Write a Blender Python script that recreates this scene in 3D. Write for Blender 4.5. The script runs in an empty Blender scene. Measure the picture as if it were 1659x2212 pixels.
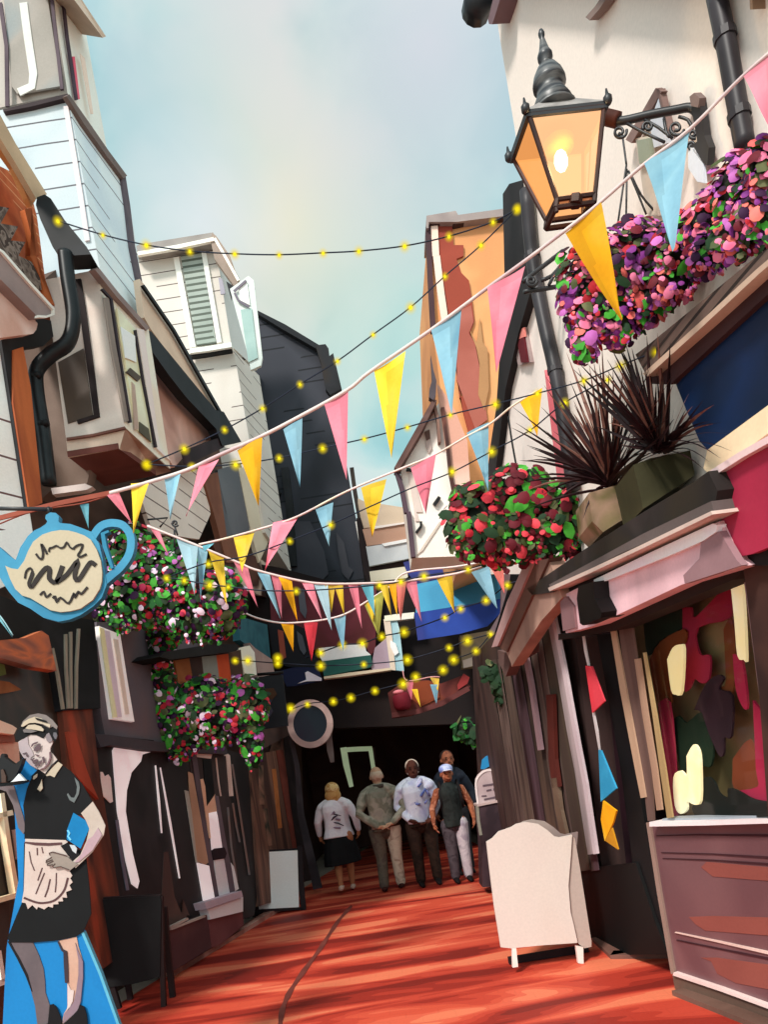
import bpy, bmesh, math, random
from mathutils import Vector, Matrix
random.seed(7)
SC = bpy.context.scene
COL = SC.collection
# ------------------------------------------------------------------ camera model
F_PX, CX, CY, EYE = 1600.0, 830.0, 1670.0, 1.6
ROLL = math.radians(9.0)
_c, _s = math.cos(ROLL), math.sin(ROLL)
CAMV = Vector((0, 0, EYE))
CROPS = {'H': (0, 1515.6, .1649), 'W': (0, 1789.1, .1912), 'P': (658, 1589.5, .2674),
         'L': (199.6, 1330.8, .3008), 'C': (547.1, 1182.9, .3565), 'T': (0, 1072, .2173), 'D': (0, 0, 1)}
for _i in range(3):
    for _j, _y in enumerate((0, 553 if _i == 0 else 0, 553, 1106, 1659)):
        CROPS['%d%d' % (_i, _j)] = (553 * _i, _y, 1 / 3)
def Q(k, *pts):
    ox, oy, s = CROPS[k]
    return [(ox + x * s, oy + y * s) for x, y in pts]
def ray(p):
    dx, dy = p[0] - CX, CY - p[1]
    return Vector((dx * _c + dy * _s, F_PX, -dx * _s + dy * _c))
def atY(p, y):
    r = ray(p)
    return CAMV + r * (y / F_PX)
class Plane:
    def __init__(s, p0, n):
        s.p0, s.n = Vector(p0), Vector(n).normalized()
    def off(s, o):
        return Plane(s.p0 + s.n * o, s.n)
    def at(s, p):
        r = ray(p)
        t = (s.p0 - CAMV).dot(s.n) / r.dot(s.n)
        return CAMV + r * t
def FP(y): return Plane((0, y, 0), (0, -1, 0))
LW = Plane((-2.5, 6.2, 0), (1, -.2, 0))
RW = Plane((1.6, 4.64, 0), (-1, -.097, 0))
RS = Plane((1.58, 4.64, 0), (-.72, -.22, 0))
GROUND = Plane((0, 0, 0), (0, 0, 1))
# ------------------------------------------------------------------ materials
def lin(h, g=1.0):
    h = h.lstrip('#')
    o = []
    for i in (0, 2, 4):
        v = int(h[i:i + 2], 16) / 255
        v = v / 12.92 if v <= .04045 else ((v + .055) / 1.055) ** 2.4
        o.append(min(v * g, .93))
    return (*o, 1)
MATS = {}
GAIN = 1.0
def M(cols, scale=(3, 3, 3), rough=.75, const=False, lines=None, emit=0, spec=.25, bump=.0, key=None, g=None, gap=.5):
    """Procedural paint: one to six shades broken up by noise; optional dark board lines along world height."""
    if isinstance(cols, str): cols = [cols]
    if isinstance(scale, (int, float)): scale = (scale,) * 3
    k = key or str((cols, scale, rough, const, lines, emit, spec, bump, g, gap))
    if k in MATS: return MATS[k]
    g = g or GAIN
    m = bpy.data.materials.new('paint_' + cols[0].lstrip('#'))
    m.use_nodes = True
    N, L = m.node_tree.nodes, m.node_tree.links
    b = N['Principled BSDF']
    b.inputs['Roughness'].default_value = rough
    b.inputs['Specular IOR Level'].default_value = spec
    geo = N.new('ShaderNodeNewGeometry')
    mp = N.new('ShaderNodeMapping'); mp.inputs['Scale'].default_value = scale
    L.new(geo.outputs['Position'], mp.inputs['Vector'])
    no = N.new('ShaderNodeTexNoise'); no.inputs['Scale'].default_value = 1; no.inputs['Detail'].default_value = 2.5
    no.inputs['Distortion'].default_value = .6
    L.new(mp.outputs[0], no.inputs['Vector'])
    cr = N.new('ShaderNodeValToRGB')
    r = cr.color_ramp
    n = len(cols)
    if n == 1:
        r.elements[0].position, r.elements[1].position = .3, .7
        a = lin(cols[0], g)
        r.elements[0].color = tuple(x * .9 for x in a[:3]) + (1,)
        r.elements[1].color = tuple(min(x * 1.06, .95) for x in a[:3]) + (1,)
    else:
        r.interpolation = 'CONSTANT' if const else 'LINEAR'
        lo, hi = .36, .64
        r.elements[0].position = 0 if const else lo; r.elements[0].color = lin(cols[0], g)
        r.elements[1].position = lo + (hi - lo) * (1 / n if const else 1 / (n - 1)); r.elements[1].color = lin(cols[1], g)
        for i in range(2, n):
            e = r.elements.new(lo + (hi - lo) * (i / n if const else i / (n - 1))); e.color = lin(cols[i], g)
    L.new(no.outputs['Fac'], cr.inputs['Fac'])
    out = cr.outputs['Color']
    # fine grain so that no surface is perfectly flat
    n2 = N.new('ShaderNodeTexNoise'); n2.inputs['Scale'].default_value = 60; n2.inputs['Detail'].default_value = 3
    L.new(geo.outputs['Position'], n2.inputs['Vector'])
    mr = N.new('ShaderNodeMapRange'); mr.inputs['To Min'].default_value = .9; mr.inputs['To Max'].default_value = 1.08
    L.new(n2.outputs['Fac'], mr.inputs['Value'])
    mx = N.new('ShaderNodeMix'); mx.data_type = 'RGBA'; mx.blend_type = 'MULTIPLY'; mx.inputs['Factor'].default_value = 1
    L.new(out, mx.inputs[6]); L.new(mr.outputs[0], mx.inputs[7]); out = mx.outputs[2]
    if lines:
        pitch, lc, frac = lines
        sp = N.new('ShaderNodeSeparateXYZ'); L.new(geo.outputs['Position'], sp.inputs[0])
        n3 = N.new('ShaderNodeTexNoise'); n3.inputs['Scale'].default_value = 1.1; L.new(geo.outputs['Position'], n3.inputs['Vector'])
        ad = N.new('ShaderNodeMath'); ad.operation = 'MULTIPLY_ADD'; ad.inputs[1].default_value = .02
        L.new(n3.outputs['Fac'], ad.inputs[0]); L.new(sp.outputs['Z'], ad.inputs[2])
        dv = N.new('ShaderNodeMath'); dv.operation = 'DIVIDE'; dv.inputs[1].default_value = pitch; L.new(ad.outputs[0], dv.inputs[0])
        fr = N.new('ShaderNodeMath'); fr.operation = 'FRACT'; L.new(dv.outputs[0], fr.inputs[0])
        lt = N.new('ShaderNodeMath'); lt.operation = 'LESS_THAN'; lt.inputs[1].default_value = frac; L.new(fr.outputs[0], lt.inputs[0])
        n4 = N.new('ShaderNodeTexNoise'); n4.inputs['Scale'].default_value = 1.6; n4.inputs['Detail'].default_value = 0; L.new(geo.outputs['Position'], n4.inputs['Vector'])
        gt = N.new('ShaderNodeMath'); gt.operation = 'GREATER_THAN'; gt.inputs[1].default_value = gap; L.new(n4.outputs['Fac'], gt.inputs[0])
        mu = N.new('ShaderNodeMath'); mu.operation = 'MULTIPLY'; L.new(lt.outputs[0], mu.inputs[0]); L.new(gt.outputs[0], mu.inputs[1])
        m2 = N.new('ShaderNodeMix'); m2.data_type = 'RGBA'; L.new(mu.outputs[0], m2.inputs['Factor'])
        L.new(out, m2.inputs[6]); m2.inputs[7].default_value = lin(lc); out = m2.outputs[2]
    L.new(out, b.inputs['Base Color'])
    if emit:
        L.new(out, b.inputs['Emission Color']); b.inputs['Emission Strength'].default_value = emit
    if bump:
        bp = N.new('ShaderNodeBump'); bp.inputs['Strength'].default_value = bump; bp.inputs['Distance'].default_value = .01
        L.new(n2.outputs['Fac'], bp.inputs['Height']); L.new(bp.outputs[0], b.inputs['Normal'])
    MATS[k] = m
    return m
def GLOW(hexc, strength, alpha=None, key=None):
    k = key or str((hexc, strength, alpha))
    if k in MATS: return MATS[k]
    m = bpy.data.materials.new('lit_' + hexc.lstrip('#')); m.use_nodes = True
    N, L = m.node_tree.nodes, m.node_tree.links
    N.remove(N['Principled BSDF']); o = N['Material Output']
    e = N.new('ShaderNodeEmission'); e.inputs['Color'].default_value = lin(hexc); e.inputs['Strength'].default_value = strength
    if alpha is None:
        L.new(e.outputs[0], o.inputs[0])
    else:
        t = N.new('ShaderNodeBsdfTransparent'); mx = N.new('ShaderNodeMixShader')
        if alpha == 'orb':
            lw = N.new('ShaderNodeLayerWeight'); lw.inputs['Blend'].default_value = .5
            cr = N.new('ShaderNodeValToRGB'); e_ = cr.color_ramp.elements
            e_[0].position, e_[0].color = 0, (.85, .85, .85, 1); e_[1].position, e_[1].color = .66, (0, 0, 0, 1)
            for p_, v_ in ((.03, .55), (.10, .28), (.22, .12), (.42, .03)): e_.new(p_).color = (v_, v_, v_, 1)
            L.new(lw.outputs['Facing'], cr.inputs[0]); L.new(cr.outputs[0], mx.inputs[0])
        else:
            mx.inputs[0].default_value = alpha
        L.new(t.outputs[0], mx.inputs[1]); L.new(e.outputs[0], mx.inputs[2]); L.new(mx.outputs[0], o.inputs[0])
    MATS[k] = m
    return m
# ------------------------------------------------------------------ objects
def thing(name, label, cat, loc=(0, 0, 0), group=None):
    o = bpy.data.objects.new(name, None); COL.objects.link(o)
    o.location = loc; o.empty_display_size = .1
    o['label'] = label; o['category'] = cat
    if group: o['group'] = group
    return o
def _base(par):
    v = Vector((0, 0, 0))
    while par is not None:
        v += par.location; par = par.parent
    return v
def obj(name, bm, mat, parent=None, smooth=False, kind=None, label=None, norm=True):
    if norm: bmesh.ops.recalc_face_normals(bm, faces=bm.faces)
    b = _base(parent)
    if b.length > 0: bmesh.ops.translate(bm, verts=bm.verts, vec=-b)
    me = bpy.data.meshes.new(name); bm.to_mesh(me); bm.free()
    for mm in (mat if isinstance(mat, (list, tuple)) else [mat]): me.materials.append(mm)
    if smooth:
        for p in me.polygons: p.use_smooth = True
    o = bpy.data.objects.new(name, me); COL.objects.link(o)
    if parent: o.parent = parent
    if kind: o['kind'] = kind
    if label: o['label'] = label
    return o
def add_prism(bm, pts, vec, mi=0):
    """Closed prism: polygon pts (Vectors) swept by vec."""
    vec = Vector(vec)
    a = [bm.verts.new(p) for p in pts]; b = [bm.verts.new(p + vec) for p in pts]
    n = len(pts)
    fs = [bm.faces.new(a), bm.faces.new(b[::-1])]
    for i in range(n):
        fs.append(bm.faces.new((a[i], b[i], b[(i + 1) % n], a[(i + 1) % n])))
    for f in fs: f.material_index = mi
def add_hex(bm, front, back, mi=0):
    a = [bm.verts.new(p) for p in front]; b = [bm.verts.new(p) for p in back]
    for f in ([a[0], a[1], a[2], a[3]], [b[3], b[2], b[1], b[0]], [a[0], b[0], b[1], a[1]], [a[1], b[1], b[2], a[2]], [a[2], b[2], b[3], a[3]], [a[3], b[3], b[0], a[0]]):
        bm.faces.new(f).material_index = mi
def add_box(bm, c, sz, rz=0):
    m = Matrix.Translation(c) @ Matrix.Rotation(rz, 4, 'Z') @ Matrix.Diagonal((*sz, 1))
    bmesh.ops.create_cube(bm, size=1, matrix=m)
def add_tube(bm, pts, r, seg=8, cap=True):
    pts = [Vector(p) for p in pts]; n = len(pts)
    rr = r if isinstance(r, (list, tuple)) else [r] * n
    rings = []; up = None
    for i, p in enumerate(pts):
        t = (pts[min(i + 1, n - 1)] - pts[max(i - 1, 0)])
        if t.length < 1e-9: t = Vector((0, 0, 1))
        t.normalize()
        if up is None:
            up = t.orthogonal().normalized()
        else:
            up = (up - t * up.dot(t))
            up = up.normalized() if up.length > 1e-6 else t.orthogonal().normalized()
        w = t.cross(up)
        rx, ry = rr[i] if isinstance(rr[i], (list, tuple)) else (rr[i], rr[i])
        rings.append([bm.verts.new(p + up * math.cos(a) * rx + w * math.sin(a) * ry) for a in [2 * math.pi * k / seg for k in range(seg)]])
    for i in range(n - 1):
        for k in range(seg):
            bm.faces.new((rings[i][k], rings[i][(k + 1) % seg], rings[i + 1][(k + 1) % seg], rings[i + 1][k]))
    if cap:
        bm.faces.new(rings[0][::-1]); bm.faces.new(rings[-1])
def add_lathe(bm, c, prof, seg=20, sq=False):
    c = Vector(c); rings = []
    for r, z in prof:
        rings.append([bm.verts.new(c + Vector((math.cos(a) * r, math.sin(a) * r, z))) for a in [2 * math.pi * k / seg for k in range(seg)]])
    for i in range(len(rings) - 1):
        for k in range(seg):
            bm.faces.new((rings[i][k], rings[i][(k + 1) % seg], rings[i + 1][(k + 1) % seg], rings[i + 1][k]))
    bm.faces.new(rings[0][::-1]); bm.faces.new(rings[-1])
def add_ball(bm, c, r, sub=2):
    r = (r, r, r) if isinstance(r, (int, float)) else r
    bmesh.ops.create_icosphere(bm, subdivisions=sub, radius=1, matrix=Matrix.Translation(c) @ Matrix.Diagonal((*r, 1)))
def smooth_px(pts, k=6):
    """Catmull-Rom through 2-D or 3-D points."""
    P = [Vector(p) for p in pts]; out = []
    for i in range(len(P) - 1):
        a, b, c, d = P[max(i - 1, 0)], P[i], P[i + 1], P[min(i + 2, len(P) - 1)]
        for j in range(k):
            t = j / k
            out.append(.5 * ((2 * b) + (c - a) * t + (2 * a - 5 * b + 4 * c - d) * t * t + (-a + 3 * b - 3 * c + d) * t ** 3))
    out.append(P[-1])
    return out
def panel(par, name, px, pl, mat, d=.03, o=0, label=None, rnd=0):
    """A board of thickness d standing on plane pl (o metres proud of it)."""
    q = pl.off(o)
    if rnd:
        px = [tuple(v) for v in smooth_px(list(px) + [px[0]], rnd)][:-1]
    bm = bmesh.new(); add_prism(bm, [q.at(p) for p in px], -q.n * d)
    return obj(name, bm, mat, par, label=label)
def stroke_poly(px, w):
    """Outline of a stroke of width w along px, w may be a list."""
    P = [Vector(p) for p in px]; n = len(P); a, b = [], []
    for i in range(n):
        t = (P[min(i + 1, n - 1)] - P[max(i - 1, 0)]).normalized()
        ww = (w[i] if isinstance(w, (list, tuple)) else w) / 2
        nn = Vector((-t.y, t.x)) * ww
        a.append(P[i] + nn); b.append(P[i] - nn)
    return a, b
def stroke(bm, px, w, pl, d=.01, o=0):
    q = pl.off(o); a, b = stroke_poly(px, w)
    fa = [q.at(p) for p in a]; fb = [q.at(p) for p in b]; v = -q.n * d
    n = len(fa)
    A = [bm.verts.new(p) for p in fa]; B = [bm.verts.new(p) for p in fb]
    C = [bm.verts.new(p + v) for p in fa]; E = [bm.verts.new(p + v) for p in fb]
    for i in range(n - 1):
        bm.faces.new((A[i], A[i + 1], B[i + 1], B[i])); bm.faces.new((C[i], E[i], E[i + 1], C[i + 1]))
        bm.faces.new((A[i], C[i], C[i + 1], A[i + 1])); bm.faces.new((B[i], B[i + 1], E[i + 1], E[i]))
    bm.faces.new((A[0], B[0], E[0], C[0])); bm.faces.new((A[-1], C[-1], E[-1], B[-1]))
def strokes(par, name, lst, pl, mat, d=.01, o=0):
    ob = None
    for px, w in lst:
        bm = bmesh.new(); stroke(bm, px, w, pl, d, o); ob = obj(name, bm, mat, par)
    return ob
def tubepx(par, name, lst, r, y, mat, k=5, seg=7):
    """Round rod(s) through picture points; y is a depth or a function of the point."""
    ob = None
    for px in lst:
        bm = bmesh.new()
        pts = [tuple(v) for v in smooth_px(px, k)] if k else px
        add_tube(bm, [atY(p, y(p) if callable(y) else y) if not isinstance(y, Plane) else y.at(p) for p in pts], r, seg)
        ob = obj(name, bm, mat, par, smooth=True)
    return ob
def block(par, name, LT, CT, RT, LB, CB, RB, yL, yC, yR, mats):
    """A corner block: front face L-C, side face C-R, with top, bottom and back closed."""
    lt, lb, ct, cb, rt, rb = atY(LT, yL), atY(LB, yL), atY(CT, yC), atY(CB, yC), atY(RT, yR), atY(RB, yR)
    ht, hb = lt + rt - ct, lb + rb - cb
    bm = bmesh.new(); v = [bm.verts.new(p) for p in (lt, ct, rt, ht, lb, cb, rb, hb)]
    for idx, mi in (((0, 1, 5, 4), 0), ((1, 2, 6, 5), 1), ((2, 3, 7, 6), 1), ((3, 0, 4, 7), 0), ((0, 3, 2, 1), 0), ((4, 5, 6, 7), 0)):
        bm.faces.new([v[i] for i in idx]).material_index = mi
    return obj(name, bm, mats, par)
def backing(bm, px, pl, depth, o=0):
    q = pl.off(o); add_prism(bm, [q.at(p) for p in px], -q.n * depth)
# ================================================================== ground, lane, kerbs
def rect(bm, x0, y0, x1, y1, z):
    v = [bm.verts.new((x, y, z)) for x, y in ((x0, y0), (x1, y0), (x1, y1), (x0, y1))]
    bm.faces.new(v)
bm = bmesh.new(); rect(bm, -400, -100, 400, 900, -.012)
obj('ground', bm, M(['#b5a698', '#c2b4a6'], .6, .9), kind='structure')  # kept pale so the unseen ground behind the camera bounces fill onto walls
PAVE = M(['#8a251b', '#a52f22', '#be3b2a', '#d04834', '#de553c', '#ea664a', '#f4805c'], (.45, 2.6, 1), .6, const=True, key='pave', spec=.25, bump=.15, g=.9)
def add_bricks(m):
    N, L = m.node_tree.nodes, m.node_tree.links
    b = N['Principled BSDF']; src = b.inputs['Base Color'].links[0].from_socket
    geo = N.new('ShaderNodeNewGeometry'); br = N.new('ShaderNodeTexBrick')
    br.inputs['Color1'].default_value = (1, 1, 1, 1); br.inputs['Color2'].default_value = (.9, .88, .88, 1); br.inputs['Mortar'].default_value = (.62, .58, .58, 1)
    br.inputs['Scale'].default_value = 1; br.inputs['Mortar Size'].default_value = .006; br.inputs['Brick Width'].default_value = .215; br.inputs['Row Height'].default_value = .11; br.inputs['Mortar Smooth'].default_value = .4
    L.new(geo.outputs['Position'], br.inputs['Vector'])
    mx = N.new('ShaderNodeMix'); mx.data_type = 'RGBA'; mx.blend_type = 'MULTIPLY'; mx.inputs['Factor'].default_value = .16
    L.new(src, mx.inputs[6]); L.new(br.outputs['Color'], mx.inputs[7]); L.new(mx.outputs[2], b.inputs['Base Color'])
add_bricks(PAVE)
bm = bmesh.new()
v = [bm.verts.new(p) for p in ((-3.6, 1.5, 0), (3.0, 1.5, 0), (2.3, 4.6, 0), (1.3, 17, 0), (-.6, 17, 0), (-2.6, 6.2, 0))]
bm.faces.new(v)
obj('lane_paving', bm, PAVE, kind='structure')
bm = bmesh.new()
g4 = Plane((0, 0, .004), (0, 0, 1))
px = [tuple(v) for v in smooth_px([(603, 2240), (610, 2180), (634, 2128), (690, 2050), (728, 1992), (760, 1955)], 5)]
a, b = stroke_poly(px, [12 * (1 - .55 * i / len(px)) * (1 + .25 * math.sin(i * 1.7)) for i in range(len(px))])
A = [bm.verts.new(g4.at(p)) for p in a]; B = [bm.verts.new(g4.at(p)) for p in b]
for i in range(len(A) - 1): bm.faces.new((A[i], A[i + 1], B[i + 1], B[i]))
obj('drainage_channel', bm, M(['#6a3029', '#7d3c33'], 3, .8), kind='structure')
# left kerb: a low stone step along the shop fronts
def kerb(pl_px, name, col, h=.07, w=.16, side=1):
    bm = bmesh.new()
    P = [GROUND.at(p) for p in pl_px]
    for a, b in zip(P[:-1], P[1:]):
        t = (b - a).normalized(); nn = Vector((-t.y, t.x, 0)) * w * side
        add_hex(bm, [a, b, b + nn, a + nn], [p + Vector((0, 0, h)) for p in (a, b, b + nn, a + nn)])
    return obj(name, bm, M(col, 2.5, .8), kind='structure')
kerb(Q('04', (1130, 1345), (1400, 1180), (1659, 1020)) + [(640, 1946)], 'kerb', ['#8c5b4f', '#a87466', '#c79283'], .05, .14)
kerb(Q('24', (1040, 1470), (1659, 1720)), 'kerb', ['#5d4238', '#75564a'], .03, .1, 1)
kerb(Q('24', (520, 1120), (640, 1235), (1020, 1230)), 'kerb', ['#7a5347', '#5f433c'], .03, .12, 1)
# ================================================================== LEFT: brick house with the white boarded wall (nearest)
BR = M(['#a84c26', '#b85a30', '#c8683a', '#b0522a'], 2, .8, lines=(.085, '#d99a6c', .13), gap=.5)
WHITE = M(['#f2e6da', '#fbf3ea'], 1.4, .7, g=1.0)
WB = M(['#f4ebe2', '#fffaf2'], 1.2, .7, lines=(.30, '#6b4a48', .055), gap=.40)
DKBR = M(['#2b1c19', '#3a2722', '#47302a'], 2.5, .75)
BLACK = M(['#0b0b0d', '#141416', '#1c1c20'], 2.5, .6)
CHAR = M(['#262528', '#343236', '#2d2c2f'], 1.5, .6)
TAN = M(['#b99a7c', '#d0b08e'], 2, .8)
bh = thing('brick_house', 'old brick house with zigzag bargeboard and white boarded wall at far left edge', 'house', LW.at((30, 2260)))
panel(bh, 'wall', [(-60, 330), (60, 390), (80, 470), (110, 700), (5, 735), (-60, 735)], LW, BR, .25, .02)
panel(bh, 'boarded_wall', [(-70, 735), (3, 733), (63, 1100), (84, 1235), (-70, 1300)], Plane(LW.off(.1).at((63, 1100)), (1, -.62, 0)), WB, .12, 0, label='white boarded wall with fine dark joints')
panel(bh, 'corner_post', Q('01', (88, 610), (150, 590), (200, 850), (275, 1600), (190, 1640), (85, 950)), LW, M(['#8a3f24', '#a65430', '#c4693a'], (4, 4, .8), .8), .14, .13)
panel(bh, 'black_trim', Q('01', (8, 545), (225, 480), (245, 400), (330, 420), (400, 470), (280, 585), (95, 610), (80, 900), (195, 1620), (178, 1640)), LW, BLACK, .1, .115)
# bargeboard with cut zigzag teeth
zz = Q('00', (-60, 1330), (60, 1350), (5, 1450), (118, 1470), (70, 1560), (165, 1570), (120, 1659)) + Q('01', (250, 60), (270, 220), (240, 230), (-60, -60))
panel(bh, 'bargeboard', zz, LW, M(['#5d4b43', '#7a675d', '#8f7b70', '#4a3a34'], 9, .85, const=True), .05, .16)
panel(bh, 'eaves_board', Q('00', (-60, 660), (0, 745), (100, 930), (305, 1262), (235, 1292), (100, 1060), (-60, 800)), LW, TAN, .05, .30)
panel(bh, 'soffit', Q('00', (-60, 800), (0, 905), (235, 1292), (205, 1340), (180, 1290), (90, 1090), (-60, 880)), LW, M(['#c98a55', '#d89c66'], 2, .8), .05, .20)
panel(bh, 'barge_rail', Q('00', (160, 1360), (205, 1350), (260, 1659), (195, 1659)) + Q('01', (355, 320), (300, 300), (235, 0))[::1], LW, M(['#b35a2d', '#c96b38'], 3, .8), .05, .17)
co = panel(bh, 'cornice', Q('01', (-60, -40), (20, -30), (355, 345), (355, 385), (250, 400), (-60, 90)), LW, M(['#8d7a77', '#a08a85'], 2, .8), .1, .34)
strokes(co, 'cornice_edge', [(Q('01', (-60, -75), (20, -25), (190, 170), (350, 345), (350, 378), (300, 395), (245, 392)), 5)], LW, WHITE, .03, .36)
panel(bh, 'cornice_face', Q('01', (-60, 85), (0, 130), (245, 440), (235, 480), (215, 505), (10, 530), (-60, 540)), LW, M(['#e6c3b8', '#f2d3c7', '#d9a896'], 1.2, .75), .1, .25)
# ------------------------------------------------------------------ white weather-boarded tower
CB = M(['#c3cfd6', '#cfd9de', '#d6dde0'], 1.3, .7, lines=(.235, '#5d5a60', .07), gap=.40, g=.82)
tw = thing('boarded_tower', 'tall white weatherboarded tower oriel rising above the brick house', 'house', LW.at((230, 2180)))
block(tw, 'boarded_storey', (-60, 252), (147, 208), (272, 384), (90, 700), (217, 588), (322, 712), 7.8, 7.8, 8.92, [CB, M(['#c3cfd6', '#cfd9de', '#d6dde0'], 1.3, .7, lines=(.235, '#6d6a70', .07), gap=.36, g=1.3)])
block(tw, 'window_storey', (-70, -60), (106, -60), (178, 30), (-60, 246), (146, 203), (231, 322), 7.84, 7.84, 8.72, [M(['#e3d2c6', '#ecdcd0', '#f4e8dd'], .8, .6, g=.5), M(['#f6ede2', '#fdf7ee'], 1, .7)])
fw = FP(7.8)
panel(tw, 'window_pane', Q('00', (20, -60), (300, -60), (395, 560), (110, 610), (75, 560)), fw, M(['#d0c6bc', '#ded2c8', '#c4cccd'], 1.2, .7, spec=.05, g=.5), .02, .01)
strokes(tw, 'curtain', [(Q('00', (150, 20), (180, 250), (215, 480), (205, 560), (120, 600)), 17)], fw, M(['#fdfbf4', '#f3efe6'], 2, .7, g=.7), .01, .02)
strokes(tw, 'glazing_bar_or_streak', [(Q('00', (330, -60), (345, 100), (400, 580)), 7), (Q('00', (0, 20), (40, 300), (45, 690)), 8)], fw, M(['#4a3b44', '#5a4a52'], 3), .02, .03)
tsd = Plane(atY((147, 208), 7.8), (atY((272, 384), 8.92) - atY((147, 208), 7.8)).cross(Vector((0, 0, 1))))
if tsd.n.x < 0: tsd = Plane(tsd.p0, -tsd.n)
strokes(tw, 'glazing_bar_or_streak', [(Q('00', (405, -60), (440, 250), (500, 650)), 5)], tsd, M(['#3d2d3a', '#4d3d48'], 3), .02, .02)
panel(tw, 'side_pane', Q('00', (470, 370), (485, 370), (518, 645), (505, 645)), tsd, M(['#e0506a', '#ee6a80'], 3), .01, .02)
panel(tw, 'side_pane', Q('00', (520, 350), (550, 380), (605, 740), (590, 740)), tsd, M(['#f3d6c4', '#f7e2d4'], 3), .01, .02)
strokes(tw, 'string_course', [(Q('00', (20, 720), (200, 680), (440, 622)), [5, 9, 8])], fw, M(['#2c2023', '#3a2c2e'], 3), .05, .05)
strokes(tw, 'string_course', [(Q('00', (440, 620), (560, 800), (690, 985), (812, 1150)), [7, 11, 10, 10])], tsd, M(['#6d5c57', '#7c6a64'], 3), .05, .05)
strokes(tw, 'corner_board', [(Q('00', (425, 690), (470, 960), (520, 1260), (565, 1560)), 10)], fw, M(['#ddd0d3', '#e4d6d6'], 2), .02, .02)
strokes(tw, 'corner_board', [(Q('00', (800, 1140), (830, 1330), (862, 1600)) + Q('01', (905, 150), (955, 470)), 9)], tsd, M(['#5c5058', '#6b5f66'], 2), .06, .03)
block(tw, 'eaves', (90, -60), (150, -40), (229, 80), (80, -30), (143, -22), (222, 83), 7.7, 7.5, 8.4, [M(['#a08a7a', '#b59e8c'], 2), M(['#ece0d2', '#f4eadc'], 2)])
# ------------------------------------------------------------------ house with the bay window
bw = thing('bay_window_house', 'brown rendered house with jutting cream bay window beside black drainpipe', 'house', LW.at((300, 2150)))
panel(bw, 'wall', [(-60, 2300), (-60, 900), (100, 600), (150, 560), (215, 600), (312, 722), (480, 950), (560, 1130), (640, 1300), (662, 1936), (455, 2082), (255, 2180)], LW, M(['#3a2a25', '#4c382f', '#5c463b'], 1.5, .8, g=1.2), .2, -.4)
panel(bw, 'front_wall', Q('01', (100, 640), (380, 470), (560, 200), (640, 1150), (560, 1490), (360, 1495), (250, 1590), (130, 1000)), FP(6.9), M(['#6a564b', '#7d695e', '#8a766b'], 1.6, .8), .15)
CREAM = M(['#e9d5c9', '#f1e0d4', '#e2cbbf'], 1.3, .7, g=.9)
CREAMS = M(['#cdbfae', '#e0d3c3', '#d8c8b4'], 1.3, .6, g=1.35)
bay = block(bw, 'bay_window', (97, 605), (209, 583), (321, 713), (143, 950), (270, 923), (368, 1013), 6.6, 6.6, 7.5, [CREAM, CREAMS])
panel(bay, 'window_opening', Q('01', (375, 690), (540, 600), (600, 1030), (440, 1085)), FP(6.6), M(['#4f4036', '#5f4d40', '#6a5646'], 1.2, .4), .02, .012)
strokes(bay, 'window_reveal', [(Q('01', (505, 150), (540, 400), (590, 760), (625, 1035), (500, 1075)), [12, 14, 14, 13, 8])], FP(6.6), M(['#1d1415', '#2b1e1e'], 2), .02, .02)
bsd = Plane(atY((270, 923), 6.6), (atY((368, 1013), 7.5) - atY((270, 923), 6.6)).cross(Vector((0, 0, 1))))
if bsd.n.x < 0: bsd = Plane(bsd.p0, -bsd.n)
panel(bay, 'window_pane', Q('01', (760, 340), (880, 480), (985, 1210), (880, 1120)), bsd, M(['#e0d2a8', '#e8dcb6', '#d4c6a2'], 1.5, .2, spec=.6, g=1.2), .02, .012)
panel(bay, 'white_patch', Q('01', (785, 460), (875, 520), (885, 690), (815, 660)), bsd, M(['#fdfaf2', '#ffffff'], 3), .01, .025)  # near-white patch on the side pane
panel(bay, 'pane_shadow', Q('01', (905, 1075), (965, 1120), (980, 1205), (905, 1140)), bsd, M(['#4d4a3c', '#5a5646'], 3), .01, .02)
panel(bay, 'pane_curtain', Q('01', (855, 815), (875, 840), (900, 1120), (875, 1130)), bsd, M(['#b89a8a', '#c4a898'], 3), .01, .02)
strokes(bay, 'sash_bar', [(Q('01', (835, 740), (905, 800)), 12)], bsd, M(['#4a423a', '#5a5046'], 3), .02, .025)
strokes(bay, 'sash_bar', [(Q('01', (690, 270), (740, 600), (830, 1070)), 10)], bsd, M(['#84766e', '#94867c'], 3), .02, .02)
strokes(bay, 'sash_bar', [(Q('01', (665, 215), (725, 280), (780, 650), (850, 1080)), 4), (Q('01', (880, 480), (930, 800), (1015, 1240)), 3.5)], bsd, M(['#2c2228', '#3a2e34'], 3), .02, .03)
panel(bay, 'pilaster', Q('01', (890, 470), (935, 480), (1035, 1240), (1110, 1330), (1060, 1290), (1010, 1240)), bsd, M(['#f0ddd6', '#f8e9e2'], 2), .03, .02)
strokes(bay, 'bay_cornice', [(Q('01', (625, 80), (760, 250), (960, 475)), 9)], bsd, M(['#8a7672', '#9c8883'], 2), .06, .03)
block(bay, 'bay_base', (143, 952), (271, 925), (370, 1018), (147, 988), (258, 970), (338, 1027), 6.56, 6.56, 7.45, [M(['#d9bda8', '#e3c9b5'], 2), M(['#a8836f', '#dcc0aa', '#7a5548'], 2)])
panel(bay, 'bay_soffit', Q('01', (440, 1302), (770, 1250), (1012, 1422), (680, 1492)), Plane(atY((258, 970), 6.56), (0, .05, -1)), M(['#4d2a25', '#5e352e', '#542e28'], 2, g=1.7), .05)
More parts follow.
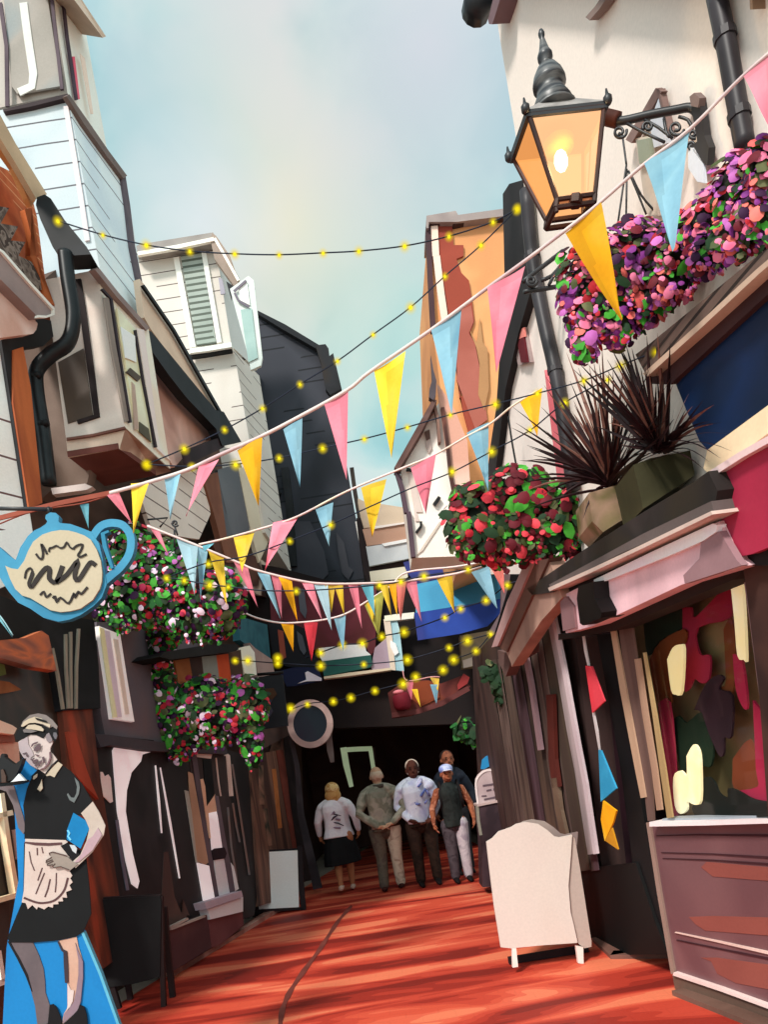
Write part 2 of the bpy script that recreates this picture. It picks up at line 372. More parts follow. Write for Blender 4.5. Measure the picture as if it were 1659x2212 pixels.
strokes(bay, 'base_moulding', [(Q('01', (430, 1185), (600, 1160), (810, 1112)), 5)], FP(6.54), M(['#6a4238', '#7d5347'], 2), .02, .01)
panel(bw, 'ledge', Q('01', (330, 1505), (550, 1475), (600, 1495), (560, 1515), (340, 1545)), FP(6.8), M(['#e6d6d0', '#d6c4be'], 2), .08)
# roof edge beyond the bay
panel(bw, 'roof_wall', Q('01', (930, 470), (1090, 750), (1440, 1170), (1230, 1260), (1130, 1370), (1030, 1240)), LW, M(['#a07c70', '#b08c80', '#8c675c'], 1.1, .8, g=2.0), .1, .1)
panel(bw, 'fascia', Q('01', (905, 150), (950, 205), (1420, 1000), (1380, 1020), (980, 480), (935, 400)), LW, M(['#b59c88', '#c6ad98'], 1.5, g=1.5), .08, .2)
panel(bw, 'gutter', Q('01', (925, 480), (980, 490), (1400, 1000), (1450, 1010), (1565, 1205), (1440, 1230), (1400, 1120), (1210, 920), (1100, 780), (1000, 640), (960, 590)), LW, BLACK, .12, .32)
strokes(bw, 'verge', [(Q('01', (930, 190), (1130, 480), (1430, 1010)), 4.5)], LW, BLACK, .03, .26)
panel(bw, 'eaves_end', Q('01', (1220, 1255), (1440, 1170), (1455, 1240), (1240, 1340)), LW, M(['#21161a', '#33242a'], 2), .1, .3)
LB2 = M(['#ece0d4', '#f4eae0'], 1.3, .7, lines=(.20, '#6b5652', .08), gap=.38)
panel(bw, 'boarded_wall', [(296, 1050), (440, 1010), (455, 1110), (430, 1165), (330, 1150)], LW, LB2, .05, .02)
panel(bw, 'pilaster', [(438, 1030), (470, 1020), (490, 1110), (520, 1215), (490, 1215), (462, 1110)], LW, M(['#7a4d3a', '#8c5c46'], 2), .08, .05)
panel(bw, 'window_pane', [(470, 1015), (520, 1000), (545, 1110), (535, 1160), (490, 1160)], LW, M(['#4d4d52', '#5b5a5e'], 1.5, .3), .04, .05)
panel(bw, 'pilaster', [(515, 1010), (545, 1010), (580, 1170), (560, 1215), (545, 1160)], LW, M(['#ded2b8', '#e8dcc4'], 2), .06, .06)
panel(bw, 'brown_band', [(455, 1165), (560, 1205), (620, 1250), (600, 1300), (520, 1270), (480, 1225)], LW, M(['#5d3a2e', '#432822', '#d8c6b4'], 1.4), .04, .03)
# ------------------------------------------------------------------ black drainpipe with hopper
dp = thing('drainpipe', 'fat black drainpipe with swan neck beside the cream bay window', 'drainpipe', atY((125, 1046), 6.3))
tubepx(dp, 'pipe', [Q('01', (420, -20), (440, 150), (475, 400), (440, 560), (330, 640), (240, 740), (238, 880), (280, 1150), (318, 1480))], [.062] * 41, 6.3, M(['#0e0f11', '#17191b', '#24282a'], 2, .4), 5, 10)
panel(dp, 'hopper', Q('00', (240, 1280), (290, 1262), (330, 1290), (420, 1430), (560, 1600), (590, 1650), (450, 1659), (380, 1659), (340, 1600), (260, 1420), (232, 1330)), FP(6.32), BLACK, .18)
tubepx(dp, 'pipe_band', [Q('01', (212, 770), (262, 775)), Q('01', (250, 1090), (315, 1080))], .03, 6.26, BLACK, 0)
# ------------------------------------------------------------------ second boarded house with louvred shutter
D2 = M(['#ece1d6', '#f5ece2'], 1.2, .7, lines=(.215, '#5b4c48', .07), gap=.42, g=.78)
lh = thing('louvred_house', 'white boarded dormer house with grey louvred shutter and open casement', 'house', LW.at((560, 2000)))
block(lh, 'upper_storey', (290, 545), (463, 515), (517, 600), (340, 790), (500, 748), (556, 800), 11.9, 11.9, 12.9, [D2, M(['#d3d3cf', '#dfdeda'], 1.2)])
block(lh, 'lower_storey', (330, 780), (505, 757), (560, 812), (380, 1190), (573, 1150), (630, 1240), 11.8, 11.8, 12.9, [D2, D2])
fl = FP(11.9)
panel(lh, 'shutter', Q('01', (1170, 0), (1305, -20), (1400, 565), (1275, 580)), fl, M(['#9aa39a', '#a9b1a8'], 1.4, .7, lines=(.098, '#5a6158', .4), gap=.2), .04, .03)
strokes(lh, 'shutter_frame', [(Q('01', (1140, 10), (1250, 590)), 12), (Q('01', (1320, -20), (1420, 560)), 10)], fl, M(['#f2ebe2', '#faf5ee'], 2), .04, .04)
panel(lh, 'cap_roof', Q('00', (850, 1610), (905, 1585), (1380, 1508), (1400, 1540), (1390, 1560), (900, 1635)), FP(11.7), M(['#8d8480', '#9c938e'], 2), .9)
panel(lh, 'cap_soffit', Q('00', (1375, 1512), (1400, 1530), (1490, 1659)) + Q('01', (1555, 185), (1520, 200), (1390, 20)) + Q('00', (1365, 1560)), FP(11.68), M(['#8e7c70', '#a08c80'], 2), .1)
strokes(lh, 'cap_trim', [(Q('00', (890, 1645), (1150, 1600), (1385, 1550)), 8), (Q('00', (1390, 1545), (1440, 1630)) + Q('01', (1545, 160)), 6)], FP(11.66), WHITE, .05)
strokes(lh, 'sill', [(Q('01', (1230, 615), (1350, 600), (1500, 575)), 10)], FP(11.6), M(['#e8ece4', '#f4f4ee'], 2), .15)
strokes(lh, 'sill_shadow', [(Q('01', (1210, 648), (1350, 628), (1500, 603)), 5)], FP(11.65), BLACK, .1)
cs = panel(lh, 'casement', Q('01', (1490, 215), (1610, 130), (1645, 160), (1700, 660), (1690, 710), (1625, 740), (1600, 620)), FP(11.4), M(['#d5dcd6', '#e2e7e1'], 2), .05)
panel(cs, 'pane', Q('01', (1545, 215), (1600, 165), (1620, 320), (1560, 290)), FP(11.38), M(['#f3ede6', '#faf6f0'], 2, .2), .01)
panel(cs, 'pane', Q('01', (1560, 350), (1630, 340), (1670, 660), (1610, 690)), FP(11.38), M(['#9fbab4', '#b0c8c2'], 2, .2), .01)
strokes(cs, 'stay', [(Q('01', (1515, 230), (1595, 160)), 5), (Q('01', (1520, 240), (1545, 290), (1615, 330)), 5)], FP(11.36), M(['#6d6470', '#7a717c'], 2), .01)
panel(lh, 'window_gap', Q('01', (1465, 165), (1510, 195), (1500, 290)), FP(11.6), BLACK, .02)
panel(lh, 'side_window', Q('01', (1415, 140), (1440, 150), (1460, 245), (1430, 250)), FP(11.75), M(['#9a93a0', '#aaa3ae'], 2), .02)
# ------------------------------------------------------------------ black slate-hung house
SL = M(['#33343c', '#3a3b43', '#2b2c33', '#232429'], (.5, .5, .35), .75, lines=(.24, '#1a1b20', .12), gap=.5)
bk = thing('slate_house', 'tall charcoal slate hung gable house closing the left side', 'house', atY((700, 1890), 14))
bf = FP(14)
panel(bk, 'gable_wall', Q('12', (-5, 360), (15, 365), (150, 470), (400, 600), (440, 640), (480, 900), (560, 1200), (640, 1659)) + [(800, 1265), (800, 1320), (560, 1320), (545, 1000)], bf, SL, 2.5)
panel(bk, 'chimney_stack', Q('12', (385, 580), (450, 572), (470, 600), (475, 650), (500, 630), (555, 860), (480, 900), (450, 860), (420, 690)), bf, M(['#17171a', '#222226', '#2c2420'], 1), .6, .15)
strokes(bk, 'verge', [(Q('12', (5, 362), (180, 460), (400, 590)), [6, 12, 10])], bf, M(['#15161a', '#1d1f24'], 1), .2, .12)
strokes(bk, 'corner_post', [(Q('12', (620, 1370), (640, 1520), (665, 1659)) + [(793, 1250)], 9)], bf, M(['#2c2420', '#3a302a', '#1c1715'], 1), .15, .12)
strokes(bk, 'downpipe', [(Q('12', (10, 770), (40, 1000), (60, 1130)), 7), (Q('12', (185, 1370), (215, 1600)) + Q('13', (240, 350)), 16)], bf, BLACK, .1, .1)
panel(bk, 'dark_patch', Q('13', (200, 130), (270, 60), (350, 60), (440, 250), (470, 400), (430, 440), (220, 420), (180, 200)), bf, M(['#45434a', '#3a3940'], 1), .03, .03)
panel(bk, 'dark_patch', Q('13', (520, 130), (570, 200), (600, 350), (630, 380), (600, 440), (560, 400), (530, 250)), bf, M(['#4a474d', '#3f3d44'], 1), .03, .03)
strokes(bk, 'white_post', [(Q('13', (655, 60), (690, 250), (722, 455)), 8)], bf, M(['#d8cdc8', '#e6dcd6'], 1), .1, .1)
panel(bk, 'hopper', Q('12', (85, 1480), (110, 1455), (160, 1530), (140, 1570), (95, 1560)), bf, BLACK, .1, .12)
# ================================================================== LEFT ground-floor shop fronts
cshop = thing('canopy_shop', 'dark tea shop front with copper canopy and tan window frames at left edge', 'shop', LW.at((40, 2250)))
panel(cshop, 'canopy', Q('03', (-60, 850), (0, 830), (160, 815), (270, 768), (315, 800), (368, 1028), (200, 1000), (-60, 925)), LW, M(['#5a3a30', '#8a5140', '#b0603c', '#74483c'], (2, 2, 5), .6, g=1.45), .08, .25)
panel(cshop, 'shop_glass', Q('03', (-60, 930), (200, 1005), (370, 1035), (415, 1275), (400, 1659)) + [(150, 2000), (120, 2250), (-60, 2300)], LW, M(['#17130f', '#241c16', '#3a2a20', '#2c231c'], (2, 2, 1), .35, spec=.5, g=1.45), .1, .05)
panel(cshop, 'display', Q('03', (-60, 960), (30, 990), (40, 1050), (-60, 1080)), LW, M(['#5d6b3a', '#4a5a30'], 3, g=1.45), .03, .1)
panel(cshop, 'display', Q('03', (-60, 1080), (60, 1100), (140, 1150), (50, 1170), (-60, 1180)), LW, M(['#8a5736', '#704428'], 3, g=1.45), .03, .1)
panel(cshop, 'sill_band', Q('03', (-60, 1340), (0, 1348), (80, 1380), (110, 1400), (90, 1440), (-60, 1420)), LW, M(['#dba893', '#e8b8a2'], 2, g=1.45), .06, .2)
panel(cshop, 'panel', Q('03', (-60, 1420), (90, 1440), (100, 1490), (-60, 1490)), LW, M(['#6b3f34', '#7d4c3f'], 2, g=1.45), .05, .16)
wf = panel(cshop, 'side_pane', Q('03', (-60, 1490), (120, 1490), (130, 1640)) + Q('04', (130, 100), (-60, 100)), LW, M(['#e3b7a0', '#d59d86', '#6b3a30'], 2.5), .05, .14)
FR = M(['#dcb48e', '#ecc9a6', '#f5dcc0'], 2.5, .7, g=1.25)
win = panel(cshop, 'window', Q('04', (-60, 150), (40, 150), (130, 820), (-60, 850)), LW, M(['#2a211e', '#3b2e28'], 2, .3), .03, .18)
strokes(win, 'frame', [(Q('04', (15, 160), (60, 480), (115, 810)), 9), (Q('04', (-60, 320), (85, 285)), 11), (Q('04', (-60, 870), (130, 815)), 11)], LW, FR, .05, .24)
win2 = panel(cshop, 'window', Q('04', (-60, 880), (60, 870), (60, 1180), (45, 1400), (-60, 1420)), LW, M(['#38312c', '#463c36'], 2, .3), .03, .16)
strokes(win2, 'frame', [(Q('04', (-5, 1180), (12, 1290), (25, 1380)), 9), (Q('04', (-60, 1410), (45, 1375)), 13)], LW, M(['#f2d9c6', '#fbe6d6'], 2.5), .05, .22)
panel(cshop, 'side_strip', Q('04', (100, 395), (125, 410), (155, 590), (125, 585)), LW, M(['#c98f80', '#d9a090'], 2, g=1.45), .03, .2)
# black boxed post with pale stripes
bp_ = thing('boxed_post', 'black boxed corner post with pale stripes below the teapot sign', 'post', LW.at((200, 2060)))
panel(bp_, 'casing', Q('03', (-60, 540), (0, 540), (280, 650), (610, 700), (640, 1000), (652, 1270), (405, 1285), (345, 900), (290, 780), (160, 815), (-60, 830)), LW, BLACK, .25, .12)
strokes(bp_, 'stripe', [(Q('03', (430, 790), (432, 1000), (448, 1270)), 5), (Q('03', (462, 775), (462, 1000), (466, 1270)), 5), (Q('03', (514, 755), (500, 1000), (497, 1272)), 5), (Q('03', (345, 880), (380, 1050), (415, 1275)), 4)], LW, M(['#8d8474', '#a09686'], 3), .02, .135)
panel(bp_, 'pillar', Q('03', (405, 1290), (590, 1215), (640, 1659)) + [(258, 1935), (264, 2060), (225, 2090), (190, 1990), (150, 1700)], LW, M(['#2e1c18', '#4d2a20', '#6b3424', '#8a3c28'], (4, 4, .8), .7, g=1.45), .2, .1)
panel(bp_, 'pillar_face', Q('03', (440, 1420), (490, 1430), (530, 1560), (560, 1659)) + Q('04', (600, 110), (640, 200), (560, 120), (490, 40)), LW, M(['#9c3f2a', '#b04a32'], (4, 4, .8), .7), .03, .13)
# grey house with tall window above the dark shop front
gs = thing('grey_shop', 'charcoal painted shop house with tall striped window behind the hanging flowers', 'shop', LW.at((420, 2060)))
panel(gs, 'upper_wall', Q('L', (30, 40), (420, 60), (760, 200), (760, 900), (470, 930), (440, 890), (90, 850), (60, 700), (40, 400)), LW, M(['#544c51', '#615960', '#6a5a5c'], 1.2, .75, g=1.25), .15, .05)
w = panel(gs, 'tall_window', Q('L', (48, 70), (110, 95), (200, 130), (250, 450), (302, 757), (145, 735), (100, 420)), LW, M(['#ece0dc', '#f5ebe6'], 2, emit=.25), .05, .09)  # faint glow added to lift the window on the dim wall
panel(w, 'curtain', Q('L', (52, 80), (85, 90), (130, 420), (180, 722), (148, 728), (100, 420)), LW, M(['#f2c496', '#f7d2aa'], 2, g=1.45), 0.0080, 0.1040)
panel(w, 'curtain', Q('L', (90, 100), (125, 110), (170, 420), (212, 722), (180, 725), (130, 420)), LW, M(['#c3b0bb', '#cfbec6'], 2, g=1.45), 0.0080, 0.1016)
panel(w, 'curtain', Q('L', (150, 160), (185, 170), (265, 700), (238, 705)), LW, M(['#e3bcae', '#ecc9bc'], 2, g=1.45), 0.0080, 0.1032)
SHB = M(['#1b191a', '#262324', '#2f2a2b', '#221f20'], (1.5, 1.5, .6), .55, spec=.35)
panel(gs, 'shop_front', Q('L', (20, 845), (470, 915), (980, 960), (1160, 1010), (1240, 1680), (1160, 2150), (820, 2260), (560, 2420), (200, 2600), (60, 1500)), LW, SHB, .2, .03)
panel(gs, 'fascia', Q('L', (20, 845), (120, 850), (470, 900), (960, 930), (970, 990), (400, 965), (130, 925), (60, 940)), LW, M(['#332f34', '#3f3a3e'], 1.5, g=1.45), .08, .1)
PW = M(['#ecdcdc', '#f5e8e6', '#e6d2d2'], 1.6, .6, emit=.42)  # white for glass reflections and panes; glow added to lift the dim wall
panel(gs, 'white_reflection', Q('L', (145, 965), (165, 925), (300, 930), (425, 972), (360, 992), (350, 1040), (282, 1120), (248, 1250), (240, 1400), (290, 1700), (338, 1900), (325, 1952), (283, 1920), (240, 1750), (180, 1400)), LW, PW, 0.0080, 0.0420)
strokes(gs, 'reflection_edge', [(Q('L', (178, 1460), (215, 1740), (255, 1965)), 6)], LW, M(['#5c5663', '#6a6470'], 2, g=1.45), 0.0080, 0.0400)
panel(gs, 'pink_patch', Q('L', (60, 1115), (75, 1118), (90, 1150), (115, 1135), (132, 1160), (148, 1330), (130, 1340), (95, 1305), (65, 1280)), LW, M(['#dcb9b4', '#e8c8c2'], 2, g=1.45), 0.0080, 0.0460)  # pale pink patch laid flat on the dark front
strokes(gs, 'glazing_bar_or_streak', [(Q('L', (455, 1070), (480, 1330), (500, 1555)), [2, 4, 2]), (Q('L', (490, 1085), (560, 1480), (628, 1880)), [1.5, 4, 2])], LW, PW, 0.0080, 0.0420)  # thin white reflection streaks painted on the dark glass
panel(gs, 'inner_panel', Q('L', (515, 1690), (545, 1690), (590, 2010), (640, 2130), (700, 2150), (650, 2030), (690, 2200), (540, 2230), (500, 1990)), LW, M(['#44332f', '#523d37'], 2, g=1.45), 0.0080, 0.0380)
dr = panel(gs, 'door', Q('L', (690, 960), (960, 960), (1060, 1960), (1000, 2000), (800, 2060)), LW, M(['#37302f', '#463c3b'], 2), .03, .036)
panel(dr, 'tan_board', Q('L', (690, 1115), (722, 1130), (835, 1765), (815, 1780), (755, 1760), (700, 1280)), LW, M(['#a07e66', '#b08d74'], 2, g=1.45), 0.0100, 0.0465)
panel(dr, 'grey_board', Q('L', (665, 1248), (690, 1255), (770, 1770), (745, 1765)), LW, M(['#9a948a', '#aaa499'], 2, g=1.45), 0.0100, 0.0450)
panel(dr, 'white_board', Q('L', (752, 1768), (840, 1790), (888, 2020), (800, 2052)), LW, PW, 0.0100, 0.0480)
panel(dr, 'post', Q('L', (712, 985), (748, 990), (820, 1500), (910, 2012), (880, 2020), (790, 1500)), LW, M(['#4a3f45', '#5a4e54'], 2, g=1.45), 0.0100, 0.0510)
panel(dr, 'glass', Q('L', (795, 1025), (852, 1020), (878, 1280), (822, 1362)), LW, BLACK, 0.0100, 0.0465)
panel(dr, 'tan_pane', Q('L', (830, 1290), (880, 1275), (895, 1400), (835, 1412), (860, 1595), (840, 1590), (775, 1170), (795, 1165)), LW, M(['#d6a184', '#e2b094'], 2, g=1.45), 0.0100, 0.0459)
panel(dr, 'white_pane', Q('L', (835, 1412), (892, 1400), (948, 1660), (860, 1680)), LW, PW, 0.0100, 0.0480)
panel(dr, 'lock', Q('L', (858, 1680), (880, 1665), (950, 1658), (965, 1700), (955, 1735), (870, 1748)), LW, M(['#1f1419', '#2a1c22'], 3, g=1.45), 0.0100, 0.0600)
panel(dr, 'lower_pane', Q('L', (873, 1750), (945, 1738), (988, 1998), (905, 2005)), LW, M(['#cfc6cd', '#dcd3d8'], 2, g=1.45), 0.0100, 0.0480)
panel(dr, 'post', Q('L', (880, 1285), (905, 1290), (975, 1700), (1042, 1960), (990, 1985), (940, 1700)), LW, M(['#564a52', '#665a60'], 2, g=1.45), 0.0100, 0.0510)
panel(dr, 'white_glint', Q('L', (995, 1768), (1015, 1795), (1052, 1955), (1027, 1972)), LW, M(['#ffffff', '#f4f2f4'], 3, g=1.45), 0.0100, 0.0540)  # white glint painted down the edge of the door
panel(dr, 'header', Q('L', (730, 948), (758, 972), (862, 985), (852, 1022), (745, 1008)), LW, M(['#d9b8ae', '#e6c8be'], 2, g=1.45), 0.0100, 0.0510)
panel(dr, 'header', Q('L', (630, 960), (705, 955), (703, 988), (650, 988)), LW, M(['#d9b8ae', '#e6c8be'], 2, g=1.45), 0.0100, 0.0510)
strokes(dr, 'beading', [(Q('L', (955, 990), (975, 1000), (1000, 1290)), 8), (Q('L', (890, 1015), (910, 1200), (925, 1290)), 2)], LW, M(['#d5bcb2', '#c4a99e'], 2, g=1.45), 0.0100, 0.0480)
strokes(dr, 'beading', [(Q('L', (1005, 1060), (1060, 1400), (1130, 1855)), 3), (Q('L', (975, 1370), (1000, 1650), (1040, 1900)), 3), (Q('L', (1010, 1340), (1035, 1500), (1060, 1620)), 3)], LW, M(['#7d625a', '#6d6a6a'], 2, g=1.45), 0.0100, 0.0480)
panel(gs, 'step', Q('L', (805, 2052), (1070, 1968), (1082, 2012), (822, 2102)), LW, M(['#a3939e', '#b2a2ab'], 2, g=1.45), .15, .16)
panel(gs, 'step_riser', Q('L', (828, 2103), (1082, 2015), (1082, 2118), (848, 2175)), LW, M(['#dccfd0', '#e8dcdb', '#cfc2c6'], 2, g=1.45), .12, .13)
panel(gs, 'stall_riser', Q('04', (1085, 1040), (1340, 948), (1370, 1160), (1115, 1318)), LW, M(['#40272a', '#4b2f30', '#573836'], 1.5, g=1.45), .1, .13)
strokes(gs, 'riser_rail', [(Q('04', (1105, 1030), (1220, 972)), 5), (Q('04', (1110, 1040), (1330, 955)), 5)], LW, M(['#8d8078', '#a0948a'], 2, g=1.45), .03, .15)
panel(gs, 'stall_riser', Q('04', (1348, 980), (1570, 915), (1580, 1015), (1430, 1140), (1372, 1160)), LW, M(['#5c3436', '#6a3f3f'], 1.5, g=1.45), .1, .1)
# further brown shop front
bs = thing('brown_shop', 'narrow brown boarded shop front behind the small white notice board', 'shop', LW.at((610, 1960)))
panel(bs, 'front', Q('L', (1130, 1000), (1340, 960), (1390, 780), (1430, 800), (1510, 1750), (1480, 1990), (1200, 2080)), LW, M(['#3c2a25', '#543b31', '#6d4c3e', '#7c5848'], (5, 5, .5), .7, g=1.45), .15, .06)
strokes(bs, 'board', [(Q('L', (1210, 1070), (1220, 1350)), 10), (Q('L', (1240, 1380), (1280, 1645)), 9)], LW, M(['#86604f', '#1f2b24'], 4, g=1.45), 0.0080, 0.0680)
strokes(bs, 'board', [(Q('L', (1305, 1095), (1350, 1520)), 8)], LW, M(['#a8683c', '#96582f'], 4, g=1.45), 0.0080, 0.0680)
strokes(bs, 'door_post', [(Q('L', (1345, 960), (1400, 1300), (1465, 1660)), 14)], LW, M(['#5a2a22', '#6d352a'], 4, g=1.45), 0.0080, 0.0720)
strokes(bs, 'dark_post', [(Q('L', (1400, 800), (1450, 1300), (1540, 1900)), 20)], LW, M(['#1d1616', '#2a2020'], 4, g=1.45), 0.0080, 0.0760)
panel(bs, 'lintel', Q('L', (1150, 820), (1400, 780), (1420, 850), (1210, 960), (1150, 1000)), LW, M(['#3d302d', '#4d3a35'], 2, g=1.45), .05, .1)
# striped fascia box above the lower flower basket
fb = thing('striped_fascia', 'shop fascia striped rust and grey under a black beam between two flower baskets', 'sign', LW.at((450, 1470)))
panel(fb, 'beam', Q('L', (480, 290), (520, 255), (830, 205), (1035, 200), (1050, 235), (1030, 250), (560, 312)), LW, BLACK, .3, .35)
for nm, c, pts in (('stripe', ['#7d4420', '#8c5028'], [(590, 318), (695, 300), (725, 460), (620, 490)]), ('stripe', ['#2b1a18', '#3a2522'], [(695, 300), (785, 290), (805, 470), (725, 480)]),
                   ('stripe', ['#6c6f6c', '#7b7e7a'], [(785, 290), (890, 280), (915, 480), (805, 480)]), ('stripe', ['#a8401f', '#b54a26'], [(890, 280), (975, 268), (1000, 470), (915, 480)]),
                   ('stripe', ['#3d2c22', '#4d382b'], [(975, 268), (1065, 240), (1085, 440), (1000, 470)])):
    panel(fb, nm, Q('L', *pts), LW, M(c, 2, g=1.45), .1, .25)
panel(fb, 'end_panel', Q('L', (1050, 230), (1130, 210), (1165, 260), (1180, 420), (1100, 440)), LW, M(['#dccdb8', '#e8dcc8'], 2, g=1.45), .1, .24)
panel(fb, 'side_panel', Q('L', (1130, 190), (1170, 230), (1290, 310), (1310, 415), (1190, 440), (1170, 280)), LW, M(['#96807c', '#84706c'], 2, g=1.45), .1, .2)
panel(fb, 'teal_panel', Q('L', (1050, 0), (1120, 20), (1255, 60), (1280, 305), (1180, 260), (1060, 170)), LW, M(['#234a56', '#2b5863', '#1f434f'], 2, g=1.45), .1, .1)
hs = thing('hanging_board', 'black square board hung out beside the lower flower basket', 'sign', atY((595, 1470), 9.2))
panel(hs, 'board', Q('L', (1195, 435), (1365, 420), (1405, 785), (1215, 812)), FP(9.2), M(['#181a20', '#22242b'], 2, .5), .06)
panel(hs, 'emblem', Q('L', (1215, 600), (1290, 595), (1275, 640), (1298, 680), (1260, 745), (1225, 740)), FP(9.2), M(['#3d3c4a', '#484755'], 2), .012, .012)
panel(hs, 'emblem', Q('L', (1240, 520), (1300, 515), (1325, 560), (1290, 600), (1235, 590)), FP(9.2), M(['#4a3220', '#3c2818'], 2), .012, .012)
tubepx(hs, 'arm', [[(556, 1457), (612, 1452)]], .02, 9.2, BLACK, 0)
# ================================================================== RIGHT: tall pale house that carries the lamp
PK = M(['#efe1d8', '#f2e4da', '#f4e6dc'], .4, .85, const=False)
lampw = thing('lamp_house', 'tall pale pink rendered house that carries the lantern bracket', 'house', RW.at((1280, 1900)))
panel(lampw, 'wall', [(1063, -20), (1780, -20), (1780, 1240), (1265, 1240), (1138, 440)], RW, PK, 2.0)
panel(lampw, 'roof', [(1030, -40), (1790, -40), (1790, -80), (1010, -80)], RW, M(['#4a3a38', '#5a4844'], 2), 1.0, .1)
def rwbox(par, nm, ya, yb, za, zb, o, d, mat):
    P = []
    for y in (ya, yb):
        x = 1.6 - .097 * (y - 4.64); P.append(Vector((x, y, 0)) + RW.n * o)
    bm = bmesh.new(); add_prism(bm, [P[0] + Vector((0, 0, za)), P[1] + Vector((0, 0, za)), P[1] + Vector((0, 0, zb)), P[0] + Vector((0, 0, zb))], -RW.n * d)
    return obj(nm, bm, mat, par)
rwbox(lampw, 'lower_wall', 1.6, 4.9, -.01, 3.3, -.46, 1.4, M(['#241a1a', '#30211f'], 1.2))
rwbox(lampw, 'side_wall', 1.6, 2.75, 2.0, 6.4, -.004, 1.6, PK)
strokes(lampw, 'bracing_bar', [([(1306, -6), (1290, 18), (1269, 42)], 11)], RW, M(['#7a6660', '#8c7770'], 2), .05, .06)
strokes(lampw, 'bracing_bar', [([(1622, -6), (1623, 22)], 6)], RW, M(['#9a7c66', '#a8886f'], 2), .05, .05)
panel(lampw, 'eaves_bracket', Q('10', (1480, 0), (1585, -10), (1545, 120), (1530, 162), (1510, 160), (1495, 90)), RW, M(['#6d555a', '#7c6267'], 2), .15, .12)
tubepx(lampw, 'gutter_end', [Q('10', (1450, -40), (1420, 95))], .085, RW.off(.35), M(['#16171b', '#202227'], 2, .4), 0, 12)
gd = panel(lampw, 'small_gable_window', Q('20', (800, 900), (910, 880), (950, 1400), (870, 1390)), RW, M(['#d9cbbd', '#c9b9aa'], 2), .06, .04)
panel(gd, 'pane', Q('20', (808, 915), (885, 898), (900, 1040), (825, 1065)), RW, M(['#8c907c', '#989c88'], 2, .3), .02, .06)
strokes(gd, 'gable_board', [(Q('20', (755, 920), (850, 760), (950, 585)), 15), (Q('20', (945, 580), (985, 760), (1010, 850)), 6)], RW, M(['#6d5550', '#8a706a', '#7a625c'], 2), .03, .05)
panel(gd, 'gable_infill', Q('20', (950, 640), (1000, 800), (1010, 930), (920, 960), (890, 800)), RW, M(['#c3c8d2', '#d2d6de'], 2), .03, .05)
def downpipe(nm, label, px, r, pl, cols):
    t = thing('downpipe', label, 'drainpipe', pl.at(px[-1]), group='downpipes on the pale houses')
    tubepx(t, 'pipe', [px], r, pl, M(cols, 2, .45), 3, 10)
    for q in px[1:-1:2]:
        bm = bmesh.new(); p = pl.at(q); add_tube(bm, [p - Vector((0, 0, .015)), p + Vector((0, 0, .015))], r * 1.15, 10)
        obj('bracket', bm, M(cols, 2, .45), t)
    return t
downpipe('p', 'charcoal downpipe running off the top edge at right above the flowers', [(1547, -10), (1566, 80), (1580, 155), (1597, 250), (1610, 320)], .037, RW.off(.05), ['#2a2528', '#373236', '#1c191b'])
downpipe('p', 'long charcoal downpipe at the corner below the lantern', [(1137, 410), (1149, 553), (1173, 686), (1199, 800), (1219, 920), (1239, 1060)], .045, RW.off(.06), ['#2c2a2d', '#383539', '#232124'])
# lower white house behind it, with black verge
wh = thing('white_cottage', 'low white cottage wall with red window slit and black verge left of the charcoal downpipe', 'house', RW.at((1080, 1850)))
panel(wh, 'wall', [(1150, 600), (1094, 830), (1064, 1075), (1050, 1240), (1300, 1240), (1275, 1000), (1210, 560)], RW, M(['#efe0d8', '#f6e8e0'], .8, .8), .6, -.12)
panel(wh, 'black_verge', [(1086, 420), (1100, 398), (1128, 390), (1140, 480), (1156, 596), (1120, 720), (1092, 840), (1063, 1080), (1046, 1080), (1060, 960), (1072, 880), (1090, 610)], RW, M(['#141214', '#1f1c1e', '#2a2628'], 1.5, .7), .5, -.06)
ws = panel(wh, 'window_frame', Q('22', (0, 500), (75, 455), (120, 690), (40, 712), (20, 620), (0, 620)), RW, M(['#a08a88', '#b09a97'], 2), .05, -.09)
panel(ws, 'window_slit', Q('22', (32, 545), (75, 525), (100, 690), (58, 692)), RW, M(['#5c1820', '#6d1e28'], 2), .02, -.075)
panel(ws, 'window_head', Q('22', (32, 500), (72, 465), (78, 525), (34, 545)), RW, M(['#e8857c', '#f0958a'], 2), .02, -.075)
panel(wh, 'pink_trim', [(1176, 800), (1190, 840), (1226, 1040), (1204, 1040), (1190, 920)], RW, M(['#d8646e', '#e07880'], 2), .03, -.09)
tubepx(wh, 'rod', [[(1098, 900), (1107, 960), (1118, 1020)]], .008, RW.off(.02), BLACK)
# ------------------------------------------------------------------ orange brick house
oh = thing('orange_house', 'narrow orange and brick red gabled house with grey coping at the end of the lane', 'house', atY((1000, 1850), 8.6))
panel(oh, 'wall', [(926, 478), (990, 470), (1100, 456), (1130, 700), (1180, 1120), (1000, 1200), (935, 715)], FP(8.6), M(['#dc9c66', '#e2a26c', '#d89460', '#cf8c5c'], .8, .8), 2.2)
RB = M(['#8c3a2c', '#9c4433', '#94402f'], .9, .8)
panel(oh, 'brick_patch', Q('11', (1160, 1470), (1270, 1440), (1280, 1590), (1345, 1590), (1345, 1659)) + Q('12', (1300, 20), (1330, 110), (1380, 160), (1400, 290), (1415, 420), (1370, 560), (1310, 760), (1320, 920), (1420, 870), (1460, 1030), (1430, 1100), (1380, 1150), (1340, 1000), (1250, 420), (1190, 0)) + Q('11', (1180, 1640)), FP(8.6), RB, .04, .03)
